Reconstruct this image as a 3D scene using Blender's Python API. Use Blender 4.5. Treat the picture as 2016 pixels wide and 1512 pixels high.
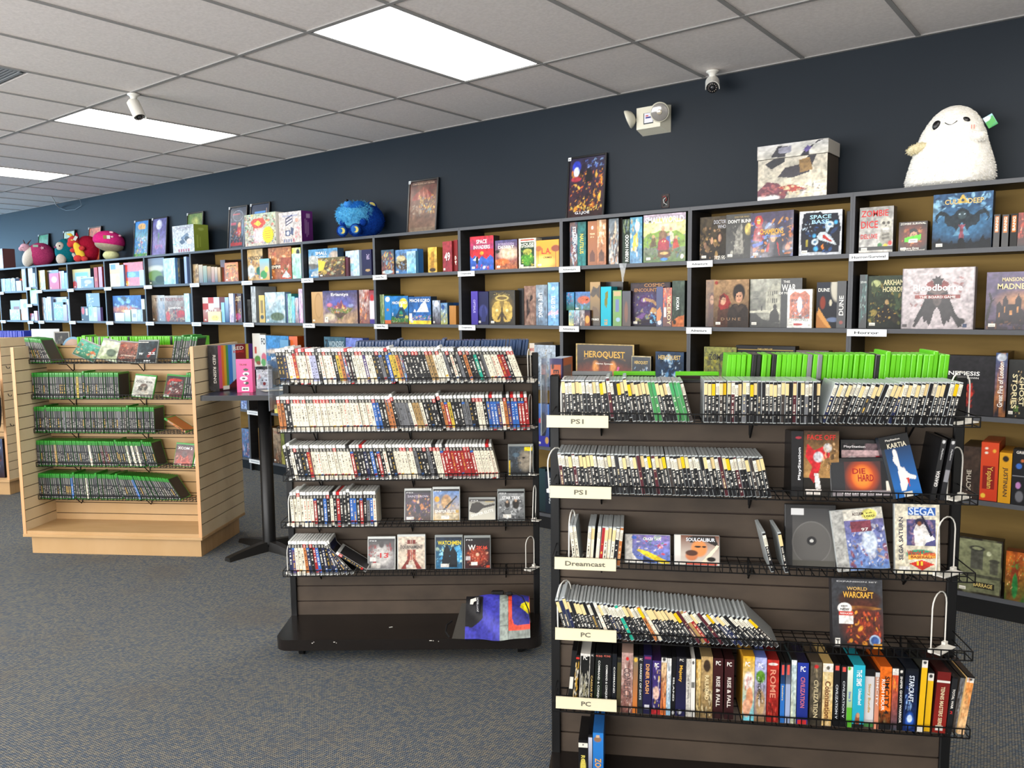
import bpy, math, random
import numpy as np
from mathutils import Matrix, Vector
C = bpy.context.scene.collection
for o in list(bpy.data.objects): bpy.data.objects.remove(o)
sc = bpy.context.scene
# ------------------------------------------------------------------ camera
# world: X runs right along the long wall, Y into the wall, Z up; metres
yaw, pitch, roll = -0.66455, -0.0984, -0.00988
fw = Vector((math.sin(yaw)*math.cos(pitch), math.cos(yaw)*math.cos(pitch), math.sin(pitch)))
rt = Vector((math.cos(yaw), -math.sin(yaw), 0)); up = rt.cross(fw)
rt, up = rt*math.cos(roll)+up*math.sin(roll), up*math.cos(roll)-rt*math.sin(roll)
cam = bpy.data.objects.new('camera', bpy.data.cameras.new('camera')); C.objects.link(cam)
m = Matrix.Identity(4)
for i in range(3): m[i][0], m[i][1], m[i][2] = rt[i], up[i], -fw[i]
m[0][3], m[1][3], m[2][3] = 0, 0, 1.60
cam.matrix_world = m
cam.data.sensor_width = 36; cam.data.lens = 36*1578.6/2016; cam.data.clip_start = .05
sc.camera = cam
# ------------------------------------------------------------------ world, exposure, daylight
w = bpy.data.worlds.new('sky'); sc.world = w; w.use_nodes = True
w.node_tree.nodes['Background'].inputs[0].default_value = (.62, .80, 1, 1)
w.node_tree.nodes['Background'].inputs[1].default_value = 1.2
sc.view_settings.view_transform = 'Standard'; sc.view_settings.look = 'None'
sc.view_settings.exposure = -0.06; sc.view_settings.gamma = 1.0
sc.view_settings.use_curve_mapping = False
LAMP_STRENGTH = 14         # ceiling panels
def area(name, loc, rot, sx, sy, power, col):
    l = bpy.data.lights.new(name, 'AREA'); l.shape = 'RECTANGLE'; l.size = sx; l.size_y = sy
    l.energy = power; l.color = col
    o = bpy.data.objects.new(name, l); C.objects.link(o); o.location = loc; o.rotation_euler = rot
    return o
# daylight coming in through the shop window in the left wall and added fill at the unseen shop front behind the camera
area('daylight', (-17.3, 1.2, 1.75), (0, math.radians(-98), 0), 2.4, 6.4, 500, (.36, .68, 1))
area('daylight', (-4.0, -3.72, 1.7), (math.radians(118), 0, 0), 11.0, 2.4, 820, (1, .97, .93))  # added fill, tilted up to brighten the ceiling
# ------------------------------------------------------------------ helpers
def lin(c):
    """'f80' or 'ff8800' -> linear rgb"""
    if not isinstance(c, str): return tuple(c)
    if len(c) == 3: c = ''.join(x*2 for x in c)
    r = [int(c[i:i+2], 16)/255 for i in (0, 2, 4)]
    return tuple(x/12.92 if x <= .04045 else ((x+.055)/1.055)**2.4 for x in r)
MATS = {}
def mat(name, col=None, rough=.5, metal=0, spec=.5, coat=0, emit=None, trans=0, alpha=1, noise=None, sheen=0):
    if name in MATS: return MATS[name]
    m = bpy.data.materials.new(name); m.use_nodes = True
    nt = m.node_tree; b = nt.nodes['Principled BSDF']
    I = b.inputs
    I['Roughness'].default_value = rough; I['Metallic'].default_value = metal
    I['Specular IOR Level'].default_value = spec; I['Coat Weight'].default_value = coat; I['Coat Roughness'].default_value = .12
    I['Transmission Weight'].default_value = trans; I['Alpha'].default_value = alpha; I['Sheen Weight'].default_value = sheen
    if emit: I['Emission Color'].default_value = (*lin(emit[0]), 1); I['Emission Strength'].default_value = emit[1]
    if col is None:
        a = nt.nodes.new('ShaderNodeVertexColor'); a.layer_name = 'Col'
        nt.links.new(a.outputs[0], I['Base Color'])
    else: I['Base Color'].default_value = (*lin(col), 1)
    if noise:   # (colour 2, scale vector, detail, bump)
        tc = nt.nodes.new('ShaderNodeTexCoord'); mp = nt.nodes.new('ShaderNodeMapping'); n = nt.nodes.new('ShaderNodeTexNoise')
        mp.inputs['Scale'].default_value = noise[1]; n.inputs['Detail'].default_value = noise[2]; n.inputs['Scale'].default_value = 1
        cr = nt.nodes.new('ShaderNodeValToRGB'); cr.color_ramp.elements[0].position = .32; cr.color_ramp.elements[1].position = .68
        cr.color_ramp.elements[0].color = (*lin(col), 1); cr.color_ramp.elements[1].color = (*lin(noise[0]), 1)
        nt.links.new(tc.outputs['Object'], mp.inputs[0]); nt.links.new(mp.outputs[0], n.inputs[0])
        nt.links.new(n.outputs[0], cr.inputs[0]); nt.links.new(cr.outputs[0], I['Base Color'])
        if noise[3]:
            bp = nt.nodes.new('ShaderNodeBump'); bp.inputs['Strength'].default_value = noise[3]; bp.inputs['Distance'].default_value = .004
            nt.links.new(n.outputs[0], bp.inputs['Height']); nt.links.new(bp.outputs[0], I['Normal'])
    MATS[name] = m; return m
class MB:
    """collects shapes into ONE mesh; c = colour of each face, k = material slot"""
    def __init__(s): s.v = []; s.f = []; s.c = []; s.k = []; s.cur = (1, 1, 1); s.kk = 0; s.M = None
    def col(s, c, k=None):
        s.cur = lin(c)
        if k is not None: s.kk = k
        return s
    def add(s, vs, fs):
        n = len(s.v)
        if s.M is not None: vs = [tuple(s.M @ Vector(p)) for p in vs]
        s.v += [tuple(p) for p in vs]
        for f in fs: s.f.append([n+i for i in f]); s.c.append(s.cur); s.k.append(s.kk)
        return s
    def box(s, x0, y0, z0, x1, y1, z1, skip=''):
        v = [(x0,y0,z0),(x1,y0,z0),(x1,y1,z0),(x0,y1,z0),(x0,y0,z1),(x1,y0,z1),(x1,y1,z1),(x0,y1,z1)]
        F = {'b':(0,3,2,1),'t':(4,5,6,7),'f':(0,1,5,4),'r':(1,2,6,5),'k':(2,3,7,6),'l':(3,0,4,7)}
        return s.add(v, [q for n_, q in F.items() if n_ not in skip])
    def bbox(s, x0, y0, z0, x1, y1, z1, e=.003):
        """box with chamfered edges"""
        e = min(e, (x1-x0)*.45, (y1-y0)*.45, (z1-z0)*.45)
        v = []; 
        for z, i in ((z0, e), (z0+e, 0), (z1-e, 0), (z1, e)):
            xa, xb, ya, yb = x0+i, x1-i, y0+i, y1-i; q = e if i == 0 else 0
            v += [(xa+q,ya,z),(xb-q,ya,z),(xb,ya+q,z),(xb,yb-q,z),(xb-q,yb,z),(xa+q,yb,z),(xa,yb-q,z),(xa,ya+q,z)]
        f = [tuple(range(7, -1, -1)), tuple(range(24, 32))]
        for r in range(3):
            for i in range(8):
                a = r*8+i; b = r*8+(i+1) % 8; f.append((a, b, b+8, a+8))
        return s.add(v, f)
    def prism(s, pts, y0, y1):
        """outline in x,z extruded along y"""
        n = len(pts); v = [(p[0], y0, p[1]) for p in pts]+[(p[0], y1, p[1]) for p in pts]
        return s.add(v, [tuple(range(n)), tuple(range(2*n-1, n-1, -1))]+[(i, i+n, (i+1) % n+n, (i+1) % n) for i in range(n)])
    def hprism(s, pts, z0, z1):
        n = len(pts); v = [(p[0], p[1], z0) for p in pts]+[(p[0], p[1], z1) for p in pts]
        return s.add(v, [tuple(range(n-1, -1, -1)), tuple(range(n, 2*n))]+[(i, (i+1) % n, (i+1) % n+n, i+n) for i in range(n)])
    def tube(s, pts, r, n=6, close=False, cap=True):
        P = [Vector(p) for p in pts]; N = len(P); rings = []; prev = None
        for i, p in enumerate(P):
            a = P[i-1] if (i or close) else P[i]; b = P[(i+1) % N] if (i < N-1 or close) else P[i]
            d = (b-a).normalized()
            if prev is None:
                t = Vector((0, 0, 1)) if abs(d.z) < .9 else Vector((1, 0, 0)); u = d.cross(t).normalized()
            else: u = (prev-d*prev.dot(d)).normalized()
            prev = u; v = d.cross(u); rr = r[i] if isinstance(r, (list, tuple)) else r
            rings.append([p+(u*math.cos(math.tau*(k+.5)/n)+v*math.sin(math.tau*(k+.5)/n))*rr for k in range(n)])
        vs = [q for R_ in rings for q in R_]; fs = []
        for i in range(N if close else N-1):
            for k in range(n): fs.append((i*n+k, i*n+(k+1) % n, ((i+1) % N)*n+(k+1) % n, ((i+1) % N)*n+k))
        if cap and not close: fs += [tuple(range(n-1, -1, -1)), tuple(range((N-1)*n, N*n))]
        return s.add(vs, fs)
    def lathe(s, prof, n=24, cx=0, cy=0, cz=0):
        """prof: (radius, z) from bottom to top"""
        v = []; f = []
        for r, z in prof: v += [(cx+r*math.cos(math.tau*k/n), cy+r*math.sin(math.tau*k/n), cz+z) for k in range(n)]
        for i in range(len(prof)-1):
            for k in range(n): f.append((i*n+k, i*n+(k+1) % n, (i+1)*n+(k+1) % n, (i+1)*n+k))
        if prof[0][0] > 1e-5: f.append(tuple(range(n-1, -1, -1)))
        if prof[-1][0] > 1e-5: f.append(tuple(range((len(prof)-1)*n, len(prof)*n)))
        return s.add(v, f)
    def blob(s, c, r, n=20, bump=0, seed=0, power=2.0, fn=None):
        """ellipsoid, optionally lumpy"""
        rnd = random.Random(seed); ph = [(rnd.uniform(2, 7), rnd.uniform(2, 7), rnd.uniform(0, 6)) for _ in range(5)]
        v = []; f = []; M = n//2
        for i in range(M+1):
            t = math.pi*i/M
            for k in range(n):
                a = math.tau*k/n; d = Vector((math.sin(t)*math.cos(a), math.sin(t)*math.sin(a), -math.cos(t)))
                g = 1+bump*sum(math.sin(p*d.x*2+q*d.z*2+h+p*d.y) for p, q, h in ph)/5
                if fn: g *= fn(d)
                v.append((c[0]+d.x*r[0]*g, c[1]+d.y*r[1]*g, c[2]+d.z*r[2]*g))
        for i in range(M):
            for k in range(n): f.append((i*n+k, i*n+(k+1) % n, (i+1)*n+(k+1) % n, (i+1)*n+k))
        return s.add(v, f)
    def grid(s, art, x0, z0, x1, z1, y):
        """a printed face seen from -y; art = array rows bottom to top of linear rgb at the grid corners"""
        nz, nx = art.shape[0]-1, art.shape[1]-1; n = len(s.v)
        X = np.linspace(x0, x1, nx+1); Z = np.linspace(z0, z1, nz+1)
        vs = [(a, y, b) for b in Z for a in X]
        if s.M is not None: vs = [tuple(s.M @ Vector(p)) for p in vs]
        s.v += vs
        for j in range(nz):
            for i in range(nx):
                a = j*(nx+1)+i; q = (a, a+1, a+nx+2, a+nx+1); s.f.append([n+t for t in q])
                s.c.append([art[j, i], art[j, i+1], art[j+1, i+1], art[j+1, i]]); s.k.append(s.kk)
        return s
    def build(s, name, mats, parent=None, smooth=False, label=None):
        me = bpy.data.meshes.new(name); me.from_pydata(s.v, [], s.f)
        for m_ in (mats if isinstance(mats, (list, tuple)) else [mats]): me.materials.append(m_)
        ca = me.color_attributes.new('Col', 'FLOAT_COLOR', 'CORNER'); buf = []
        for f, c in zip(s.f, s.c):
            if len(c) == 4 and not isinstance(c[0], float):
                for q in c: buf += [float(q[0]), float(q[1]), float(q[2]), 1.]
            else: buf += [c[0], c[1], c[2], 1.]*len(f)
        ca.data.foreach_set('color', buf)
        if any(s.k): me.polygons.foreach_set('material_index', s.k)
        if smooth: me.polygons.foreach_set('use_smooth', [True]*len(s.f))
        o = bpy.data.objects.new(name, me); C.objects.link(o)
        if parent: o.parent = parent
        if label: o['label'] = label
        return o
def tag(o, label, cat, group=None):
    o['label'] = label; o['category'] = cat
    if group: o['group'] = group
    return o
def thing(name, label, cat, loc, rot=(0, 0, 0), group=None):
    o = bpy.data.objects.new(name, None); C.objects.link(o); o.empty_display_size = .05
    o.location = loc; o.rotation_euler = rot
    return tag(o, label, cat, group)
def struct(o): o['kind'] = 'structure'; return o
def dup(root, loc, rot, label, group=None):
    r = root.copy(); C.objects.link(r); r.location = loc; r.rotation_euler = rot; r['label'] = label
    if group: r['group'] = group
    for ch in root.children:
        c = ch.copy(); C.objects.link(c); c.parent = r
    return r
ORD = 'first second third fourth fifth sixth seventh eighth ninth tenth eleventh twelfth thirteenth fourteenth fifteenth sixteenth seventeenth eighteenth nineteenth'.split()
def ordinal(n):
    if n < 20: return ORD[n-1]
    t = ['twent', 'thirt', 'fort', 'fift', 'sixt', 'sevent', 'eight', 'ninet'][n//10-2]
    return t+'ieth' if n % 10 == 0 else t+'y-'+ORD[n % 10-1]
# lettering: font curves, turned into meshes once at the end
TEXTS = []
def text(parent, s, x, y, z, w, h, col, rot=0, face='f', m=None, name='lettering', bold=.0, ang=0):
    """text centred at x,z on the face at depth y; w,h = box it fills; rot=90 reads upwards, -90 reads downwards"""
    cu = bpy.data.curves.new(name, 'FONT'); cu.body = s; cu.align_x = 'CENTER'; cu.align_y = 'CENTER'; cu.size = 1
    cu.resolution_u = 2; cu.offset = .012+bold
    TEXTS.append((cu, parent, (x, y, z), w, h, col, rot, face, m, name, ang))
def flush_texts():
    tmp = []
    for t in TEXTS:
        o = bpy.data.objects.new('t', t[0]); C.objects.link(o); tmp.append(o)
    dg = bpy.context.evaluated_depsgraph_get()
    for o, (cu, parent, loc, w, h, col, rot, face, m, name, ang) in zip(tmp, TEXTS):
        me = bpy.data.meshes.new_from_object(o.evaluated_get(dg)); bpy.data.objects.remove(o)
        n = len(me.vertices)
        if n == 0: continue
        a = np.empty(n*3); me.vertices.foreach_get('co', a); a = a.reshape(-1, 3)
        lo, hi = a.min(0), a.max(0); c = (lo+hi)/2; sz = np.maximum(hi-lo, 1e-6)
        if rot in (90, -90): w2, h2 = h, w
        else: w2, h2 = w, h
        u = (a[:, 0]-c[0])/sz[0]*w2; v = (a[:, 1]-c[1])/sz[1]*h2
        if rot == 90: u, v = -v, u
        elif rot == -90: u, v = v, -u
        elif rot == 180: u, v = -u, -v
        if ang: u, v = u*math.cos(ang)-v*math.sin(ang), u*math.sin(ang)+v*math.cos(ang)
        out = np.zeros((n, 3))
        if face == 'f': out[:, 0] = loc[0]+u; out[:, 1] = loc[1]; out[:, 2] = loc[2]+v
        elif face == 'r': out[:, 0] = loc[0]; out[:, 1] = loc[1]+u; out[:, 2] = loc[2]+v
        me.vertices.foreach_set('co', out.ravel()); me.update()
        for mm in list(me.materials): pass
        me.materials.clear(); me.materials.append(m or mat('ink_'+str(col), col, .45))
        me.name = name
        ob = bpy.data.objects.new(name, me); C.objects.link(ob); ob.parent = parent
# printed pictures: a small painter working in face coordinates 0..1
def paint(ops, nx, nz, seed=0):
    rs = np.random.RandomState(seed)
    X, Z = np.meshgrid(np.linspace(0, 1, nx+1), np.linspace(0, 1, nz+1)); A = np.zeros((nz+1, nx+1, 3))
    def over(mask, c):
        A[:] = A*(1-mask[..., None])+np.array(lin(c))*mask[..., None]
    def smooth(sx, sz):
        g = rs.rand(sz+2, sx+2); x = X*sx; z = Z*sz; i = x.astype(int); j = z.astype(int); fx = x-i; fz = z-j
        fx = fx*fx*(3-2*fx); fz = fz*fz*(3-2*fz)
        return (g[j, i]*(1-fx)+g[j, i+1]*fx)*(1-fz)+(g[j+1, i]*(1-fx)+g[j+1, i+1]*fx)*fz
    for op in ops.split():
        k, _, r = op.partition(':'); a = r.split(',')
        if k == 'g':
            t = np.array(lin(a[0])); b = np.array(lin(a[1])); A[:] = b+(t-b)*Z[..., None]
        elif k == 'h':
            t = np.array(lin(a[0])); b = np.array(lin(a[1])); A[:] = t+(b-t)*X[..., None]
        elif k == 'e':
            cx, cy, rx, ry = map(float, a[:4]); sf = float(a[5]) if len(a) > 5 else .25
            d = np.sqrt(((X-cx)/rx)**2+((Z-cy)/ry)**2); over(np.clip((1-d)/sf+.5, 0, 1), a[4])
        elif k == 'r':
            x0, y0, x1, y1 = map(float, a[:4]); over(((X >= x0) & (X <= x1) & (Z >= y0) & (Z <= y1)).astype(float), a[4])
        elif k == 'p':
            q = list(map(float, a[:-1])); P = list(zip(q[::2], q[1::2])); ins = np.zeros(X.shape, bool)
            for i in range(len(P)):
                (xa, ya), (xb, yb) = P[i-1], P[i]
                if ya == yb: continue
                cnd = ((ya > Z) != (yb > Z)) & (X < (xb-xa)*(Z-ya)/(yb-ya)+xa); ins ^= cnd
            over(ins.astype(float), a[-1])
        elif k == 's':      # n, palette, cx, cy, spread x, spread y, size
            n = int(a[0]); pal = a[1].split('-'); cx, cy, sx, sy = [float(q) for q in (a[2:6] if len(a) > 5 else ('.5', '.45', '.4', '.4'))]
            sz = float(a[6]) if len(a) > 6 else .1
            for _ in range(n*6):
                px = cx+rs.uniform(-1, 1)*sx; pz = cy+rs.uniform(-1, 1)*sy; q = sz*rs.uniform(.18, .75)*(1.4 if _ < n else .7); th = rs.uniform(0, 3.14); e = rs.uniform(.12, .8)
                dx = (X-px)*math.cos(th)+(Z-pz)*math.sin(th); dz = -(X-px)*math.sin(th)+(Z-pz)*math.cos(th)
                d = np.sqrt((dx/q)**2+(dz/(q*e))**2); over(np.clip((1-d)/.35+.5, 0, 1)*.7, pal[rs.randint(len(pal))])
        elif k == 'n':      # mottling towards a colour
            s_ = int(a[1]) if len(a) > 1 else 9
            f_ = smooth(s_, s_)*.6+smooth(s_*2, s_*2)*.4; over(np.clip((f_-.45)*4, 0, 1)*float(a[2] if len(a) > 2 else .6), a[0])
        elif k == 'f':      # frame
            t = float(a[0]); over(((X < t) | (X > 1-t) | (Z < t) | (Z > 1-t)).astype(float), a[1])
    if ' s:' in ops or ' n:' in ops:      # fine printed detail of a picture
        d = smooth(max(4, nx//4), max(4, nz//4))*.6+smooth(max(6, nx//2), max(6, nz//2))*.4
        A *= (1+1.1*(d-.5))[..., None]
    return A
# ------------------------------------------------------------------ the room
WALLY, CEIL, XL, XR, YF = 4.846, 3.007, -17.2, 3.2, -3.6
M_wall = mat('wall_paint', '18212a', .55, spec=.24, noise=('141d26', (.9, .9, 1.4), 4, .05))
M_wall2 = mat('bounce_wall_paint', 'd8d4cc', .7)  # unseen walls, made off-white to bounce fill light into the room
M_ceil = mat('ceiling_tile', 'f4ece8', .9, spec=.1, noise=('e9e1dd', (60, 60, 60), 3, .12))
M_tee = mat('tee_bar', '9c9a98', .9, spec=.05)
M_black = mat('black_metal', '0d0d0e', .42, spec=.4)
M_white = mat('white_plastic', 'e6e3da', .35)
m = MATS['carpet'] = bpy.data.materials.new('carpet'); m.use_nodes = True
nt = m.node_tree; L_ = nt.links.new; b = nt.nodes['Principled BSDF']; b.inputs['Roughness'].default_value = .95; b.inputs['Specular IOR Level'].default_value = .1
tc = nt.nodes.new('ShaderNodeTexCoord'); mp = nt.nodes.new('ShaderNodeMapping'); mp.inputs['Rotation'].default_value = (0, 0, math.radians(-52)); mp.inputs['Scale'].default_value = (1, 1, 1)
br = nt.nodes.new('ShaderNodeTexBrick'); br.inputs['Scale'].default_value = 1; br.inputs['Brick Width'].default_value = .0135; br.inputs['Row Height'].default_value = .0068
br.inputs['Mortar Size'].default_value = .0015; br.inputs['Mortar Smooth'].default_value = .4; br.inputs['Bias'].default_value = .1
br.inputs['Color1'].default_value = (*lin('b2aa94'), 1); br.inputs['Color2'].default_value = (*lin('76828f'), 1); br.inputs['Mortar'].default_value = (*lin('29313f'), 1)
no = nt.nodes.new('ShaderNodeTexNoise'); no.inputs['Scale'].default_value = 1.6; no.inputs['Detail'].default_value = 2
mx = nt.nodes.new('ShaderNodeMix'); mx.data_type = 'RGBA'; mx.inputs[7].default_value = (*lin('6e675e'), 1)
rp = nt.nodes.new('ShaderNodeMapRange'); rp.inputs[1].default_value = .55; rp.inputs[2].default_value = .7; rp.inputs[4].default_value = .4
mu = nt.nodes.new('ShaderNodeMix'); mu.data_type = 'RGBA'; mu.blend_type = 'MULTIPLY'; mu.inputs[0].default_value = .55
n2 = nt.nodes.new('ShaderNodeTexNoise'); n2.inputs['Scale'].default_value = 220; n2.inputs['Detail'].default_value = 1
L_(tc.outputs['Object'], mp.inputs[0]); L_(mp.outputs[0], br.inputs[0]); L_(mp.outputs[0], no.inputs[0]); L_(mp.outputs[0], n2.inputs[0])
L_(no.outputs[0], rp.inputs[0]); L_(rp.outputs[0], mx.inputs[0]); L_(br.outputs[0], mx.inputs[6]); L_(mx.outputs[2], mu.inputs[6]); L_(n2.outputs[0], mu.inputs[7])
L_(mu.outputs[2], b.inputs['Base Color'])
bp = nt.nodes.new('ShaderNodeBump'); bp.inputs['Strength'].default_value = .5; bp.inputs['Distance'].default_value = .003
L_(br.outputs[1], bp.inputs['Height']); bp.invert = True; L_(bp.outputs[0], b.inputs['Normal'])
struct(MB().box(XL, YF, -.1, XR, WALLY, 0).build('floor', m))
struct(MB().box(XL-.1, WALLY, 0, XR+.1, WALLY+.12, CEIL).build('wall_back', M_wall))
struct(MB().box(XR, YF, 0, XR+.12, WALLY, CEIL).build('wall_right', M_wall2))
# left wall with a shop window, front wall with the glazed shop front
wb = MB(); wb.box(XL-.12, YF, 0, XL, WALLY, .5); wb.box(XL-.12, YF, 2.95, XL, WALLY, CEIL); wb.box(XL-.12, YF, .5, XL, -2.05, 2.95); wb.box(XL-.12, 4.45, .5, XL, WALLY, 2.95)
struct(wb.build('wall_left', M_wall2))
wb = MB(); wb.box(XL, YF-.12, 0, XR, YF, .45); wb.box(XL, YF-.12, 2.95, XR, YF, CEIL); wb.box(XL, YF-.12, .45, -9.6, YF, 2.95); wb.box(1.6, YF-.12, .45, XR, YF, 2.95)
struct(wb.build('wall_front', M_wall2))
fb = MB()
for y in (-2.05, .1, 2.25, 4.41): fb.box(XL-.09, y, .5, XL-.04, y+.04, 2.95)
fb.box(XL-.09, -2.05, .5, XL-.04, 4.45, .54); fb.box(XL-.09, -2.05, 2.91, XL-.04, 4.45, 2.95)
struct(fb.build('window_1', M_black))
fb = MB()
for x in (-9.6, -7.4, -5.2, -3.0, -.8, 1.56): fb.box(x, YF-.09, .45, x+.04, YF-.04, 2.95)
struct(fb.build('window_2', M_black))
# suspended ceiling: 2 x 4 ft tiles in a tee grid
GX, GY, TU = -2.8412, 2.7276, .6096
lit = [(-1, 0), (-6, 0), (-11, 0), (-16, 0), (4, 0), (-1, -3), (-6, -3), (-11, -3), (4, -3), (-16, -3)]
vent = (-5, -1)
cb = MB(); x_lo, x_hi = -24, 10
rt_ = random.Random(3)
for u in range(x_lo, x_hi):
    for v in range(-6, 2):
        if (u, v) in lit or (u, v) == vent: continue
        xa, ya = GX+u*TU, GY+v*2*TU; xb, yb = xa+TU, min(ya+2*TU, WALLY)
        if ya >= WALLY or xb < XL or xa > XR or yb < YF: continue
        xa, xb, ya = max(xa, XL), min(xb, XR), max(ya, YF)
        cb.kk = 0; j = rt_.uniform(0, .0015); cb.box(xa+.004, ya+.004, CEIL-j, xb-.004, yb-.004, CEIL+.02)
cb.kk = 1
for u in range(x_lo, x_hi+1):
    x = GX+u*TU
    if XL < x < XR: cb.box(x-.012, YF, CEIL-.006, x+.012, WALLY, CEIL+.001)
for v in range(-6, 3):
    y = GY+v*2*TU
    if YF < y < WALLY: cb.box(XL, y-.012, CEIL-.0065, XR, y+.012, CEIL+.0005)
cb.box(XL, WALLY-.022, CEIL-.007, XR, WALLY, CEIL+.001); cb.box(XL, YF, CEIL+.1, XR, WALLY, CEIL+.12)
struct(cb.build('ceiling', [M_ceil, M_tee]))
M_lamp = mat('lamp_diffuser', 'ffffff', .5, emit=('fff8ee', LAMP_STRENGTH)); M_lf = mat('lamp_frame', 'c9ccce', .4)
names = {(-1, 0): 'large bright panel light nearest the camera, above the middle of the shop', (-6, 0): 'second panel light, behind the hanging camera on the left', (-11, 0): 'third panel light, cut by the left edge of the photo'}
for (u, v) in lit:
    xa, ya = GX+u*TU, GY+v*2*TU; xc, yc = xa+TU/2, ya+TU
    if not (XL < xc < XR): continue
    t = thing('ceiling_light', names.get((u, v), 'recessed fluorescent panel light %d bays along, %s row' % (u+17, 'wall' if v == 0 else 'front')), 'ceiling light', (xc, yc, CEIL), group='recessed panel lights')
    f_ = MB()
    for q in ((-.293, -.598, -.293+.012, .598), (.281, -.598, .293, .598), (-.293, -.598, .293, -.586), (-.293, .586, .293, .598)): f_.box(q[0], q[1], -.004, q[2], q[3], .03)
    f_.build('frame', M_lf, t)
    MB().box(-.281, -.586, .004, .281, .586, .03).build('diffuser', M_lamp, t)
xa, ya = GX+vent[0]*TU, GY+vent[1]*2*TU
t = thing('ceiling_vent', 'dark grey return air grille at the top left of the ceiling', 'vent', (xa+TU/2, ya+.3, CEIL))
vb = MB().col('777b80')
for i in range(24): vb.box(-.27, -.27+i*.0225, -.004, .27, -.27+i*.0225+.012, .008)
vb.build('grille', mat('vent_paint', '8a8d90', .5), t)
fb = MB()
for q in ((-.293, -.29, -.27, .29), (.27, -.29, .293, .29), (-.293, -.29, .293, -.27), (-.293, .27, .293, .29)): fb.box(q[0], q[1], -.006, q[2], q[3], .02)
fb.build('frame', mat('vent_paint', '8a8d90', .5), t)
MB().box(-.27, -.27, .02, .27, .27, .03).build('duct', M_black, t)
MB().box(xa+.004, ya+.62, CEIL-.001, xa+TU-.004, ya+2*TU-.004, CEIL+.02).build('trim_1', M_ceil); struct(bpy.data.objects['trim_1'])
# ------------------------------------------------------------------ wall bookcases
M_case = mat('bookcase_black', '26272a', .5, spec=.35, noise=('1e1f22', (3, 3, 30), 3, 0))
M_edge = mat('bookcase_edge', '4b4d52', .5)
M_kraft = mat('bookcase_back', '937844', .75, spec=.2, noise=('846b3c', (2, 2, 14), 3, 0))
SF, SB = 4.546, 4.83          # front edge and back panel of the shelving
UP = [-.315, -1.255, -2.194, -3.139, -4.063, -5.001, -5.939, -6.86, -7.782, -8.725, -9.651, -10.625, -11.538, -11.878, -12.8, -13.73, -14.66]
LEV = [1.856, 1.455, 1.025, .60, .118]     # tops of the shelves
TOPZ = 2.178
ordi = ['rightmost']+[ordinal(i)+' from the right' for i in range(2, 30)]
for i in range(1, len(UP)):
    x0, x1 = UP[i], UP[i-1]
    lv = LEV if i != 13 else [1.90, 1.675, 1.45, 1.2, .95, .118]
    t = thing('bookcase', 'black open bookcase with tan back against the long wall, '+ordi[i-1], 'bookcase', (x0, SF, 0), group='bookcases along the wall')
    for xa in (0, x1-x0-.0):
        pass
    def board(nm, q, mt=M_case):
        bb = MB(); bb.box(*q, skip='f'); bb.kk = 1; x0_, y0_, z0_, x1_, y1_, z1_ = q
        bb.add([(x0_, y0_, z0_), (x1_, y0_, z0_), (x1_, y0_, z1_), (x0_, y0_, z1_)], [(0, 1, 2, 3)]); return bb.build(nm, [mt, M_edge], t)
    W = x1-x0
    board('side_panel', (.0, 0, 0, .0125, SB-SF, TOPZ)); board('side_panel', (W-.0005, 0, 0, W+.0115, SB-SF, TOPZ)) if i == 1 else None
    board('side_panel', (W-.0005, 0, 0, W-.0001, SB-SF, TOPZ)) if False else None
    board('side_panel', (.013, 0, 0, .0255, SB-SF, TOPZ-.022))
    board('top_panel', (.0125, .001, TOPZ-.022, W, SB-SF, TOPZ))
    for z in lv: board('shelf', (.0255, .002, z-.024, W, SB-SF-.002, z))
    MB().box(.0255, SB-SF-.004, .0, W, SB-SF, TOPZ-.022).build('back_panel', M_kraft, t)
    MB().box(.0255, .03, 0, W, .05, .094).build('kick_plate', M_black, t)
    if i in (3, 4, 6, 7, 8, 9): MB().box(.2, SB-SF-.02, 2.06, W, SB-SF-.005, 2.09).build('hanging_rail', M_case, t)
# ------------------------------------------------------------------ floor fixtures
class Frame:
    """local frame of a floor fixture: s along its front, d away from the camera, z up"""
    def __init__(s, x, y, deg): s.o = Vector((x, y, 0)); s.t = math.radians(deg); s.a = Vector((math.cos(s.t), math.sin(s.t), 0)); s.n = Vector((-s.a.y, s.a.x, 0))
    def p(s, a, d, z): return s.o+s.a*a+s.n*d+Vector((0, 0, z))
FC = Frame(-3.1826, 2.3063, 38); FR = Frame(-1.4845, 2.0941, 29.4); FL = Frame(-5.696, 2.081, 32.2)
M_slat = mat('slat_grey_brown', '52463b', .6, spec=.3, noise=('40372f', (5, 5, 9), 5, 0)); M_groove = mat('slat_groove', '2a1d16', .8)
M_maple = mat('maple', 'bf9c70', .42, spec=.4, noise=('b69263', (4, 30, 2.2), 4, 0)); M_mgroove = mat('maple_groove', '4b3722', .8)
M_maple2 = mat('maple_lit', 'e8d6b2', .42, spec=.4, noise=('dcc49c', (30, 4, 2.2), 4, 0))  # side-panel maple, colour raised to stand in for lamp light on it
M_wire = mat('black_wire', '060607', .5, spec=.25)
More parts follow.
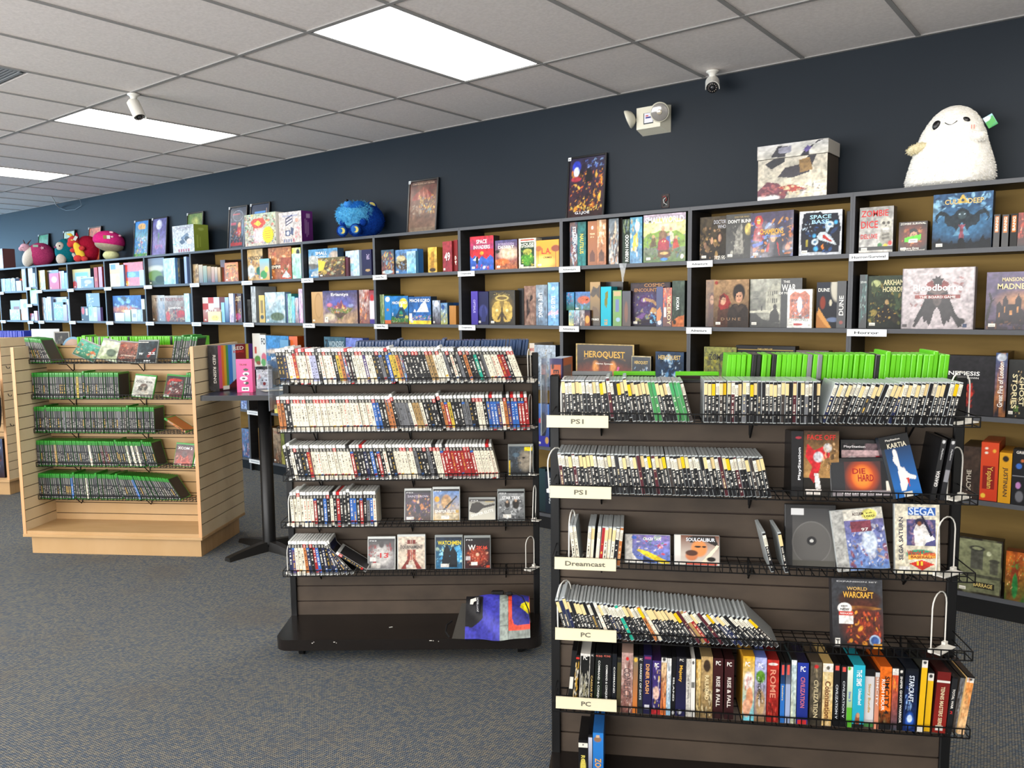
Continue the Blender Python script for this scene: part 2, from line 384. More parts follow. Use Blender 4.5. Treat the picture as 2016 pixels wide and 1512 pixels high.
def slats(name, parent, s0, s1, d0, d1, z0, z1, mp_, mg, first=None, pitch=.0762, axis='s', side=1):
    """slatwall: planks with grooves between; both faces; axis 's' = panel runs along s, 'd' = runs along d"""
    b = MB(); zs = [z0]; z = first if first is not None else z0+pitch
    while z < z1-.012: zs.append(z); z += pitch
    zs.append(z1); g = .0055
    for i in range(len(zs)-1):
        a = zs[i]+(g/2 if i else 0); c = zs[i+1]-(g/2 if i < len(zs)-2 else 0)
        b.kk = 0; b.box(s0, d0, a, s1, d1, c)
    b.kk = 1
    if axis == 's': b.box(s0+.001, d0+.007, z0+.001, s1-.001, d1-.007, z1-.001)
    else: b.box(s0+.007, d0+.001, z0+.001, s1-.007, d1-.001, z1-.001)
    return b.build(name, [mp_, mg], parent)
def rack(F, label, W, base):
    t = thing('slatwall_rack', label, 'display rack', F.o, (0, 0, F.t))
    b = MB()
    for s in (0, W-.03): MB().bbox(s, -.012, .07, s+.03, .03, 1.375, .003).build('post', M_black, t)
    slats('slat_panel', t, .03, W-.03, 0, .022, .10, 1.352, M_slat, M_groove, first=.176)
    MB().bbox(.03, -.004, 1.352, W-.03, .03, 1.362, .002).build('top_rail', M_black, t)
    if base:
        out = []
        for cx, cy, a0 in ((W-.06, .27, 0), (.06, .27, 90), (.06, -.24, 180), (W-.06, -.24, 270)):
            for k in range(7):
                a = math.radians(a0+k*15); out.append((cx+.06*math.cos(a), cy+.06*math.sin(a)))
        MB().hprism(out, .058, .108).build('base_shelf', mat('base_laminate', '1a1614', .22, spec=.5), t)
        for s in (.10, W-.10):
            for d in (-.2, .22):
                k = MB().box(s-.018, d-.02, .046, s+.018, d+.02, .058)
                k.M = Matrix.Translation((s, d, .027)) @ Matrix.Rotation(math.radians(90), 4, 'Y'); k.lathe([(.027, -.011), (.027, .011)], 16)
                k.M = None; k.box(s-.016, d-.006, .025, s-.012, d+.006, .05).box(s+.012, d-.006, .025, s+.016, d+.006, .05); k.build('caster', M_black, t)
    return t
WC, WR = 1.208, 1.243
rackC = rack(FC, 'grey-brown slatwall rack in the middle, holding rows of white-topped game cases', WC, True)
rackR = rack(FR, 'grey-brown slatwall rack at the right front, holding clear disc cases', WR, True)
tb = MB()
for x0, x1, z in ((.17, .176, .092), (.178, .182, .097), (.268, .276, .096), (.28, .283, .092), (.70, .712, .099), (.716, .72, .098), (.74, .743, .095)): tb.box(x0, -.3008, z, x1, -.2998, z+.003)
tb.build('scuff_mark', mat('scuff_white', 'c8c4bc', .7), rackC)
# wooden gondolas
def gondola(F, label, W, D, mid, H=1.36):
    t = thing('wooden_gondola', label, 'display gondola', F.o, (0, 0, F.t))
    MB().box(.02, .02, 0, W-.02, D-.05, .115).build('plinth', M_maple, t)
    MB().bbox(-.02, -.01, .115, W+.005, D, .135, .002).build('bottom_deck', M_maple, t)
    for s, nm in ((-.018, 0), (W-.018, 1)):
        slats('side_panel', t, s, s+.02, 0, D, .135, H, M_maple2, M_mgroove, first=.215, axis='d')
    for s in (-.0185, W-.0185): MB().box(s-.0005, -.004, .135, s+.021, 0, H).build('edge_band', mat('maple_edge', 'd2a070', .4), t)
    slats('center_panel', t, .002, W-.018, mid, mid+.02, .135, H-.004, M_maple, M_mgroove, first=.198)
    MB().box(.002, .0, .135, W-.018, mid, .155).box(.002, mid+.02, .135, W-.018, D, .155).build('base_shelf', M_maple, t)
    return t
WL = 1.208
gonL = gondola(FL, 'maple slatwall gondola at the left holding rows of green-topped game cases', WL, .63, .30)
FL2 = Frame(-8.95, 1.9, 32.2)
def basket(F, s0, s1, z, drail, dback, label, zr=.028, br=(.12, .5, .88), lab_kind='wire shelf'):
    """wire shelf: z = bottom of its front rail"""
    t = thing('wire_shelf', label, lab_kind, F.p(s0, drail, z), (0, 0, F.t), group='black wire shelves on slatwall')
    L = s1-s0; D = dback-drail; r = .0019
    b = MB()
    for zz in (0, zr): b.tube([(0, 0, zz), (L, 0, zz)], r*1.15, 5)
    n = round(L/.0212)
    for i in range(n+1): b.tube([(L*i/n, 0, 0), (L*i/n, 0, zr)], r, 4)
    b.build('front_rail', M_wire, t)
    b = MB()
    for s in (0, L): b.tube([(s, 0, zr), (s, D, zr)], r, 4)
    n = round(L/.034)
    for i in range(n+1): b.tube([(L*i/n, 0, 0), (L*i/n, D, 0)], r*.8, 4)
    for k in (.33, .66, 1): b.tube([(0, D*k, 0), (L, D*k, 0)], r, 4)
    b.build('tray', M_wire, t)
    for k in br:
        b = MB(); s = L*k
        b.tube([(s, D, .0), (s, D-.004, -.055), (s, D-.012, -.062), (s, D*.55, -.012), (s, .01, -.003)], .0032, 5)
        b.build('bracket', M_wire, t)
    return t
ROWZ = [1.245, 1.027, .803, .578, .350]
rows5 = ['top', 'second', 'third', 'fourth', 'bottom']
for i, (za, zb) in enumerate(zip((1.246, 1.027, .803, .583, .354), (1.246, 1.022, .800, .566, .331))):
    pass
for i, z in enumerate((1.246, 1.028, .804, .585, .354)):
    basket(FC, .012 if i != 2 else .03, 1.186, z, -.16, -.002, 'black wire shelf on the middle rack, '+rows5[i]+' of five')
for i, z in enumerate((1.246, 1.024, .798, .566, .331)):
    basket(FR, .02, 1.225+.003*i, z, -.16, -.002, 'black wire shelf on the right front rack, '+rows5[i]+' of five')
for i, z in enumerate((1.245, 1.010, .783, .556, .333)):
    basket(FL, .004, 1.175, z, .13, .298, 'black wire shelf in the maple gondola, '+rows5[i]+' of five', br=(.17, .6))
# ------------------------------------------------------------------ game cases standing in rows
M_print = mat('printed_card', None, .5, spec=.3, coat=.05)
M_gloss = mat('shrink_wrapped_print', None, .34, spec=.4, coat=.12)
M_frost = mat('frosted_plastic', 'e4e6e2', .3, spec=.6); M_frost_r = mat('red_case_plastic', 'c5161b', .3); M_frost_k = mat('black_case_plastic', '141415', .3)
M_green = mat('green_case_plastic', '288a26', .28, spec=.6); M_lime = mat('lime_case_plastic', '62c410', .32, spec=.5); M_limed = mat('lime_notch', '2f7d0a', .4)
M_blue = mat('blue_case_plastic', '23406b', .28, spec=.6); M_jewel = mat('clear_case_plastic', 'b4bbbc', .2, spec=.8); M_dark = mat('dark_case_plastic', '1b1b1d', .3)
M_grey = mat('grey_case_plastic', '7c7f80', .3); M_navy = mat('bright_blue_case_plastic', '1838b8', .3)
BODY = dict(w=M_frost, r=M_frost_r, k=M_frost_k, G=M_green, L=M_lime, B=M_blue, J=M_jewel, d=M_dark, g=M_grey, N=M_navy)
PALS = dict(k='16161a', n='1c2446', w='e9dfc8', r='a02224', l='a9acc9', y='c9ac3c', o='b8703a', m='6a5a6e', p='4b3b6e', g='6b6c70', b='2c62b0', c='a98855', T='1ba187', d='3a3330', e='3f8a4c', v='4f1c26', s='9fb2bb', x='2c2c30')
NAMES = dict(k='black', n='navy blue', w='cream white', r='red', l='lavender', y='yellow', o='orange', m='mixed purple', p='purple', g='grey', b='blue', c='tan', T='teal green', d='dark brown', e='green', v='maroon', s='pale grey', x='charcoal')
DIM = dict(ps3=(.0146, .165, .130), xone=(.0142, .172, .128), x360=(.0146, .185, .130), blu=(.0146, .165, .130), jewel=(.0104, .125, .140), dvd=(.0146, .187, .132))
MESH = {}
def spine_ops(kind, c, v):
    rs = random.Random(hash((kind, c, v)) if False else (ord(c)*31+v*7+len(kind)))
    base = PALS[c]; light = c in 'wlycsog'; ink = '1a1a1c' if light else ('efe9dc' if rs.random() < .75 else 'd8b050')
    if c == 'w' and rs.random() < .35: ink = '9c2a24' if rs.random() < .6 else '555'
    o = ['g:%s,%s' % (base, base)]
    if c == 'm': o += ['s:9,c33-38c-dc8-222-e82-7a9,.5,.45,.5,.45,.2']
    if kind in ('ps3',):
        lg = 'b3191c' if rs.random() < .22 else '101012'
        o += ['r:0,.885,1,1,%s' % lg, 'e:.5,.955,.28,.016,d8d4c8', 'e:.45,.915,.3,.012,d8d4c8', 'r:0,.015,1,.05,d5d0c4' if light else 'r:0,.015,1,.05,777']
        if rs.random() < .2: o += ['r:0,.82,1,.885,2c62b0']
        z, top = .14 if rs.random() < .5 else .3, .8
    elif kind == 'xone':
        o += ['r:0,.9,1,1,2c7a2c', 'r:.25,.62,.7,.88,%s' % ('85857f' if v % 3 else '5a5b5c'), 'e:.5,.05,.3,.02,c8c8c0']; z, top = .2, .55; ink = 'a8a59c' if ink == 'efe9dc' else ink
    elif kind == 'jewel':
        z, top = .08+.1*rs.random(), .62
        if rs.random() < .35: ink = 'e3d2a8'; 
    else: z, top = .15, .85
    if kind == 'ps3' and c == 'w': ink = rs.choice(['4a4844', '8a8278', '8a8278', 'a8483c'])
    dens = .25 if kind == 'jewel' and rs.random() < .3 else .8
    x0 = rs.uniform(.3, .4); x1 = 1-x0
    while z < top:
        h = rs.uniform(.012, .03)
        if rs.random() < dens: o.append('r:%.2f,%.3f,%.2f,%.3f,%s' % (x0, z, x1, z+h, ink))
        z += h+.012
        if rs.random() < .12: z += .05
    if rs.random() < .3 and kind == 'ps3': o.append('r:.1,%.2f,.9,%.2f,%s' % (.1, .16, rs.choice(['b22', '36a', 'da3', '333'])))
    return ' '.join(o)
def case_mesh(kind, what, c='k', v=0):
    key = (kind, what, c, v)
    if key in MESH: return MESH[key]
    t, h, D = DIM[kind]; b = MB()
    if what == 'body':
        if kind == 'jewel': b.bbox(0, 0, 0, t-.0003, D, h, .0007); mats = [BODY[c]]
        elif kind in ('x360', 'blu'):
            b.bbox(0, 0, 0, t-.0004, D, h, .0022)
            b.kk = 1; b.box(t*.28, -.0004, h*.40, t*.72, .001, h*.52); b.kk = 2; b.box(t*.47, -.0003, h*.02, t*.51, .001, h*.98)
            mats = [BODY[c], M_limed if c == 'L' else M_dark, BODY[c]]
        else: b.bbox(0, 0, 0, t-.0003, D, h, .0018); mats = [BODY[c]]
    elif what == 'insert':
        zb, zt = {'jewel': (.003, h-.004), 'xone': (.006, h-.012)}.get(kind, (.006, h-.015))
        x0, x1 = (t*.06, t*.94) if kind == 'jewel' else (-.0003+.0006, t-.0006)
        b.col(PALS[c]); b.box(x0, -.0009, zb, x1, .0, zt, skip='f')
        if kind != 'jewel': b.box(-.0001, .004, zb, t-.0002, D*.93, zt, skip='')
        b.grid(paint(spine_ops(kind, c, v), 5, 64, v), x0, zb, x1, zt, -.0009); mats = [M_print]
    elif what == 'sticker':
        col = {'w': 'ece4cf', 'c': 'e2c890', 'y': 'e2b800', 'e': '3f9a5c'}[c]; b.col(col)
        z1 = h-.006-.002*(v % 4); z0 = z1-.034
        b.box(.0004, -.0016, z0, t-.0006, -.0010, z1)
        if c == 'w':
            b.col('3a3a38')
            for k in range(7): b.box(t*.55, -.00175, z0+.004+k*.0032, t*.85, -.0016, z0+.0055+k*.0032)
            b.col('8a857a'); b.box(t*.2, -.00175, z0+.005, t*.34, -.0016, z0+.024)
        mats = [M_print]
    o = b.build(kind+'_'+what, mats); me = o.data; bpy.data.objects.remove(o); MESH[key] = me; return me
def part(name, me, parent):
    o = bpy.data.objects.new(name, me); C.objects.link(o); o.parent = parent; return o
KIND_NAME = dict(ps3='plastic game case', xone='green-topped game case', x360='lime green game case', blu='translucent blue game case', jewel='clear disc case', dvd='black disc case')
def case_row(F, kind, s0, s1, d, z, lean0, lean1, cols, body, where, seed=0, tops={}, face='front', gap=.0005, jit=.6, stick=None):
    """upright cases side by side from s0 to s1, leaning lean0..lean1 degrees (minus = tops to the left)"""
    t, h, D = DIM[kind]; rnd = random.Random(seed); s = s0; i = 0; out = []
    while s < s1:
        f = (s-s0)/max(s1-s0, 1e-3); a = math.radians(lean0+(lean1-lean0)*f+rnd.uniform(-jit, jit)); ca = math.cos(a)
        c = cols[i % len(cols)]; bd = tops.get(i, body); v = rnd.randrange(7); dd = rnd.uniform(-.004, .004); up_ = .010 if rnd.random() < .03 else 0
        out.append((s, a, c, bd, v, dd, up_)); s += t/ca+gap; i += 1
    n = len(out)
    for i, (s, a, c, bd, v, dd, up_) in enumerate(out):
        zz = z+.0022+up_+(t*math.sin(a) if a > 0 else 0)
        if i < n/2: plc = ordinal(i+1)+' from left'
        else: plc = ordinal(n-i)+' from right'
        plc = plc.replace('first from', 'at far')
        bc = {'w': '', 'r': 'red-topped ', 'k': 'black-topped '}.get(bd, '') if kind == 'ps3' else ''
        cn = {'L': '', 'g': 'grey ', 'd': 'black '}.get(bd, '') if kind == 'x360' else NAMES[c]+'-spined '
        kn = KIND_NAME[kind]
        if kind == 'x360' and bd != 'L': kn = 'game case among lime ones'
        lab = '%s%s%s, %s, %s' % (bc, cn, kn, plc, where)
        e = thing(dict(jewel='disc_case', ps3='frosted_game_case', xone='green_game_case', x360='lime_game_case', blu='blue_game_case')[kind], lab, 'disc case' if kind == 'jewel' else 'game case', F.p(s, d+dd, zz) if face == 'front' else F.p(s, d+dd, zz), (0, a, F.t), 'cases, '+where)
        part('case_shell', case_mesh(kind, 'body', bd), e)
        if kind not in ('x360', 'blu'): part('spine_insert', case_mesh(kind, 'insert', c, v), e)
        if stick and rnd.random() < .9:
            q = rnd.random(); k = 'w' if q < .5 else ('c' if q < .93 else 'y')
            if c == 'e': k = 'e'
            part('price_sticker', case_mesh(kind, 'sticker', k, v), e)
    return n
# ---- middle rack
case_row(FC, 'ps3', .034, 1.135, -.155, 1.246, -8, -20, 'kknwwrwwwwllkwwwwkyomkkwwwpwwkkgkbyyomkkkkkkkccwwwgkwkgkokkTkgwwwwrrkwwwmkknn', 'w', 'middle rack top shelf', 1, {6: 'r', 8: 'r', 12: 'k', 21: 'r', 33: 'r', 54: 'k'})
case_row(FC, 'ps3', .026, .545, -.155, 1.028, -6, -11, 'ookkwwwwwwwwwwwwwwwwwwwwwwwwwbbkk', 'w', 'middle rack second shelf, left run', 2)
case_row(FC, 'ps3', .548, .622, -.155, 1.028, -15, -14, 'gkgg', 'w', 'middle rack second shelf, middle group', 3)
case_row(FC, 'ps3', .628, 1.16, -.155, 1.028, -15, -5, 'gwccwkkkkkorykkkggkkwwkbbbpwopbbrrrwwn', 'w', 'middle rack second shelf, right run', 4, {24: 'r', 28: 'k', 30: 'r', 33: 'r'})
case_row(FC, 'ps3', .055, 1.02, -.155, .804, -9, -13, 'kkwkkkkrwwwwwwwwwwwwrkkknkbkrkwkkwwwwwwgkkkgkwwrrrrrrrrrrwwwwwww', 'w', 'middle rack third shelf', 5, {19: 'k', 23: 'r', 45: 'k', 48: 'k', 61: 'r'})
case_row(FC, 'ps3', .062, .45, -.155, .585, -3, -1, 'wwwwwwwrkkbkwkrkkkbbkrkgbw', 'w', 'middle rack fourth shelf', 6, {12: 'k', 14: 'r'})
case_row(FC, 'ps3', .045, .245, -.155, .354, -2, -10, 'npwwwonkrbknk', 'w', 'middle rack bottom shelf, upright group', 7)
case_row(FC, 'ps3', .262, .33, -.155, .354, -20, -42, 'nknk', 'w', 'middle rack bottom shelf, slumped group', 8, jit=0, gap=.006)
case_row(FC, 'blu', .32, 1.13, .03, 1.268, 8, 8, 'n', 'B', 'behind the middle rack', 9)
case_row(FC, 'ps3', .395, .396, -.155, .356, -57, -57, 'x', 'w', 'middle rack bottom shelf, slid almost flat', 10)
# ---- right rack
JS = 'kkkkdkkvkkgkkkxk'
case_row(FR, 'jewel', .055, .44, -.150, 1.246, -3, -15, 'dkkkkkkkkxkkkvkkkkkkkkkkkeekkkkeee', 'J', 'right rack top shelf, left run', 11, stick=1)
case_row(FR, 'jewel', .470, .795, -.150, 1.246, 0, 0, JS, 'J', 'right rack top shelf, upright run', 12, stick=1)
case_row(FR, 'jewel', .802, .985, -.150, 1.246, 17, 20, 'nkkdkkkkxkkkkkk', 'J', 'right rack top shelf, right-leaning run', 13, stick=1, gap=.001)
case_row(FR, 'jewel', .99, 1.155, -.150, 1.246, 12, 11, 'kkkkxkkkkkkkkkk', 'J', 'right rack top shelf, end group', 14, stick=1)
case_row(FR, 'jewel', .050, .665, -.150, 1.024, -7, -13, 'vkkkvkkkdkkkkkkkxkkkkk', 'J', 'right rack second shelf', 15, stick=1)
case_row(FR, 'jewel', .085, .098, -.150, .798, -6, -6, 'w', 'J', 'right rack third shelf, far left', 16, stick=1)
case_row(FR, 'jewel', .122, .135, -.150, .798, 4, 4, 'w', 'J', 'beside the white group, right rack third shelf', 17, stick=1)
case_row(FR, 'jewel', .150, .225, -.150, .798, 5, 5, 'wrwwwkok', 'J', 'right rack third shelf, white group', 18, stick=1)
case_row(FR, 'jewel', .672, .69, -.150, .798, -14, -14, 'k', 'J', 'right rack third shelf, left of the empty case', 19, stick=1, gap=.03)
case_row(FR, 'jewel', .712, .73, -.150, .798, -12, -12, 'k', 'J', 'right rack third shelf, touching the empty case', 20, stick=1, gap=.03)
case_row(FR, 'jewel', .064, .70, -.150, .566, -17, -47, 'knnkkkkkkdkwkknkkTkkkkkowkkkkkkkkvcrkkvk', 'J', 'right rack fourth shelf, slanting', 21, stick=1)
case_row(FR, 'x360', .545, 1.19, .030, 1.251, 3, 4, 'e', 'L', 'behind the right rack', 22, {5: 'd', 6: 'd', 9: 'd', 16: 'g', 18: 'g', 29: 'd', 43: 'g'})
# ---- maple gondola
case_row(FL, 'xone', 1.06, 1.075, .138, .785, -58, -60, 'od', 'G', 'lying slanted, maple gondola third shelf', 40, gap=.004)
DK = 'xxkxxdxkxxxkxxgxxdx'
case_row(FL, 'xone', .008, .155, .138, 1.245, -12, -26, 'ddxxddxxkd', 'G', 'maple gondola top shelf, left group', 31)
case_row(FL, 'xone', .985, 1.135, .138, 1.245, 12, 12, 'xxxkdxxx', 'G', 'maple gondola top shelf, right group', 32)
case_row(FL, 'xone', .010, .605, .138, 1.010, 0, 0, 'xxxxxxxxxxxxxkkkxxxxxyxxkxxxxxkxxxxxxxx', 'G', 'maple gondola second shelf, long run', 33)
case_row(FL, 'xone', 1.055, 1.13, .138, 1.010, 10, 10, 'xkx', 'G', 'maple gondola second shelf, right group', 34)
case_row(FL, 'xone', .010, .845, .138, .783, 0, 0, DK+'xxxxxkx', 'G', 'maple gondola third shelf', 35)
case_row(FL, 'xone', .008, .845, .138, .556, -1, -14, 'xxxxxxxdxcxxkxxxxxxxxxxxxxwxxxxkvxvxxxxxxxxxwxxwxw', 'G', 'maple gondola fourth shelf', 36)
case_row(FL, 'xone', .008, .51, .138, .333, -2, -4, 'xxxdxxxxxkxxxxxxbxxxxxxwxxxx', 'G', 'maple gondola bottom shelf, upright run', 37)
case_row(FL, 'xone', .52, 1.0, .138, .333, -12, -33, 'xkxxxxxxxxxxxbxxxxxxxxxxxdd', 'G', 'maple gondola bottom shelf, leaning run', 38)
case_row(FL, 'x360', .215, 1.085, .33, 1.225, 0, 0, 'e', 'L', 'behind the maple gondola', 39, {4: 'g', 7: 'd', 10: 'g', 15: 'g', 24: 'd', 44: 'd', 48: 'g'})
BOXES = [
(1,-1.213,-1.045,1.856,0.239,0.030,0.070,'f',0,'3a3a3a','g:9a9894,c9c6c0 n:7a7876 e:.79,.62,.17,.15,c2beb0,.15 e:.72,.64,.045,.035,4a443c e:.86,.64,.045,.035,4a443c p:.79,.6,.76,.56,.82,.56,4a443c r:.7,.49,.88,.53,e8e4d8 r:.73,.49,.735,.53,5a544a r:.78,.49,.785,.53,5a544a r:.83,.49,.835,.53,5a544a p:.66,.5,.6,.3,.66,.16,.94,.16,1,.36,.92,.5,.86,.44,.72,.44,9a968a p:.68,.4,.9,.42,.9,.38,.68,.36,6a665c p:.68,.32,.9,.34,.9,.3,.68,.28,6a665c e:.62,.16,.07,.05,2f7a38 e:.79,.14,.07,.05,e2c52a e:.92,.2,.06,.05,c33 r:0,.06,1,.13,1c1c1c r:.0,.0,1,.03,a8a49a','grey dice game box with jagged red lettering, top shelf of rightmost bookcase',[('ZOMBIE',.45,.86,.8,.14,'cc1d1d',0),('DICE',.3,.62,.5,.16,'cc1d1d',0),('DELUXE',.3,.36,.5,.1,'cc1d1d',0)]),
(1,-1.019,-0.885,1.856,0.151,0.040,0.070,'f',0,'161414','g:241612,140d0c e:.5,.5,.4,.33,7a341c,1.2 s:12,b5562a-2a1410-d8884a-3a1c14,.5,.5,.38,.28,.09 e:.52,.54,.13,.17,c09070,.3 p:.36,.5,.4,.74,.55,.78,.68,.7,.7,.5,.64,.64,.5,.66,.42,.6,1d1512 e:.48,.56,.02,.015,1a1210 e:.58,.56,.02,.015,1a1210 r:.46,.44,.6,.46,5a2018 p:.2,.3,.22,.46,.78,.56,.78,.38,58d818 r:.36,.3,.66,.42,e4e4dc r:.4,.33,.62,.37,6a6a66','small black game box with a green sale tag, top shelf of rightmost bookcase',[('ZOMBIE SURVIVAL',.5,.93,.9,.07,'e8e4da',0),('There Goes',.45,.1,.55,.07,'e8e4da',0),('The Neighborhood',.5,.03,.85,.06,'e8e4da',0)]),
(1,-0.858,-0.596,1.856,0.274,0.020,0.070,'f',0,'16283c','g:35587e,141d2a s:14,7fb4d8-1d3048-9fd0ea-24425f,.5,.75,.5,.25,.12 e:.5,.45,.5,.25,3a6a90,.9 p:.5,.74,.42,.7,.36,.62,.3,.6,.24,.66,.14,.7,.06,.64,.04,.54,.1,.46,.07,.54,.12,.62,.2,.6,.2,.5,.26,.42,.36,.4,.42,.3,.58,.3,.64,.4,.74,.42,.8,.5,.8,.6,.88,.62,.93,.54,.9,.46,.96,.54,.94,.64,.86,.7,.76,.66,.7,.6,.64,.62,.58,.7,202c34 e:.5,.6,.07,.07,3a4a50 e:.46,.62,.015,.012,c8e0f0 e:.54,.62,.015,.012,c8e0f0 p:.36,.24,.5,.48,.64,.24,5a8aa8 p:.46,.16,.47,.38,.44,.44,.47,.42,.5,.45,.53,.42,.56,.44,.53,.38,.54,.16,8a4a58 p:.0,0,.0,.12,.1,.16,.13,.22,.16,.14,.3,.1,.34,.16,.37,.1,.6,.1,.66,.18,.7,.1,.8,.12,.86,.24,.9,.14,1,.18,1,0,10161c p:.44,.0,.44,.14,.48,.2,.52,.2,.56,.14,.58,0,0c1014 p:.5,.98,.4,.82,.6,.82,c8a850 e:.5,.87,.03,.025,2a4058','large stormy blue game box with a horned beast, top shelf of rightmost bookcase',[('CULT',.34,.85,.28,.09,'d8b868',0),('DEEP',.72,.85,.26,.09,'d8b868',0)]),
(1,-0.590,-0.564,1.856,0.158,0.030,0.235,'s',0,'14110f','g:14110f,14110f r:.15,.45,.85,.95,d9772a','orange and black card game box, left of three alike, top shelf',[('BANG',.5,.7,.4,.42,'f2ede0',90)]),
(1,-0.555,-0.527,1.856,0.155,0.030,0.235,'s',0,'14110f','g:14110f,14110f r:.15,.45,.85,.95,d9772a','orange and black card game box, middle of three alike, top shelf',[('BANG',.5,.7,.4,.42,'f2ede0',90)]),
(1,-0.520,-0.491,1.856,0.156,0.030,0.235,'s',0,'14110f','g:14110f,14110f r:.15,.45,.85,.95,d9772a','orange and black card game box, right of three alike, top shelf',[('BANG',.5,.7,.4,.42,'f2ede0',90)]),
(1,-0.489,-0.424,1.856,0.159,0.030,0.070,'f',0,'3a1712','g:7d2b1c,2a1410 s:12,c9492a-e0a080-40201a-a8352a,.5,.6,.4,.35,.12','dark red game box cut by the right edge, top shelf of rightmost bookcase',[]),
(1,-1.204,-1.165,1.455,0.287,0.040,0.228,'s',0,'0f1d20','g:16282a,0c1416 s:9,2f6a64-1d3b3c-a9c8c0,.5,.5,.4,.35,.2','narrow dark teal game box spine, second shelf of rightmost bookcase',[('SPAR',.5,.86,.8,.04,'d7e0da',0)]),
(1,-1.166,-0.988,1.455,0.279,0.050,0.070,'f',0,'10100e','g:2c3a2a,12160f s:16,6b6a35-9c8a45-24301f-3d5a3c,.5,.5,.45,.4,.1 e:.24,.84,.13,.08,b0b880,.3 p:.15,.9,.1,.7,.2,.66,.3,.72,.36,.84,.3,.8,.24,.78,.2,.84,4a5638 p:.2,.2,.3,.3,.42,.34,.5,.5,.56,.52,.6,.4,.8,.3,.92,.2,.86,.12,.6,.16,.3,.12,1c1814 e:.3,.16,.08,.06,2a2418 e:.8,.16,.08,.06,2a2418 e:.55,.5,.05,.05,b89868 p:.7,.7,.8,.5,.78,.4,.9,.36,.98,.5,.94,.6,.88,.5,.84,.58,.88,.68,3a4a30 s:8,e8c060-d8a54a,.5,.3,.4,.2,.035','dark green game box with pale lettering, second shelf of rightmost bookcase',[('ARKHAM',.72,.87,.55,.1,'dcd2a0',0),('HORROR',.72,.74,.58,.1,'dcd2a0',0)]),
(1,-0.986,-0.656,1.455,0.310,0.010,0.070,'f',0,'8d8488','g:c4babb,b0a5a8 n:968c92,5,.3 f:.012,857c80 e:.5,.45,.42,.35,bcb1b3,1 s:10,d8d0d0-a89ca0-8a4a44,.5,.6,.4,.25,.08 p:.34,.72,.3,.66,.36,.76,.42,.8,.46,.72,.54,.72,.58,.8,.64,.76,.7,.66,.66,.72,.6,.66,.4,.66,7a3230 p:.44,.78,.41,.83,.47,.82,.47,.87,.5,.85,.53,.87,.53,.82,.59,.83,.56,.78,.56,.72,.44,.72,2a2426 p:.38,.66,.33,.52,.30,.38,.25,.24,.2,.12,.16,.04,.2,.03,.26,.14,.3,.22,.33,.1,.36,.14,.39,.05,.42,.1,.46,.3,.5,.36,.54,.3,.58,.1,.61,.05,.64,.14,.67,.1,.7,.22,.74,.14,.8,.03,.86,.05,.8,.14,.75,.26,.7,.38,.67,.52,.62,.66,2b2527 p:.33,.5,.28,.36,.22,.22,.18,.12,.22,.12,.28,.26,.33,.4,1e1a1c p:.67,.5,.72,.36,.76,.25,.8,.2,.84,.16,.8,.1,.74,.2,.68,.38,1e1a1c e:.83,.13,.06,.05,241e20 e:.5,.5,.06,.12,5a4e4c e:.5,.62,.12,.04,6a5a56 r:.18,.5,.82,.555,8b3f39 r:.86,.03,.92,.09,2a3a5a r:.02,.03,.08,.08,4a4446','large pale grey game box with a cloaked dark figure, second shelf',[('Bloodborne',.5,.68,.68,.11,'f2eeec',0),('THE BOARD GAME',.5,.525,.5,.04,'f0e8e4',0)]),
(1,-0.607,-0.400,1.455,0.280,0.020,0.070,'f',0,'2a2024','g:54486a,2a2028 n:6b5a78,5,.5 e:.7,.5,.4,.14,a87858,1 p:.22,.1,.22,.42,.28,.5,.34,.42,.34,.5,.4,.6,.46,.5,.46,.44,.6,.44,.6,.52,.66,.62,.72,.52,.72,.38,.8,.3,.8,.1,2a1e24 r:.27,.22,.3,.3,c88a50 r:.38,.3,.41,.4,c88a50 r:.5,.26,.54,.34,c88a50 r:.64,.3,.67,.4,c88a50 p:.0,.2,.1,.5,.05,.62,.08,.66,.14,.52,.2,.56,.12,.46,.05,.1,1a1418 s:6,1d181c-2a2228-7a5038,.5,.1,.5,.08,.09 p:.3,.12,.36,.2,.4,.1,12100f','large dusky purple game box with pale gold lettering, second shelf of rightmost bookcase',[('MANSIONS OF',.62,.87,.6,.07,'e2cf9c',0),('MADNESS',.58,.75,.7,.1,'e2cf9c',0)]),
(1,-0.786,-0.554,1.025,0.298,0.030,0.070,'f',0,'101012','g:1d1c20,17161a n:26242a,4 s:22,c2231a-e0452c-7a1512,.42,.32,.17,.2,.1 e:.42,.34,.07,.07,ff8a5a e:.43,.32,.05,.05,5a0f0c','black game box with a red burst, third shelf of rightmost bookcase',[('NEMESIS',.42,.7,.6,.07,'f2f0ee',0),('LOCKDOWN',.5,.625,.4,.03,'e0dedc',0)]),
(1,-0.553,-0.503,1.025,0.316,0.030,0.235,'s',0,'5a3a22','g:2f4a78,8a5a34 r:0,0,1,.25,25202c n:c07a3c,4 e:.5,.93,.4,.06,cdd3e0','blue and orange game box spine with white script, third shelf of rightmost bookcase',[('Great Fire of London',.5,.5,.45,.7,'f2ede4',90)]),
(1,-0.499,-0.404,1.025,0.284,0.050,0.070,'f',0,'0c0c0c','g:141412,0d0d0c r:.3,.1,.5,.2,4a6a2a s:10,c9a878-e0c890-3a2c20,.35,.4,.25,.4,.06','black game box with cream lettering cut by the edge, third shelf',[('STORIES',.3,.45,.22,.6,'e8dcae',-90),('GHOST',.62,.45,.22,.5,'e8dcae',-90)]),
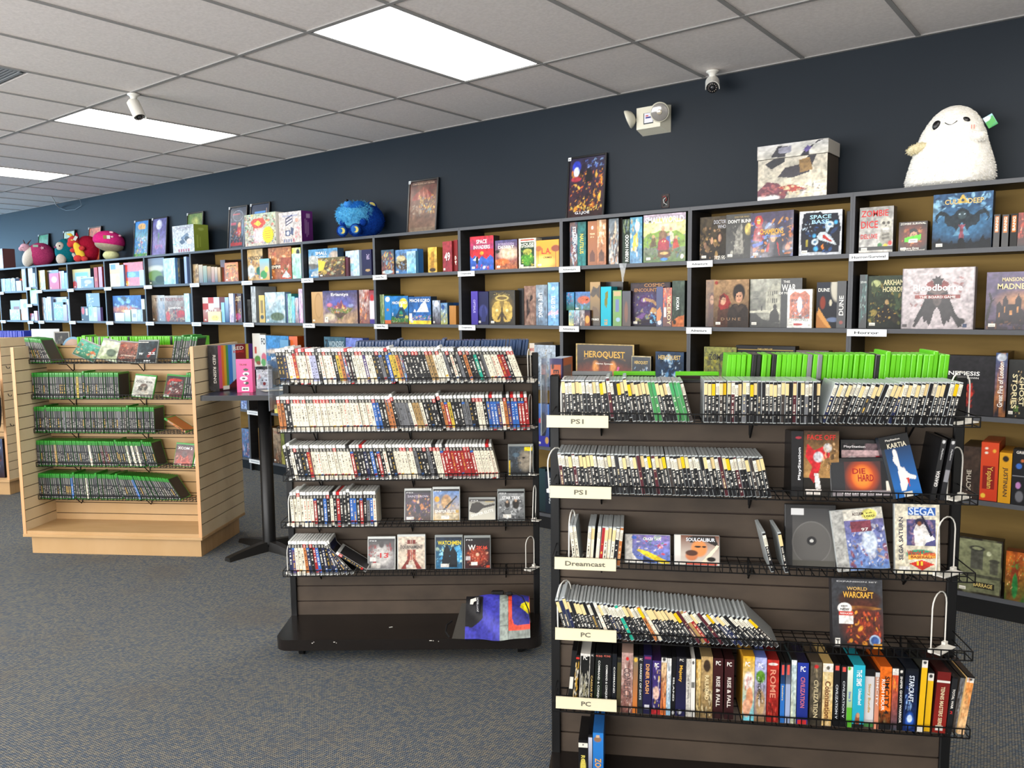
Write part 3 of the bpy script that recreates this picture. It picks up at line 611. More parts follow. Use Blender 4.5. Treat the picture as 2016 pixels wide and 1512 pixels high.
(1,-0.678,-0.595,0.600,0.266,0.020,0.235,'s',0,'2b1f18','g:3a2a20,2a1d16 n:4a382c,5 e:.25,.06,.12,.03,c8c0b0','dark brown game box spine with pale lettering, fourth shelf of rightmost bookcase',[('SCYTHE',.4,.35,.25,.4,'c8bfae',90)]),
(1,-0.595,-0.519,0.600,0.294,0.020,0.235,'s',0,'b8341a','g:d94a22,c93a1a r:.15,.2,.85,.6,8a1a14 e:.2,.08,.14,.04,e8c040 e:.75,.86,.1,.03,e8b040 e:.3,.9,.1,.02,e8e0d0 e:.3,.82,.1,.02,e8e0d0','orange red game box with gold lettering, fourth shelf of rightmost bookcase',[('Yspahan',.5,.4,.4,.38,'d8b048',-90)]),
(1,-0.514,-0.461,0.600,0.251,0.010,0.235,'s',0,'c98a14','g:e0a21c,d09414 e:.5,.88,.25,.06,2a2018','golden yellow game box with dark lettering, fourth shelf of rightmost bookcase',[('JUSTINIAN',.5,.42,.45,.58,'3a2c18',-90)]),
(1,-0.458,-0.391,0.600,0.273,0.010,0.070,'f',0,'141416','g:15151a,101014 e:.4,.7,.18,.05,3a6ac0 e:.6,.8,.1,.03,c06a3a e:.4,.35,.16,.06,b880b8 e:.5,.15,.25,.1,6a6a70 r:0,.52,1,.53,8a8a90','black game box with coloured planets, fourth shelf of rightmost bookcase',[('GRID',.5,.95,.6,.05,'e8e4da',0)]),
(1,-0.677,-0.479,0.118,0.287,0.000,0.070,'f',0,'1f1a15','g:8b8f6c,6a6c50 f:.03,2c2620 n:7a7c5c,5 p:.3,.45,.3,.82,.58,.82,.58,.45,54544a e:.44,.82,.18,.05,3a3a34 e:.44,.82,.11,.025,8b8f6c p:.74,.4,.74,.62,.92,.62,.92,.4,5a5a4c e:.83,.63,.12,.03,44443a r:.03,.3,.97,.36,4a4a3c r:.4,.12,.85,.22,1f1c16 e:.7,.75,.05,.04,c8cba8','big olive game box showing round towers, bottom right',[('BARRAGE',.6,.17,.42,.07,'d8c070',0)]),
(1,-0.464,-0.380,0.118,0.248,0.000,0.070,'f',0,'5a2412','g:c2601c,2a5a24 n:7a3416,4 e:.5,.5,.22,.3,8a3a1a e:.5,.3,.15,.25,2a7a3a s:7,e08a3a-f0c080-3a8a3a,.5,.6,.4,.35,.08','orange and green game box at the bottom right corner',[]),
(2,-2.138,-1.968,1.856,0.258,0.050,0.070,'f',0,'1c1a18','g:4a3f2c,1a1512 s:14,8a6f40-c9a060-2a2420-b8906a,.35,.4,.4,.35,.1 e:.75,.5,.12,.14,2f1f1a e:.75,.5,.06,.09,d0a080 e:.45,.45,.05,.08,c89a78 e:.2,.35,.05,.07,c09070 n:1c1814,6','dark game box showing a crowd of faces, top shelf of second bookcase from right',[('DOCTOR',.75,.87,.45,.09,'b8b8c0',0),('WHO',.82,.76,.3,.09,'b8b8c0',0),('TIME OF',.75,.07,.4,.05,'e8e4da',0),('DALEK',.78,.02,.42,.06,'e8e4da',0)]),
(2,-1.965,-1.805,1.856,0.260,0.035,0.070,'f',0,'24221e','g:34332e,22211d p:.3,.1,.38,.6,.5,.75,.62,.6,.7,.1,8a877c s:12,6a675c-a9a698-35332c,.45,.4,.25,.35,.08 e:.85,.65,.13,.13,d8c060 n:2a2924,6','charcoal game box with a grey statue and yellow moon, top shelf',[("DON'T BLINK",.53,.84,.9,.08,'f0eee8',0),('DOCTOR WHO',.6,.93,.55,.04,'a8925a',0)]),
(2,-1.805,-1.551,1.856,0.254,0.010,0.070,'f',-5,'15131c','g:3a3050,1a1620 s:24,d8762a-3a4a9a-e8a040-6a2a3a-8ab0e0-2a2a40,.5,.4,.5,.42,.1 p:.08,.8,.12,.92,.24,.94,.3,.82,.26,.7,.14,.68,b02020 p:.14,.84,.18,.9,.24,.84,.22,.74,.16,.74,d8a840 r:.15,.82,.23,.835,e8f0f8 p:.06,.4,.1,.66,.28,.68,.34,.44,.24,.36,a81c1c e:.2,.54,.03,.03,b8e8f8 p:.04,.3,.08,.22,.3,.3,.3,.36,3a6ad0 p:.36,.04,.4,.3,.5,.42,.62,.42,.7,.3,.78,.04,2a2a34 p:.34,.0,.4,.26,.46,.34,.44,.1,.5,0,a01c1c p:.7,0,.66,.3,.62,.34,.66,.1,a01c1c e:.54,.4,.06,.07,d0a07c,.2 p:.46,.4,.47,.5,.54,.53,.61,.5,.62,.38,.58,.46,.5,.46,c8a048 e:.88,.2,.06,.06,d87840 r:.3,.0,.5,.12,3a3a44 n:e8e0e8,3,.25','foil-wrapped game box with gold lettering and flames, top shelf of second bookcase from right',[('CHAMPIONS',.5,.57,.55,.12,'e8b030',0),('BATTLEREALM',.5,.46,.42,.05,'7a9ae0',0)]),
(2,-1.526,-1.304,1.856,0.242,0.010,0.070,'f',6,'12141a','g:d8dce2,c4c8ce p:.06,.08,.94,.05,.97,.6,.9,.93,.55,.93,.5,.97,.1,.95,.04,.5,141826 s:9,1a3a6a-0d1220-2a5a9a,.5,.4,.35,.35,.1 p:.42,.42,.5,.52,.62,.52,.76,.4,.9,.2,.8,.24,.62,.3,.48,.34,c9d4dc p:.55,.46,.62,.44,.78,.3,.72,.3,.56,.38,b02a20 p:.64,.5,.6,.7,.66,.76,.76,.74,.8,.62,.72,.6,.68,.5,a8bcc8 e:.72,.68,.09,.07,c9d8e0 e:.72,.68,.04,.03,4a7aa0 p:.46,.4,.34,.34,.3,.26,.4,.22,.46,.3,a8bcc8 e:.38,.3,.08,.07,c9d8e0 e:.38,.3,.035,.03,4a7aa0 e:.4,.14,.05,.05,4ab0f0,.8 e:.36,.44,.04,.04,4ab0f0,.8 e:.86,.72,.04,.04,4ab0f0,.8 r:.17,.2,.21,.36,a89a38 p:.52,.2,.56,.12,.6,.14,.57,.24,d8782a s:5,c8dcec,.2,.62,.12,.1,.04','white-framed space game box with blue lettering, top shelf of second bookcase from right',[('SPACE',.5,.86,.5,.09,'a8d8f0',0),('BASE',.5,.75,.4,.09,'a8d8f0',0)]),
(2,-1.294,-1.278,1.856,0.233,0.080,0.188,'s',0,'141416','g:17171b,101012','black game box spine behind the white-framed box, top shelf of second bookcase from right',[]),
(2,-2.095,-2.031,1.455,0.283,0.052,0.070,'f',0,'4a3020','g:8a6848,3a2618 n:6a4c30,5,.3 p:.2,0,.25,.4,.45,.55,.8,.55,1,.4,1,0,4a2a1c p:.3,.4,.35,.66,.6,.74,.85,.66,.95,.45,.6,.36,5a2a20 e:.6,.57,.2,.1,b88a6c,.15 e:.52,.58,.03,.01,2a1814 e:.68,.58,.03,.01,2a1814','brown game box half hidden behind its twin, second shelf of second bookcase from right',[]),
(2,-2.031,-1.812,1.455,0.280,0.020,0.030,'f',0,'2a1d14','g:a8845c,2f2018 n:8a6a48,5,.3 p:.1,.0,.12,.35,.2,.5,.32,.55,.42,.5,.5,.35,.5,0,4a2a1c p:.14,.45,.18,.66,.3,.72,.42,.66,.5,.5,.42,.4,.2,.36,8a2320 e:.27,.57,.085,.1,c8977a,.15 p:.18,.56,.2,.66,.28,.69,.35,.64,.33,.62,.27,.64,.22,.6,.21,.5,4a1c18 e:.245,.58,.012,.01,2a1814 e:.3,.58,.012,.01,2a1814 r:.255,.53,.29,.537,8a4038 e:.72,.72,.17,.19,201612,.2 e:.72,.64,.105,.125,c39072,.15 p:.6,.7,.64,.8,.75,.84,.84,.78,.84,.68,.8,.73,.72,.74,.65,.7,.62,.6,201612 r:.655,.655,.7,.665,2a1a14 r:.74,.655,.785,.665,2a1a14 e:.678,.642,.014,.01,1c1210 e:.762,.642,.014,.01,1c1210 p:.715,.64,.705,.6,.735,.6,a87458 r:.685,.565,.755,.573,8a4a40 p:.4,0,.42,.36,.55,.48,.66,.5,.72,.46,.8,.5,.92,.46,1,.35,1,0,2c221c p:.56,.44,.66,.5,.72,.4,.8,.5,.88,.44,.72,.3,3e3028 e:.08,.94,.05,.04,8a2a20','brown game box with a dark-haired figure in front of its twin, second shelf',[('D U N E',.5,.17,.55,.06,'8a6a4a',0)]),
(2,-1.820,-1.509,1.455,0.279,0.032,0.070,'f',0,'1a1b1a','g:8a8a7c,3d3e3a n:aaa99a,4,.7 p:.34,.34,.34,.74,.38,.84,.42,.78,.46,.9,.52,.84,.56,.92,.6,.88,.6,.34,a4a290 r:.37,.66,.39,.74,4a4a42 r:.41,.66,.43,.74,4a4a42 r:.45,.66,.47,.74,4a4a42 r:.49,.68,.51,.76,4a4a42 r:.53,.68,.55,.76,4a4a42 r:.37,.5,.39,.6,4a4a42 r:.41,.5,.43,.6,4a4a42 r:.45,.5,.47,.6,4a4a42 r:.49,.5,.51,.6,4a4a42 r:.53,.52,.55,.6,4a4a42 r:.08,.5,.22,.76,74746a r:.1,.64,.2,.66,55554d r:.1,.58,.2,.6,55554d p:.0,.34,.6,.38,.6,.3,0,.3,c4c2ae p:0,0,0,.3,.16,.28,.26,.18,.42,.12,.6,.08,.6,0,262622 r:.25,.34,.27,.42,2a2a26 e:.26,.43,.012,.015,2a2a26 p:.4,.1,.42,.3,.48,.38,.54,.38,.58,.3,.6,.1,1a1a18 e:.51,.42,.035,.06,1a1a18 r:.61,0,1,1,1e2022','wide grey war game box with a ruined street, second shelf of second bookcase from right',[('THIS',.72,.93,.12,.05,'e8e6e0',0),('WAR',.76,.81,.26,.14,'e8e6e0',0),('OF MINE',.7,.7,.24,.05,'e8e6e0',0)]),
(2,-1.579,-1.441,1.455,0.215,0.000,0.030,'f',0,'b9ab88','g:e8e6e0,e2e0d8 p:.1,.25,.1,.85,.3,.95,.5,.9,.7,.96,.9,.85,.9,.25,c27058 s:18,4a6a8a-2a3a50-c8d8e8-8a4a3a-e09a80,.5,.5,.33,.25,.1 e:.5,.6,.1,.2,d8e8f4 e:.42,.09,.22,.035,b02020','white-bordered fantasy game box in front of the war game, second shelf',[('A GAME OF',.5,.3,.6,.05,'8a8f8a',0),('THRONES',.5,.215,.7,.08,'8a8f8a',0)]),
(2,-1.427,-1.318,1.455,0.252,0.030,0.070,'f',4,'10131c','g:1f2433,10141c e:.3,.55,.13,.14,8a3420 e:.68,.55,.07,.07,cfc9b0 e:.98,.88,.3,.3,c9c4b4 p:0,0,0,.35,.2,.2,.55,.05,.6,0,b87838 p:.1,.45,.05,.3,.4,.08,.6,0,.75,0,d89a50 e:.8,.18,.3,.05,6a7a9a','navy game box with planets over orange sand, second shelf of second bookcase from right',[('DUNE',.35,.83,.55,.08,'f0eee6',0)]),
(2,-1.318,-1.270,1.455,0.256,0.030,0.235,'s',0,'14161c','g:14161c,101217 e:.5,.12,.2,.04,8a2a1a','black game box spine with white lettering, second shelf of second bookcase from right',[('DUNE',.5,.48,.5,.42,'f0eee6',90)]),
(2,-2.101,-1.894,1.025,0.308,0.050,0.070,'f',0,'4a4a20','g:8a8a3a,6a6a2a s:20,2a2a20-c8b82a-3c3c2c,.5,.6,.5,.4,.1','yellow and black game box with ragged black edge, third shelf of second bookcase from right',[('ZOMBIE',.45,.8,.6,.12,'2a2a20',0)]),
(2,-1.902,-1.549,1.025,0.321,0.060,0.070,'f',0,'17161a','g:1d1c20,141317 r:.03,.92,.97,.93,b89a50','wide black game box with thin gold lines, third shelf of second bookcase from right',[('THE LORD OF',.5,.94,.25,.03,'c9ab60',0)]),
(2,-1.550,-1.365,1.025,0.300,0.070,0.070,'f',0,'3a2420','g:4a2e28,3a2420','low maroon game box behind the lime cases, third shelf of second bookcase from right',[]),
(3,-3.075,-3.015,1.856,0.292,0.030,0.235,'s',0,'12161c','g:2a4560,2a2420 n:8a5a3a,5 s:10,c8d0d8-3a6a9a-8a3a2a,.5,.4,.4,.4,.2','dark blue spine with white lettering, leftmost, top shelf of third bookcase from right',[('STEAMPUNK',.6,.6,.4,.6,'e4ecf2',-90)]),
(3,-3.013,-2.946,1.856,0.291,0.030,0.235,'s',0,'1a4a48','g:2f6a68,2a7a7a n:1c5050,4','teal game box spine with yellow lettering, top shelf of third bookcase from right',[('NAUTILUS',.5,.5,.45,.45,'d8c84a',-90)]),
(3,-2.931,-2.861,1.856,0.290,0.030,0.235,'s',0,'6a4024','g:a8683c,8a4f28 e:.5,.85,.12,.04,f0e8d8 p:.2,.08,.2,.25,.5,.35,.8,.25,.8,.08,5a2c18','tan game box spine beside its twin, left, top shelf of third bookcase from right',[('YEAR',.5,.71,.6,.04,'e8d8a8',0),('BY X',.5,.64,.4,.03,'e8d8a8',0)]),
(3,-2.860,-2.790,1.856,0.294,0.030,0.235,'s',0,'7a4c2c','g:c08a58,9a5a34 s:5,e8d8c0-d8a878,.5,.7,.4,.25,.2 p:.2,.08,.2,.25,.5,.35,.8,.25,.8,.08,5a3420','tan game box spine beside its twin, right, top shelf of third bookcase from right',[('YEAR',.5,.71,.6,.04,'f0e4c8',0)]),
(3,-2.802,-2.782,1.856,0.293,0.050,0.218,'s',0,'100c0a','g:1d120e,120c0a','narrow black spine between tan and grey boxes, top shelf of third bookcase from right',[]),
(3,-2.768,-2.696,1.856,0.294,0.030,0.235,'s',0,'3a2a20','g:6a7880,4a2a1c s:14,c88a58-a8b8c0-2a1a14-e0c8a8,.5,.4,.5,.4,.2','brown and grey game box spine with crowded picture, top shelf of third bookcase from right',[]),
(3,-2.712,-2.686,1.856,0.295,0.060,0.208,'s',0,'140d0a','g:1f130e,150e0a','dark filler slab for gap shade beside crowded picture, top shelf of third bookcase from right',[]),  # dark slab put in for the shade of an empty gap
(3,-2.667,-2.612,1.856,0.284,0.030,0.235,'s',0,'1a2a1c','g:26382a,1c2c20 s:6,8a9a6a-2a3a2a-6a7a8a,.5,.85,.4,.15,.2','dark green spine with white lettering, top shelf of third bookcase from right',[('ROBIN HOOD',.62,.35,.45,.6,'eef0ea',90)]),
(3,-2.605,-2.518,1.856,0.290,0.020,0.235,'s',0,'2a6a8a','g:4a9ab8,5a8ab0 p:.2,.3,.3,.6,.6,.7,.7,.4,.4,.25,d8b040 s:8,e8e0c0-2a5a8a-c8a868-8ac0d8,.5,.5,.45,.45,.15 e:.6,.8,.2,.1,e0e4e0','bright blue spine with golden letters, top shelf of third bookcase from right',[]),
(3,-2.497,-2.209,1.856,0.294,0.000,0.070,'f',0,'2a3a1c','g:b0a0b0,4a6a2a p:0,.55,0,.84,.3,.9,.7,.92,1,.84,1,.55,d4cc70 e:.5,.72,.5,.12,e4e4a8,1 p:0,.5,.1,.6,.3,.62,.4,.66,.6,.62,.8,.64,1,.52,1,.3,0,.3,7a9a3a s:22,3a6a2a-7a4a2a-4a5a7a-2a3a1c-9a8a4a-5a8a3a,.5,.3,.48,.22,.07 p:.36,.4,.38,.62,.44,.66,.5,.66,.56,.6,.58,.4,7a5a40 e:.47,.7,.045,.055,c09070,.2 p:.6,.42,.6,.58,.66,.64,.72,.58,.74,.42,c8c4a8 e:.66,.67,.035,.04,d8b090,.2 p:.54,.3,.55,.52,.63,.54,.66,.3,4a6aa8 e:.6,.57,.03,.035,d0a888 p:.34,.26,.36,.44,.5,.5,.62,.42,.62,.26,.5,.2,9a2a3a e:.49,.42,.05,.045,c04848,.2 e:.46,.43,.012,.01,e8e0a0 e:.52,.43,.012,.01,e8e0a0 p:.7,.26,.72,.46,.8,.48,.86,.3,a83828 e:.78,.5,.03,.035,c8a080 p:.16,.3,.2,.5,.28,.52,.32,.34,5a4a2a e:.24,.54,.035,.035,b08a68 p:.34,.12,.36,.24,.64,.24,.66,.12,.5,.06,5a3822 e:.5,.18,.1,.03,c8a060 e:.5,.055,.09,.03,2a7ad0 e:.92,.1,.04,.05,d8d8c8','large colourful game box with a warrior crowd, top shelf of third bookcase from right',[('SMALLWORLD',.5,.88,.92,.13,'f4f4f6',0)]),
(3,-3.066,-3.025,1.455,0.104,0.000,0.038,'s',0,'2a5a6a','g:6ab0c8,c8c078 s:6,d8b050-3a6a8a,.5,.5,.4,.4,.25','tiny light blue deck box, first of a low row, second shelf',[]),
(3,-3.024,-2.977,1.455,0.104,0.000,0.048,'s',0,'2a2a3a','g:9ab8c8,2a2030 s:6,c8c8d0-8a2a4a-3a4a6a,.5,.5,.4,.4,.25','tiny grey and violet deck box, second of a low row, second shelf',[]),
(3,-2.974,-2.938,1.455,0.104,0.000,0.048,'s',0,'6a6468','g:a09a9c,6a5a58 s:6,c8b8a8-3a3030,.5,.4,.4,.4,.25','tiny grey deck box, third of a low row, second shelf of third bookcase from right',[]),
(3,-2.937,-2.895,1.455,0.104,0.000,0.048,'s',0,'3a2a30','g:2a2840,8a4a24 e:.5,.4,.4,.25,e0a050','tiny dark deck box with an orange glow, second shelf of third bookcase from right',[]),
(3,-2.907,-2.829,1.455,0.290,0.020,0.235,'s',0,'3a2a14','g:a8844a,14100c p:0,.7,.3,.9,.7,.85,1,.95,1,.6,.6,.72,.3,.65,3a2c1c p:.1,.3,.3,.45,.7,.4,.9,.28,.9,.22,.1,.22,5a4020 e:.5,.8,.2,.03,2a2014','black and ochre spine with silhouettes, second shelf of third bookcase from right',[('TRIBES',.5,.145,.8,.045,'f0eee6',0)]),
(3,-2.873,-2.696,1.455,0.291,0.090,0.070,'f',0,'121110','g:151413,0e0d0c','plain black game box set back behind the cyan one, second shelf',[]),
(3,-2.817,-2.738,1.455,0.257,0.010,0.078,'s',0,'148a9a','g:1fb4c8,1aa8c0 p:.35,.6,.45,.85,.7,.9,.65,.6,.55,.45,.35,.55,7a7a30','cyan spine with an olive island map, second shelf of third bookcase from right',[('ISLE',.5,.1,.3,.14,'e0a040',90)]),
(3,-2.725,-2.660,1.455,0.231,0.010,0.078,'s',0,'4a6a2c','g:6a9a4a,5a8a3c r:.3,.4,.7,.75,5a6a9a r:.1,.85,.9,.97,b89a6a e:.6,.18,.25,.06,8aa8c8','green spine with a slate blue plaque, second shelf of third bookcase from right',[]),
(3,-2.661,-2.596,1.455,0.226,0.015,0.235,'s',0,'20181c','g:2a3040,3a2418 e:.5,.4,.2,.3,6a3a20','dark navy brown spine beside the green one, second shelf of third bookcase from right',[]),
(3,-2.611,-2.329,1.455,0.277,0.042,0.070,'f',0,'17141c','g:3a2c30,241c34 f:.03,1c181c e:.4,.5,.3,.28,4a3a6a,.9 s:9,8a8a5a-5a7aa8-b0a070,.5,.4,.4,.3,.07 p:.2,.5,.24,.66,.36,.72,.48,.66,.5,.54,.42,.46,.3,.44,4a2a5a e:.34,.6,.07,.05,8a6aa8 e:.34,.6,.025,.04,d8d0a0 p:.36,.66,.6,.6,.68,.5,.64,.46,.56,.54,.38,.58,a8845c p:.5,.36,.56,.44,.66,.4,.74,.24,.68,.2,.6,.3,.5,.3,b89060 p:.14,.2,.3,.3,.4,.3,.3,.16,6a4a80 s:10,5ab8e8-9ad8f8-4aa0d8,.66,.2,.14,.13,.05 p:.12,.1,.5,.14,.5,.1,.12,.06,2a2028','purple-black space game box with copper lettering, second shelf of third bookcase from right',[('COSMIC',.6,.94,.5,.08,'a8743c',0),('ENCOUNTER',.45,.83,.7,.08,'a8743c',0)]),
(3,-2.408,-2.364,1.455,0.248,0.010,0.030,'s',0,'1c2a5a','g:1d2f6a,18244a e:.5,.1,.3,.06,e0e0e0 p:.1,.15,.1,.4,.6,.5,.9,.3,.6,.15,c87838','navy spine with a fox, right of the purple box, second shelf',[]),
(3,-2.357,-2.296,1.455,0.241,0.000,0.038,'s',0,'5a2a1c','g:a8503a,4a1c18 s:7,d8a878-2a3a6a-d04a2a,.4,.8,.4,.2,.2 r:.1,.25,.35,.5,d0d4dc','red-brown spine with big cream lettering, second shelf of third bookcase from right',[('VICEROY',.68,.42,.4,.75,'e4cfa0',-90)]),
(3,-2.294,-2.211,1.455,0.282,0.000,0.235,'s',0,'1c241e','g:3a4a40,1f2822 n:5a6a5a,5 p:0,0,0,.12,.5,.22,1,.25,1,0,b8683a e:.2,.1,.14,.05,2a2420','dark green-grey spine with small white lettering, second shelf of third bookcase from right',[('KHORA',.45,.5,.25,.28,'e8f0ec',-90)]),
(3,-3.036,-2.584,1.025,0.308,0.042,0.070,'f',0,'1a120c','g:1c0f0c,301408 f:.022,b89a50 e:.5,.4,.42,.18,7a3014,.9 e:.35,.5,.05,.12,d88a3a,.8 e:.65,.5,.05,.12,d88a3a,.8 s:16,1a1010-2a1a12-140c0a,.5,.14,.45,.12,.07 p:.44,.06,.46,.24,.52,.32,.6,.28,.62,.14,.58,.04,a86a44 e:.52,.34,.03,.05,b88058 p:.1,.3,.44,.18,.44,.15,c8c8c8 s:9,3a5a9a-8a3a2a-b08850,.5,.2,.38,.1,.04 p:.62,.12,.68,.3,.73,.52,.76,.5,.71,.28,.66,.1,d8589a p:.14,.64,.3,.72,.5,.74,.7,.72,.86,.64,.86,.68,.5,.8,.14,.68,6a4a1c','wide black dungeon game box with arched gold lettering, third shelf of third bookcase from right',[('HEROQUEST',.5,.76,.7,.17,'e0b04a',0),('Game System',.5,.57,.3,.05,'f0e8d8',0)]),
(3,-2.584,-2.444,1.025,0.239,0.010,0.030,'f',0,'14161a','g:2a3440,12161c f:.03,c8b88a s:8,8ab0d0-2a3a4a-d0d8e0,.5,.4,.35,.3,.1','small black dungeon box with a pale tower, third shelf of third bookcase from right',[('HEROQUEST',.5,.82,.7,.1,'e0c070',0),('WITCH LORD',.5,.5,.7,.08,'d0dce8',0)]),
(3,-2.417,-2.221,1.025,0.271,0.020,0.070,'f',0,'16202c','g:1f3a5a,12202e s:16,6aa0d0-2a5a8a-c8e0f0-14202c,.5,.5,.4,.35,.12','icy blue dungeon game box, third shelf of third bookcase from right',[('HEROQUEST',.5,.86,.78,.12,'e0c070',0)]),
(4,-3.961,-3.735,1.856,0.248,0.020,0.070,'f',0,'2a2426','g:c8202a,1f4fa8 r:0,.3,1,.62,c8202a p:0,0,0,.45,.1,.35,.2,.46,.35,.3,.5,.42,.7,.32,.85,.44,1,.35,1,0,2a5ab8 p:.1,.3,.3,.42,.4,.3,.3,.28,e8eef4 e:.3,.3,.06,.12,16161c e:.5,.5,.08,.05,f0b030 s:4,e8e4dc-c8202a,.5,.1,.4,.05,.06','red and blue arcade game box with white block lettering, top shelf',[('SPACE',.5,.84,.45,.12,'f4f2ee',0),('INVADERS',.5,.68,.7,.11,'f4f2ee',0)]),
(4,-3.720,-3.518,1.856,0.207,0.020,0.070,'f',0,'5a2c1c','g:4a4878,a85a2a e:.6,.55,.4,.2,e0c8a8,.8 e:.3,.25,.35,.12,c8642a s:7,8a3a1c-e0a060,.5,.15,.45,.12,.07 e:.1,.62,.1,.06,2a2420','purple and orange desert game tin, top shelf of fourth bookcase from right',[('FORBIDDEN',.5,.86,.7,.08,'b8a8c8',0),('DESERT',.5,.76,.72,.1,'f2eee8',0)]),
(4,-3.504,-3.352,1.856,0.208,0.020,0.070,'f',0,'b8b49a','g:e8e2d0,d8d0b8 r:.1,.06,.9,.87,1f3a24 e:.5,.3,.35,.22,4a8a2a e:.5,.55,.25,.1,a8a84a s:7,7ac83a-1a2a18-e0d060,.5,.35,.35,.25,.08 r:.1,.92,.9,.97,c04030','cream-bordered adventure game box with green jungle, top shelf of fourth bookcase from right',[('HOUSE',.5,.8,.75,.1,'f4f2e0',0),('OF DANGER',.5,.72,.75,.06,'f4f2e0',0)]),
(4,-3.346,-3.155,1.856,0.186,0.015,0.070,'f',0,'a8641c','g:e8a020,d88a1c e:.3,.2,.4,.2,f8e070,1 r:.84,0,.88,.6,7a3a18 e:.86,.68,.2,.12,8a3a1c e:.1,.7,.14,.1,a85a20 r:.06,0,.09,.65,7a3a18','yellow sunset crime game box with palm trees, top shelf of fourth bookcase from right',[('L.A.',.45,.6,.42,.22,'c8301c',0),('CRIMES',.5,.36,.38,.07,'5a2414',0)]),
(4,-3.967,-3.903,1.455,0.248,0.030,0.235,'s',0,'3a2a8a','g:4a38a8,3a2c90','violet game box spine, second shelf of fourth bookcase from right',[('OPTIMUS',.5,.55,.35,.4,'b8b0e8',-90)]),
(4,-3.910,-3.807,1.455,0.243,0.040,0.070,'f',0,'181a3a','g:1f2250,171a3c e:.5,.4,.4,.2,3a4080 p:.3,.1,.4,.5,.6,.6,.8,.3,.7,.1,2a3068','dark blue front of the violet game box, second shelf of fourth bookcase from right',[]),
(4,-3.767,-3.527,1.455,0.249,0.000,0.070,'f',0,'2c2414','g:3a3018,1c160c f:.02,1a1610 e:.5,.55,.36,.3,7a642c,.7 p:.12,.2,.1,.5,.22,.66,.4,.7,.46,.5,.48,.2,.4,.08,.2,.1,c0a04a p:.88,.2,.9,.5,.78,.66,.6,.7,.54,.5,.52,.2,.6,.08,.8,.1,c0a04a e:.3,.42,.05,.04,f8e8a0,.6 e:.7,.42,.05,.04,f8e8a0,.6 p:.48,.4,.3,.16,.36,.14,.49,.3,4a3818 p:.52,.4,.7,.16,.64,.14,.51,.3,4a3818 p:.49,.5,.42,.06,.47,.04,.5,.3,.53,.04,.58,.06,.51,.5,3a2c14 e:.5,.78,.26,.08,c8b060,.2 e:.5,.78,.2,.05,5a4820,.2 s:8,e0c878-8a7430,.5,.9,.3,.04,.04','wrapped brown and gold game box with ornate shapes, second shelf of fourth bookcase from right',[('METROPOLIS',.5,.92,.7,.05,'2a2418',0)]),
(4,-3.540,-3.488,1.455,0.261,0.050,0.218,'s',0,'0c0d10','g:101216,0a0b0e','tall black spine beside the ornate gold box, second shelf of fourth bookcase from right',[]),
(4,-3.459,-3.357,1.455,0.276,0.020,0.235,'s',0,'5a4038','g:8a6a5c,6a4c40 p:.2,.2,.2,.6,.5,.85,.8,.7,.5,.6,.45,.3,2a1c1c n:a88a78,5','dusky pink spine with a dark hook shape, second shelf of fourth bookcase from right',[]),
(4,-3.355,-3.258,1.455,0.281,0.020,0.235,'s',0,'3a4a58','g:8a9aa8,5a7a98 n:2a3440,5','grey blue spine with pale lettering, near the upright, second shelf of fourth bookcase from right',[('LIFE RISING',.4,.5,.35,.6,'e4ecf2',-90)]),
(4,-3.238,-3.149,1.455,0.295,0.000,0.235,'s',0,'4a84b8','g:6aa4d4,5a98cc e:.5,.86,.17,.04,c8dcec n:8ab8d8,3,.4 p:0,.28,.3,.36,.6,.3,1,.38,1,.26,0,.24,c8a8c0','light blue spine with white lettering, second shelf of fourth bookcase from right',[('TALES OF LOOT',.5,.43,.4,.52,'f4f6f8',-90)]),
(4,-3.431,-3.387,1.025,0.301,0.040,0.228,'s',0,'c8bcae','g:d8ccbc,c8b8a8','cream spine with red lettering, third shelf of fourth bookcase from right',[('MARVEL',.5,.85,.9,.08,'b02020',0)]),
(4,-3.372,-3.191,1.025,0.292,0.020,0.070,'f',0,'3a4450','g:a8b8c8,4a5a6a s:16,c8d8e8-3a4a5a-7a90a8-8a7a5a,.5,.45,.4,.4,.12','pale silvery blue game box behind the middle rack',[('HEROES',.5,.87,.6,.09,'c8d4e0',0)]),
(4,-3.335,-3.234,0.600,0.304,0.000,0.070,'f',0,'16233a','g:4a7ac8,1c2c78 e:.5,.5,.3,.3,12182a e:.2,.6,.1,.06,c83040 r:0,0,1,.25,2a2a9a e:.8,.15,.15,.08,c8a050','bright blue game box between the two racks',[]),
(4,-3.355,-3.291,0.118,0.313,0.030,0.070,'f',0,'0f2a30','g:1a3c44,10262c','dark teal game box between the two racks',[]),
(4,-3.284,-3.227,0.118,0.299,0.020,0.235,'s',0,'14202e','g:1c2c3e,141f2c','navy spine with white lettering between the two racks',[('RED RISING',.72,.55,.35,.62,'e4e8ec',-90)]),
(5,-4.932,-4.786,1.856,0.199,0.030,0.070,'f',0,'1f2c3a','g:3a5a70,8a5040 s:16,2a3a4a-c88a3a-a83a2a-7ab0c8-e0c850,.5,.5,.45,.4,.14 e:.5,.1,.4,.08,9ab8c8','blue game box with a swirling red dragon, top shelf of fifth bookcase from right',[]),
(5,-4.799,-4.539,1.856,0.193,0.047,0.070,'f',0,'3a7ac0','g:6a9ad0,4a7ab0 e:.4,.4,.35,.25,5a4a3a e:.3,.65,.2,.12,c8b88a s:10,8ab0d8-3a3a30-c8c0a0,.5,.4,.4,.3,.1 r:.9,.1,1,.9,2a6ac0','sky blue game box with brown rocks, top shelf of fifth bookcase from right',[('LOST',.45,.8,.35,.1,'5a4a2a',0)]),
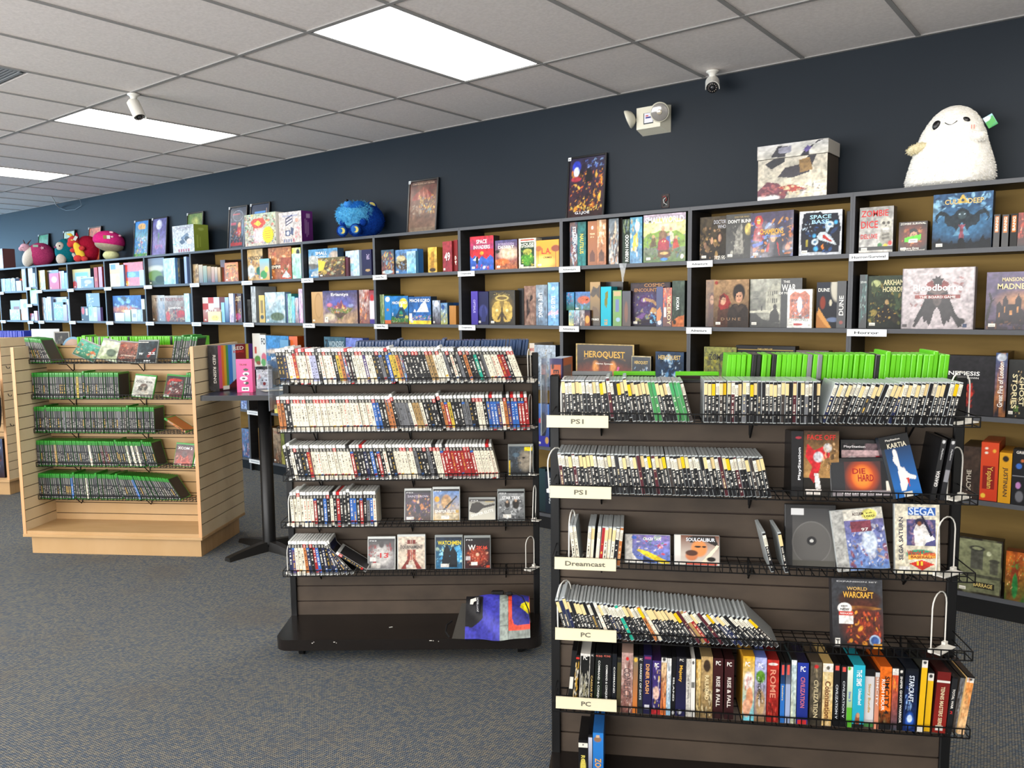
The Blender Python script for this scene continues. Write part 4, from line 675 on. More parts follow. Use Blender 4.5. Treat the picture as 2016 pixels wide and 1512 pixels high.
(5,-4.624,-4.525,1.856,0.173,0.015,0.030,'s',0,'5a9ac8','g:a0d0e8,6ab0d8 n:d0e8f4,4','pale blue game box standing in front of the rocks, top shelf',[]),
(5,-4.405,-4.310,1.856,0.194,0.030,0.235,'s',0,'8a6a20','g:d8b040,c89a3a n:e8c860,5 p:.3,.1,.3,.8,.7,.85,.7,.2,b8842a e:.5,.1,.35,.08,3a2c1c','narrow yellow game box standing alone, top shelf of fifth bookcase from right',[]),
(5,-4.248,-4.135,1.856,0.229,0.030,0.070,'f',-10,'6a1a1c','g:a02a2c,8a2024 n:b03a3a,4,.4 r:0,.14,1,.15,d8b8a8','dark red game box with big white number, top shelf of fifth bookcase from right',[('49',.5,.5,.6,.28,'f0e4dc',0)]),
(5,-4.134,-4.095,1.856,0.236,0.030,0.235,'s',0,'6a1418','g:8a1c20,7a181c','dark red side of the numbered game box, top shelf of fifth bookcase from right',[('49',.5,.35,.5,.3,'f0e4dc',90)]),
(5,-4.974,-4.923,1.455,0.240,0.040,0.228,'s',0,'3a5a2c','g:8aa070,5a7a3a n:c8d0b0,5','mossy green spine at the left, second shelf of fifth bookcase from right',[]),
(5,-4.898,-4.825,1.455,0.227,0.020,0.235,'s',0,'1a6aa8','g:2a84c8,1a78b8 e:.5,.88,.35,.09,e8eef2 e:.5,.5,.2,.05,b87a4a r:0,0,1,.14,c8683a','bright blue spine with a white badge, second shelf of fifth bookcase from right',[]),
(5,-4.822,-4.624,1.455,0.224,0.020,0.070,'f',0,'18344a','g:1f78c0,1a5a8a e:.72,.72,.25,.2,e8d840,.1 p:.2,.2,.3,.3,.45,.5,.55,.62,.62,.74,.68,.6,.78,.5,.9,.34,1,.25,1,.2,1c3c54 p:.55,.62,.62,.74,.68,.6,.64,.62,.6,.58,e8eef0 r:0,0,1,.2,3f6a30 r:.06,.36,.12,.4,e8e8ec r:.06,.3,.12,.34,e8e8ec r:.5,.26,.66,.38,1f6a54 p:.46,.38,.58,.5,.7,.38,2a8a6a r:.48,.3,.68,.32,c8b050 s:10,3a8a4a-e0d050-2a5a3a-c8d8c0-d87050,.5,.14,.45,.08,.05 e:.9,.25,.1,.06,b8b050 e:.12,.22,.1,.05,2a6a3a r:0,0,1,.07,5a4a2c','blue night city game box with a yellow moon, second shelf of fifth bookcase from right',[('MACHI KORO',.5,.76,.85,.1,'f2f4f6',0)]),
(5,-4.607,-4.365,1.455,0.216,0.010,0.070,'f',0,'1c2c3c','g:2a5a98,2a68b0 p:.35,.45,.6,.75,.75,.85,.9,.45,e8eef4 p:.2,.45,.27,.55,.33,.45,e8eef4 r:0,0,1,.13,e8c838 s:26,3a9a4a-e07a9a-f0e060-e0e4e8-d05a3a,.55,.22,.45,.1,.045 r:.02,.12,.14,.4,e8e8ec','blue city game box with a white mountain, second shelf of fifth bookcase from right',[('MACHI KORO',.5,.86,.9,.12,'f4f6f8',0)]),
(5,-4.352,-4.271,1.455,0.185,0.015,0.070,'f',0,'3a3438','g:b8c8dc,4a3a3c n:2a2428,5 e:.5,.85,.3,.12,e0e8f4','pale topped dark game box, second shelf of fifth bookcase from right',[]),
(5,-4.266,-4.196,1.455,0.165,0.015,0.070,'f',0,'2a4a6a','g:5a8ab8,a8a85a s:12,e0d060-2a5a9a-c8d8e8,.5,.5,.4,.4,.14 e:.35,.8,.25,.12,1f4a8a','small blue and yellow game box, second shelf of fifth bookcase from right',[]),
(5,-4.217,-4.199,1.455,0.166,0.040,0.228,'s',0,'2a5a9a','g:3a78b8,c8b83a','narrow blue and yellow spine, second shelf of fifth bookcase from right',[]),
(5,-4.161,-4.095,1.455,0.143,0.000,0.070,'f',0,'8a5a24','g:c89048,c08438 r:.15,0,.2,1,8a5420 r:.38,0,.42,1,8a5420 r:.6,0,.64,1,8a5420 r:.82,0,.86,1,8a5420','small striped wooden game box, second shelf of fifth bookcase from right',[]),
(6,-5.902,-5.504,1.856,0.250,0.050,0.070,'f',0,'3a5a7a','g:5a94c0,4a80b0 e:.15,.6,.22,.18,c8ccc8 e:.9,.7,.2,.2,b8a898 e:.1,.4,.25,.1,6a6a68 e:.3,.15,.2,.1,b0b8bc n:7aa8c8,4,.4','light blue island game box with clouds, top shelf of sixth bookcase from right',[('SMALL',.45,.85,.4,.11,'f4f6f8',0),('ISLANDS',.45,.73,.35,.06,'e8eef4',0)]),
(6,-5.725,-5.371,1.856,0.168,0.015,0.033,'f',0,'4a4024','g:6a6038,4a3020 s:22,c8a848-8a3028-3a2c20-b8b890-a87840,.5,.5,.48,.42,.12 p:0,.3,0,.9,.3,.8,.2,.4,d8c83a','wide brown comic style game box in front, top shelf of sixth bookcase from right',[]),
(6,-5.369,-5.332,1.856,0.159,0.020,0.030,'s',0,'4a1a24','g:5a2434,4a1c28','maroon side panel right of the comic box, top shelf of sixth bookcase from right',[]),
(6,-5.402,-5.196,1.856,0.214,0.052,0.070,'f',-8,'a8b8d0','g:b8c8e8,98b0d0 n:d8e4f4,4 e:.4,.55,.14,.14,e8e0d8 e:.4,.35,.3,.16,9ad0e0','pale wrapped game box with a dark purple side, top shelf of sixth bookcase from right',[]),
(6,-5.170,-5.053,1.856,0.214,0.030,0.235,'s',0,'1a1440','g:20184a,181238 e:.6,.2,.25,.05,b89a6a','dark purple end of the pale wrapped box, top shelf of sixth bookcase from right',[('EPIC',.65,.72,.3,.2,'c8b8d8',90)]),
(6,-5.866,-5.706,1.455,0.276,0.040,0.070,'f',0,'8a6c44','g:c8a474,b89464 e:.6,.55,.35,.42,ae8a5a,.1 e:.6,.55,.29,.36,bd9868,.1','plain wooden coloured game box, second shelf of sixth bookcase from right',[]),
(6,-5.672,-5.220,1.455,0.281,0.010,0.070,'f',0,'5a4a5a','g:3c3a68,b8946a n:5a5078,4,.4 e:.5,.6,.42,.22,5a5aa0,1 p:.12,.46,.2,.5,.4,.48,.6,.5,.88,.46,.8,.36,.7,.3,.6,.22,.56,.12,.5,.16,.44,.1,.4,.22,.3,.28,.2,.36,7a7a38 p:.3,.3,.5,.34,.7,.3,.6,.22,.5,.14,.4,.2,5a4430 p:.3,.44,.34,.56,.4,.52,.44,.66,.5,.6,.54,.72,.6,.58,.66,.54,.7,.44,8a4a5a p:.36,.44,.4,.56,.44,.44,c8684a p:.54,.44,.58,.6,.62,.44,d8a050 s:14,c87a4a-d8b060-9a7ab8-5a8a3a-e0d0a0,.5,.4,.3,.08,.045 e:.2,.56,.08,.06,d8788a,.6 e:.82,.54,.07,.05,98a0c8,.6 e:.2,.2,.16,.1,d0c0a0,.8 r:.05,.03,.15,.2,ece4d0 r:.08,.06,.11,.1,3a3430 r:.08,.12,.11,.16,3a3430','large game box with a floating island at dusk, second shelf of sixth bookcase from right',[('Eriantys',.5,.87,.5,.12,'f2eee6',0)]),
(6,-5.206,-5.082,1.455,0.282,0.020,0.235,'s',0,'6a3a34','g:b8a09a,8a5a50 s:16,b04a3a-e0d0c8-6a2a2a-d8884a,.5,.5,.45,.45,.16','red and white patterned spine, second shelf of sixth bookcase from right',[]),
(6,-5.068,-5.006,1.455,0.275,0.010,0.235,'s',0,'5a1a20','g:8a2028,c8b8c0 r:0,.15,1,.68,e0d4dc e:.5,.78,.35,.1,c02a30 r:0,0,1,.12,4a3a8a','red and lilac game box spine with a lantern, second shelf of sixth bookcase from right',[]),
(6,-5.697,-5.415,1.025,0.310,0.030,0.070,'f',0,'1f3440','g:34586a,24404e n:4a7080,5','slate blue game box with white and dark lettering, third shelf of sixth bookcase from right',[('7',.12,.78,.14,.28,'14181c',0),('WONDERS',.58,.8,.7,.17,'b8ccd4',0)]),
(6,-5.396,-5.177,1.025,0.306,0.020,0.070,'f',0,'4a5a9a','g:6a7ac8,5a6ab8 n:8a98d8,4,.5','periwinkle game box with white lettering, third shelf of sixth bookcase from right',[('ARCHITECTS',.5,.6,.92,.14,'f0f2fa',0)]),
(7,-6.829,-6.581,1.856,0.295,0.047,0.070,'f',0,'5a4a34','g:c8ac78,b8986a s:12,3a6a9a-8a5a3a-e0c890,.5,.4,.45,.35,.12 e:.2,.3,.25,.2,c8d4d8 e:.75,.3,.2,.14,2a6a5a','tan kingdom game box with black capital lettering, top shelf of seventh bookcase from right',[('KINGDOM',.6,.72,.8,.14,'3a2a1a',0)]),
(7,-6.589,-6.439,1.856,0.197,0.015,0.030,'f',0,'5a7a8a','g:7ab8c8,d89a3a e:.4,.25,.35,.2,3a8a3a e:.7,.5,.2,.14,e8c850','small turquoise and gold game box in front, top shelf of seventh bookcase from right',[]),
(7,-6.486,-6.139,1.856,0.293,0.042,0.070,'f',0,'5a3418','g:b0703a,8a4c24 s:16,d89a50-6a3418-e0c090-a84a2a,.5,.6,.45,.35,.11 r:.1,.33,.7,.46,3a2014','orange-brown empire game box, top shelf of seventh bookcase from right',[('EMPIRES',.42,.395,.55,.1,'ece0c8',0)]),
(7,-6.259,-6.098,1.856,0.194,0.010,0.030,'f',0,'5a2c1c','g:8a4a34,a84a2c s:9,d8b8a0-4a6a3a-c05a3a,.5,.4,.4,.35,.14 p:.1,.1,.5,.4,.9,.1,.7,.05,c8d0d0','rust red game box with fan stripes, top shelf of seventh bookcase from right',[]),
(7,-6.143,-6.011,1.856,0.279,0.050,0.218,'s',0,'8a9a5a','g:d8d840,b8c8a8 n:e8f0e8,4 e:.7,.85,.2,.1,2a2a2a','pale yellow-green box set back by the upright, top shelf of seventh bookcase from right',[]),
(7,-6.094,-5.965,1.856,0.221,0.015,0.033,'f',0,'6aa89a','g:b8e0d0,8ac8b0 n:d8f0e8,4','mint green game box in front by the upright, top shelf of seventh bookcase from right',[]),
(7,-6.833,-6.786,1.455,0.221,0.030,0.235,'s',0,'2a2c2e','g:3a3c3e,2a2c2e n:6a6c6a,5','short dark spine with pale marks, second shelf of seventh bookcase from right',[]),
(7,-6.771,-6.697,1.455,0.345,0.030,0.235,'s',0,'8a9298','g:c8d0d4,a8a8a0 n:6a6058,5','tall pale grey spine, second shelf of seventh bookcase from right',[]),
(7,-6.646,-6.558,1.455,0.259,0.030,0.235,'s',0,'a8883a','g:d8b850,c8a848 e:.5,.2,.3,.08,3a3a2c r:.3,.35,.7,.8,8a7430','yellow spine with dark marks, second shelf of seventh bookcase from right',[]),
(7,-6.519,-6.216,1.455,0.283,0.010,0.070,'f',0,'6a8aa0','g:b0c8d4,7a98a0 n:dce8f0,4 e:.6,.2,.35,.14,5a6a50','pale misty blue game box, second shelf of seventh bookcase from right',[]),
(7,-6.242,-6.204,1.455,0.267,0.030,0.235,'s',0,'5a5a9a','g:8a90c8,6a70a8','lavender spine, second shelf of seventh bookcase from right',[('CONCEPT',.5,.5,.5,.6,'e8ecf8',-90)]),
(7,-6.201,-6.145,1.455,0.266,0.030,0.235,'s',0,'3a8a7a','g:7ac0b0,8ab8a8 n:c8e8e0,4','sea green spine, second shelf of seventh bookcase from right',[]),
(7,-6.142,-6.098,1.455,0.240,0.030,0.235,'s',0,'3a9ac0','g:7ac8e0,68b8d8 n:d0eef8,4','aqua spine, second shelf of seventh bookcase from right',[]),
(7,-6.093,-6.045,1.455,0.228,0.030,0.235,'s',0,'4a7aa8','g:a8c8d8,8a7a8a n:d8a8a0,4','thin blue and rose spine, second shelf of seventh bookcase from right',[]),
(7,-6.010,-5.956,1.455,0.306,0.010,0.235,'s',0,'a88ab0','g:d0b8d8,c898b8 n:e8d8f0,4','tall lilac pink spine, second shelf of seventh bookcase from right',[]),
(7,-6.792,-6.666,1.025,0.324,0.040,0.070,'f',0,'b8b4a8','g:d8d4cc,d0ccc0 e:.6,.22,.4,.12,5a8a3a r:.25,.4,.5,.6,b84a3a e:.7,.12,.3,.06,8a4a2a','white farm game box, left of a row, third shelf of seventh bookcase from right',[]),
(7,-6.659,-6.561,1.025,0.312,0.030,0.070,'f',0,'b8b8b4','g:dcdcd8,d4d0c8 e:.6,.3,.4,.15,c85a6a e:.5,.15,.4,.12,5a9a4a','white game box behind the blue one, third shelf of seventh bookcase from right',[('FO',.6,.8,.7,.2,'2a2a2a',0)]),
(7,-6.569,-6.213,1.025,0.307,0.032,0.070,'f',0,'2a5a8a','g:3a84c0,2a68a8 e:.5,.5,.5,.1,c8b8a8,.6 r:.0,.36,1,.44,4a6a8a s:10,8a9ab0-c8a890-3a5a7a,.5,.45,.45,.05,.06 r:.05,.02,.18,.1,e8e8e4','blue skyline game box with white capital lettering, third shelf of seventh bookcase from right',[('MEGACITY',.68,.28,.9,.14,'f2f4f6',0)]),
(7,-6.299,-6.172,1.025,0.273,0.000,0.030,'f',0,'4a7aa0','g:6aa0c8,5a90b8 e:.5,.4,.3,.2,a87a5a','small light blue game box in front of the skyline, third shelf',[]),
(7,-6.188,-6.064,1.025,0.306,0.020,0.235,'s',0,'b04a14','g:e0682a,d05c20 e:.5,.25,.15,.08,2a1a14','orange game box spine, third shelf of seventh bookcase from right',[]),
(8,-6.988,-6.883,0.600,0.099,0.010,0.070,'f',0,'2a3a6a','g:3a5aa0,8aa0c8 s:6,c8d8f0-4a3a7a,.5,.5,.4,.4,.2','violet blue game box seen past the maple gondola',[]),
(7,-6.705,-6.659,0.600,0.105,0.010,0.235,'s',0,'a8741c','g:c8902a,d8a848 s:4,8a4a1c-f0d080,.5,.5,.4,.4,.3','golden spine left of the table post',[]),
(7,-6.440,-6.340,0.600,0.078,0.010,0.070,'f',0,'a8a050','g:c8c078,d8c840 n:f0e8a0,4','yellow game box right of the table post',[]),
(8,-6.993,-6.868,0.118,0.287,0.010,0.070,'f',0,'2a3a4a','g:5a7aa8,3a5a8a s:14,c8a8a0-2a3a5a-8ab0d8-a85a4a,.5,.5,.45,.45,.14','busy blue game box at floor level beside the gondola',[]),
(7,-6.713,-6.667,0.118,0.313,0.010,0.235,'s',0,'6a4a20','g:a8823a,8a5a2c','amber spine at floor level left of the table post',[]),
(7,-6.477,-6.359,0.118,0.335,0.010,0.070,'f',0,'4a3c30','g:a8947a,4a3c30 s:12,6a4a3a-c8b090-2a2420-8a5a3a,.5,.35,.45,.35,.14','brown game box at floor level right of the table post',[('TO ROLL',.5,.88,.8,.07,'8a2a20',0)]),
(7,-6.355,-6.300,0.118,0.319,0.010,0.235,'s',0,'3a4a2a','g:6a7a3a,a8a050 n:2a3018,5','olive spine at floor level right of the table post',[]),
(8,-7.755,-7.656,1.856,0.192,0.020,0.235,'s',0,'6a5a40','g:b8a078,a88a60 s:4,6a4a30-d8c8a0,.5,.6,.4,.3,.3','small tan deck box, first of seven in a row, top shelf',[]),
(8,-7.650,-7.575,1.856,0.183,0.020,0.235,'s',0,'6a5a40','g:c8b088,5a4a3a','small tan deck box, second of seven in a row, top shelf',[]),
(8,-7.569,-7.499,1.856,0.170,0.020,0.235,'s',0,'4a5a40','g:a8a880,3a5a4a','small green-banded deck box, third of seven in a row, top shelf',[]),
(8,-7.493,-7.426,1.856,0.162,0.020,0.235,'s',0,'6a5a40','g:c8a880,3a4a5a','small tan and slate deck box, fourth of seven in a row, top shelf',[]),
(8,-7.420,-7.363,1.856,0.154,0.020,0.235,'s',0,'6a5a40','g:c8a880,8a3a2a','small tan and red deck box, fifth of seven in a row, top shelf',[]),
(8,-7.359,-7.310,1.856,0.150,0.020,0.235,'s',0,'6a5a40','g:d8b890,3a3a3a','small tan and black deck box, sixth of seven in a row, top shelf',[]),
(8,-7.305,-7.257,1.856,0.145,0.020,0.235,'s',0,'6a5a40','g:d8b890,8a6a3a','small tan deck box, last of seven in a row, top shelf',[]),
(8,-7.282,-7.201,1.856,0.217,0.040,0.228,'s',0,'3a241c','g:4a3024,8a3a2c','dark brown box behind the orange market box, top shelf of eighth bookcase from right',[]),
(8,-7.162,-6.935,1.856,0.183,0.010,0.070,'f',0,'5a3a1c','g:c8742a,b86a2c s:14,e0a848-8a3a1c-4a6a3a-e8d090,.5,.4,.45,.35,.12 r:.1,.72,.9,.9,d89a3a','orange market scene game box, top shelf of eighth bookcase from right',[('JAIPUR',.5,.81,.75,.12,'3a2418',0)]),
(8,-7.659,-7.249,1.455,0.251,0.052,0.070,'f',0,'5a3a3a','g:c8c0b8,a84a40 r:0,.5,.25,.75,b83a30 r:.25,.75,.5,1,b8382c r:0,.75,.25,1,d8d0c8 r:.25,.5,.5,.75,d8d0c8 r:.75,.5,1,1,6a2a2c r:.5,.6,.75,1,d0e0f0','red and white tiled mosaic game box, second shelf of eighth bookcase from right',[('AZUL',.4,.46,.55,.12,'f4f2ee',0)]),
(8,-7.499,-7.267,1.455,0.106,0.010,0.030,'f',0,'a8985a','g:e0d088,d8c878 e:.55,.4,.27,.26,f0c028,.1 r:0,0,1,.07,f0eee0 e:.45,.48,.03,.03,2a2018 e:.65,.48,.03,.03,2a2018','small yellow card game box with a round face, second shelf of eighth bookcase from right',[]),
(8,-7.271,-7.214,1.455,0.196,0.020,0.030,'s',0,'4a8ac0','g:8ac0e8,7ab8e0','short bright blue spine beside the yellow box, second shelf of eighth bookcase from right',[]),
(8,-7.203,-7.139,1.455,0.247,0.020,0.235,'s',0,'24406a','g:a8c8e8,2a4a7a','blue and white spine, second shelf of eighth bookcase from right',[]),
(8,-7.114,-7.038,1.455,0.283,0.010,0.235,'s',0,'8aa0c8','g:c8d8f0,a87a98 n:e8f0fa,4','tall pale blue and pink spine, second shelf of eighth bookcase from right',[]),
(8,-7.065,-6.932,1.455,0.279,0.030,0.070,'f',0,'2c1c14','g:4a2a1c,5a3020 e:.5,.2,.35,.12,a83a6a s:5,c8a048-3a2418,.5,.5,.35,.3,.12','brown game box with cream capital lettering, second shelf of eighth bookcase from right',[('LOST',.55,.83,.8,.15,'ecdcb0',0)]),
(9,-8.698,-8.358,1.856,0.292,0.040,0.070,'f',0,'3a4a34','g:8a9ab0,3a4a2c e:.5,.6,.5,.12,c8d0c8,.6 e:.4,.35,.45,.2,6a8a4a e:.7,.2,.3,.14,2a3a20','green river landscape game box, top shelf of ninth bookcase from right',[]),
(9,-8.338,-8.103,1.856,0.275,0.020,0.070,'f',0,'5a8ac0','g:b0d0f0,88b4e0 n:e0f0fc,4','glossy pale blue game box, top shelf of ninth bookcase from right',[]),
(9,-8.146,-8.058,1.856,0.269,0.050,0.218,'s',0,'2a2c30','g:5a5a4a,2a2c30 s:4,a8985a-3a4a5a,.5,.5,.4,.4,.3','dark narrow game box behind the pale blue one, top shelf of ninth bookcase from right',[]),
(9,-7.923,-7.874,1.856,0.277,0.020,0.235,'s',0,'6a80b0','g:a8c0e8,8aa0d0','thin pale blue spine against the right upright, top shelf of ninth bookcase from right',[]),
(9,-8.698,-8.547,1.455,0.289,0.060,0.070,'f',0,'3a3028','g:a89a88,5a4a3a s:7,8a5a3a-3a3a3a,.5,.3,.4,.25,.15','train game box, furthest back of three, second shelf of ninth bookcase from right',[('T',.6,.83,.4,.12,'5a3020',0)]),
(9,-8.506,-8.376,1.455,0.286,0.035,0.070,'f',0,'3a3028','g:a89a88,5a4a3a s:7,8a5a3a-3a3a3a,.5,.3,.4,.25,.15','train game box, middle of three, second shelf of ninth bookcase from right',[('TI',.5,.83,.6,.12,'5a3020',0)]),
(9,-8.336,-7.938,1.455,0.279,0.010,0.070,'f',0,'4a3830','g:a8a098,6a4a3c s:16,a83a2c-8a7a6a-3a3a40-c8a888,.5,.3,.45,.28,.11 e:.8,.3,.22,.14,b03020 e:.15,.2,.1,.2,c04030','brown train game box, front of three, second shelf of ninth bookcase from right',[('TICKET TO RIDE',.5,.85,.9,.12,'8a3020',0),('LONDON',.5,.53,.6,.07,'f0ece4',0)]),
(9,-7.936,-7.838,1.455,0.296,0.010,0.235,'s',0,'6a90b0','g:a8d0f0,8ab8e0 n:d8f0fc,4','pale blue spine right of the train games, second shelf of ninth bookcase from right',[]),
(10,-9.544,-9.312,1.856,0.269,0.020,0.070,'f',0,'8a5a2a','g:c8d4d8,c8a850 r:0,.55,1,.75,e0982a r:.1,.75,.6,.95,3a6ab8 e:.3,.3,.25,.2,e8e4d8 e:.75,.3,.25,.2,e0b030','patchwork game box in blue, white and yellow, top shelf of tenth bookcase from right',[]),
(10,-9.291,-9.197,1.856,0.242,0.010,0.235,'s',0,'6a80a8','g:c0d0e8,98b0d8','pale blue spine beside the patchwork box, top shelf of tenth bookcase from right',[]),
(10,-9.238,-8.799,1.856,0.265,0.032,0.070,'f',0,'7a1c14','g:c8382a,c03024 n:d85a4a,5 r:.15,.35,.9,.6,3a6a98 e:.4,.48,.2,.1,6aa8c8 e:.15,.12,.12,.1,e0a030','bright red game box with a blue band, top shelf of tenth bookcase from right',[]),
(10,-8.824,-8.726,1.856,0.168,0.000,0.030,'s',0,'6aa088','g:b0e0d0,98d0c0','small mint box in front of the red one, top shelf of tenth bookcase from right',[]),
(10,-9.560,-8.898,1.455,0.295,0.042,0.070,'f',0,'2a3454','g:2a64b0,3a3448 e:.4,.45,.4,.14,c87a50,.9 e:.4,.88,.1,.1,2a2c3a e:.4,.4,.12,.05,f0b070 s:5,8ac0e8-1a3a6a,.5,.7,.5,.2,.15','blue and orange sky game box, second shelf of tenth bookcase from right',[]),
(10,-9.459,-9.240,1.455,0.096,0.010,0.030,'f',0,'8a98b0','g:c8d8f0,b0c4e0 r:.2,.4,.8,.75,e4ecf8','small white box, left in front of the sky box, second shelf',[]),
(10,-9.228,-9.093,1.455,0.128,0.010,0.030,'s',0,'5a8a5a','g:d8e8e0,7ab070','small white and green box in front of the sky box, second shelf',[]),
(10,-9.074,-8.943,1.455,0.138,0.010,0.030,'f',0,'8a98a8','g:d8e4f4,c0d0e4 r:.25,.3,.75,.6,98a8b8','small white box, right in front of the sky box, second shelf',[]),
(10,-8.940,-8.819,1.455,0.135,0.010,0.030,'s',0,'6a6e74','g:a8b0b8,8a9098 n:6a6e78,4','small grey box in front of the sky box, second shelf of tenth bookcase from right',[]),
(10,-8.902,-8.826,1.455,0.250,0.042,0.226,'s',0,'8a9888','g:c8d8c0,b0c0a8','narrow pale green spine by the upright, second shelf of tenth bookcase from right',[]),
(11,-10.562,-10.084,1.856,0.235,0.042,0.070,'f',0,'2a3444','g:d8c878,5a98c8 r:.15,.3,.85,.8,7ac0e8 r:.2,.45,.8,.6,e8e0c0 e:.1,.2,.15,.2,b83024','yellow and blue game box set back, top shelf of eleventh bookcase from right',[]),
(11,-10.378,-10.273,1.856,0.134,0.010,0.030,'s',0,'6a8ab0','g:c8dcf4,98b8e0','pale blue side of the dark game box, top shelf of eleventh bookcase from right',[]),
(11,-10.271,-9.941,1.856,0.128,0.010,0.030,'f',0,'1c1c22','g:2a2c34,241c20 r:0,.88,1,1,a8b8d0 e:.55,.55,.3,.2,a8886a e:.4,.25,.1,.06,e8e8f0','dark game box with a pale banner, top shelf of eleventh bookcase from right',[]),
(11,-9.922,-9.833,1.856,0.238,0.010,0.235,'s',0,'7a1a1c','g:b83a34,a82a28 p:.3,.4,.5,.5,.7,.4,.6,.3,.4,.3,d8783a','tall red spine, left of two, top shelf of eleventh bookcase from right',[]),
(11,-9.807,-9.719,1.856,0.239,0.010,0.235,'s',0,'7a1a1c','g:b04a50,a03038','tall red spine, right of two, top shelf of eleventh bookcase from right',[]),
(11,-10.231,-9.888,1.455,0.335,0.042,0.070,'f',0,'14161c','g:1a1c22,121418 s:14,c8c0a8-8a7a5a-e0e0e0,.25,.6,.12,.4,.06 r:.4,.8,.55,.82,b8c0c8 r:.4,.7,.55,.72,b8c0c8 r:.4,.6,.55,.62,b8c0c8','black game box with a white vine pattern, second shelf of eleventh bookcase from right',[]),
(11,-10.317,-10.121,1.455,0.174,0.010,0.030,'f',0,'14141a','g:1c1c24,16161c e:.25,.7,.2,.25,d03a3a r:.6,.4,.9,.85,d0d8e0','small black and red game box in front, second shelf of eleventh bookcase from right',[]),
(11,-10.118,-10.010,1.455,0.173,0.010,0.030,'f',0,'3a8a7a','g:7ae0c0,98d0e8 e:.4,.6,.3,.25,3ac078','small mint box beside the black and red one, second shelf of eleventh bookcase from right',[]),
(11,-10.008,-9.902,1.455,0.168,0.010,0.030,'f',0,'5a8ab0','g:a8d8f4,98c8ec r:.2,.3,.8,.6,d0ecfa','small sky blue box, second from the right, second shelf of eleventh bookcase from right',[]),
(11,-9.899,-9.818,1.455,0.164,0.010,0.030,'s',0,'6a5a90','g:9aa8d8,8a6a9a','small violet box by the upright, second shelf of eleventh bookcase from right',[]),
(12,-11.499,-11.314,1.856,0.256,0.020,0.070,'f',0,'6a5a1c','g:c0a038,a88a30 n:d8b850,3,.5','mustard yellow game box, left, top shelf of twelfth bookcase from right',[]),
(12,-11.387,-10.981,1.856,0.248,0.050,0.070,'f',0,'2a2024','g:4a3c40,34282c r:0,.94,.5,1,c8c0b8','dark plum game box set back, top shelf of twelfth bookcase from right',[]),
(12,-11.175,-10.892,1.856,0.206,0.015,0.033,'f',0,'8a2a4a','g:d86a98,d04a6a e:.5,.6,.3,.2,e8b8d0 p:.35,.5,.35,.72,.45,.65,.6,.65,.68,.72,.65,.45,d8e8f4','pink cat game box, top shelf of twelfth bookcase from right',[]),
(12,-10.897,-10.840,1.856,0.226,0.020,0.235,'s',0,'7a1c2a','g:d84a5a,b03040','red spine beside the pink box, top shelf of twelfth bookcase from right',[]),
(12,-10.836,-10.748,1.856,0.226,0.020,0.235,'s',0,'2a4a7a','g:c8dcf0,2a5a98 n:6aa0d8,4','blue and white spine, top shelf of twelfth bookcase from right',[]),
(12,-10.718,-10.637,1.856,0.199,0.010,0.235,'s',0,'5a80a8','g:a8d0f0,88b0e0','sky blue spine by the upright, top shelf of twelfth bookcase from right',[]),
(12,-11.482,-11.374,1.455,0.302,0.030,0.235,'s',0,'3a2820','g:6a4a3a,3a2a28 s:4,c8b098-8a5a3a,.5,.5,.4,.4,.3','brown speckled spine, second shelf of twelfth bookcase from right',[]),
(12,-11.347,-11.303,1.455,0.293,0.020,0.235,'s',0,'8aa0c0','g:c8dcf4,b0a8c8','thin pale lilac spine, second shelf of twelfth bookcase from right',[]),
(12,-11.296,-11.180,1.455,0.307,0.020,0.235,'s',0,'8aa8d0','g:d0e4fc,a8c4ec n:e8f4ff,4','wide pale blue spine, second shelf of twelfth bookcase from right',[]),
(12,-11.256,-10.796,1.455,0.300,0.052,0.070,'f',0,'6a7488','g:a8b4c8,8a98b0 e:.25,.85,.12,.08,3a2a2c e:.85,.85,.14,.07,3a2a2c','grey blue game box set back behind the sailing one, second shelf',[]),
(12,-11.119,-10.830,1.455,0.234,0.020,0.030,'f',0,'1c2430','g:2a303c,2a3848 e:.5,.42,.42,.36,2a6ab0,.1 s:8,8a3a3a-1a2a3a-c8d8e8,.55,.4,.3,.25,.1 r:.1,.7,.9,.72,c8d0d8','dark sailing game box with a blue disc, second shelf of twelfth bookcase from right',[('SAIL',.5,.83,.65,.14,'e8eef4',0)]),
(12,-10.797,-10.687,1.455,0.203,0.000,0.048,'s',0,'8a88b0','g:d0d4f0,a898c0','pale lilac box beside the blue disc, second shelf of twelfth bookcase from right',[]),
(12,-10.694,-10.626,1.455,0.269,0.010,0.235,'s',0,'6a98c8','g:b0d8fa,88b8e8 n:d8f0ff,4','icy blue spine against the upright, second shelf of twelfth bookcase from right',[]),
(13,-11.835,-11.687,1.900,0.252,0.020,0.235,'s',0,'7a98b8','g:d0e4f8,a8c0dc n:e8f4ff,4','tall pale box in the narrow bookcase, top',[]),
(13,-11.680,-11.612,1.900,0.183,0.020,0.235,'s',0,'7a98b8','g:c8e0f8,b0c8e4','shorter pale blue box in the narrow bookcase, top',[]),
(13,-11.814,-11.603,1.675,0.199,0.020,0.070,'f',0,'4a8a3a','g:a8e060,98c8d8 e:.6,.5,.2,.2,c8e0f0 e:.3,.3,.2,.2,e0f0d0','green and blue box in the narrow bookcase',[]),
(13,-11.851,-11.741,1.450,0.097,0.020,0.070,'f',0,'3a4a6a','g:d84a58,8ab0d8 s:4,e8e8f4-2a3a5a,.5,.4,.4,.3,.2','red topped blue box in the narrow bookcase',[]),
(13,-11.727,-11.628,1.450,0.132,0.020,0.070,'f',0,'b888a8','g:e8c8e0,e0b8d4','pale pink box in the narrow bookcase',[]),
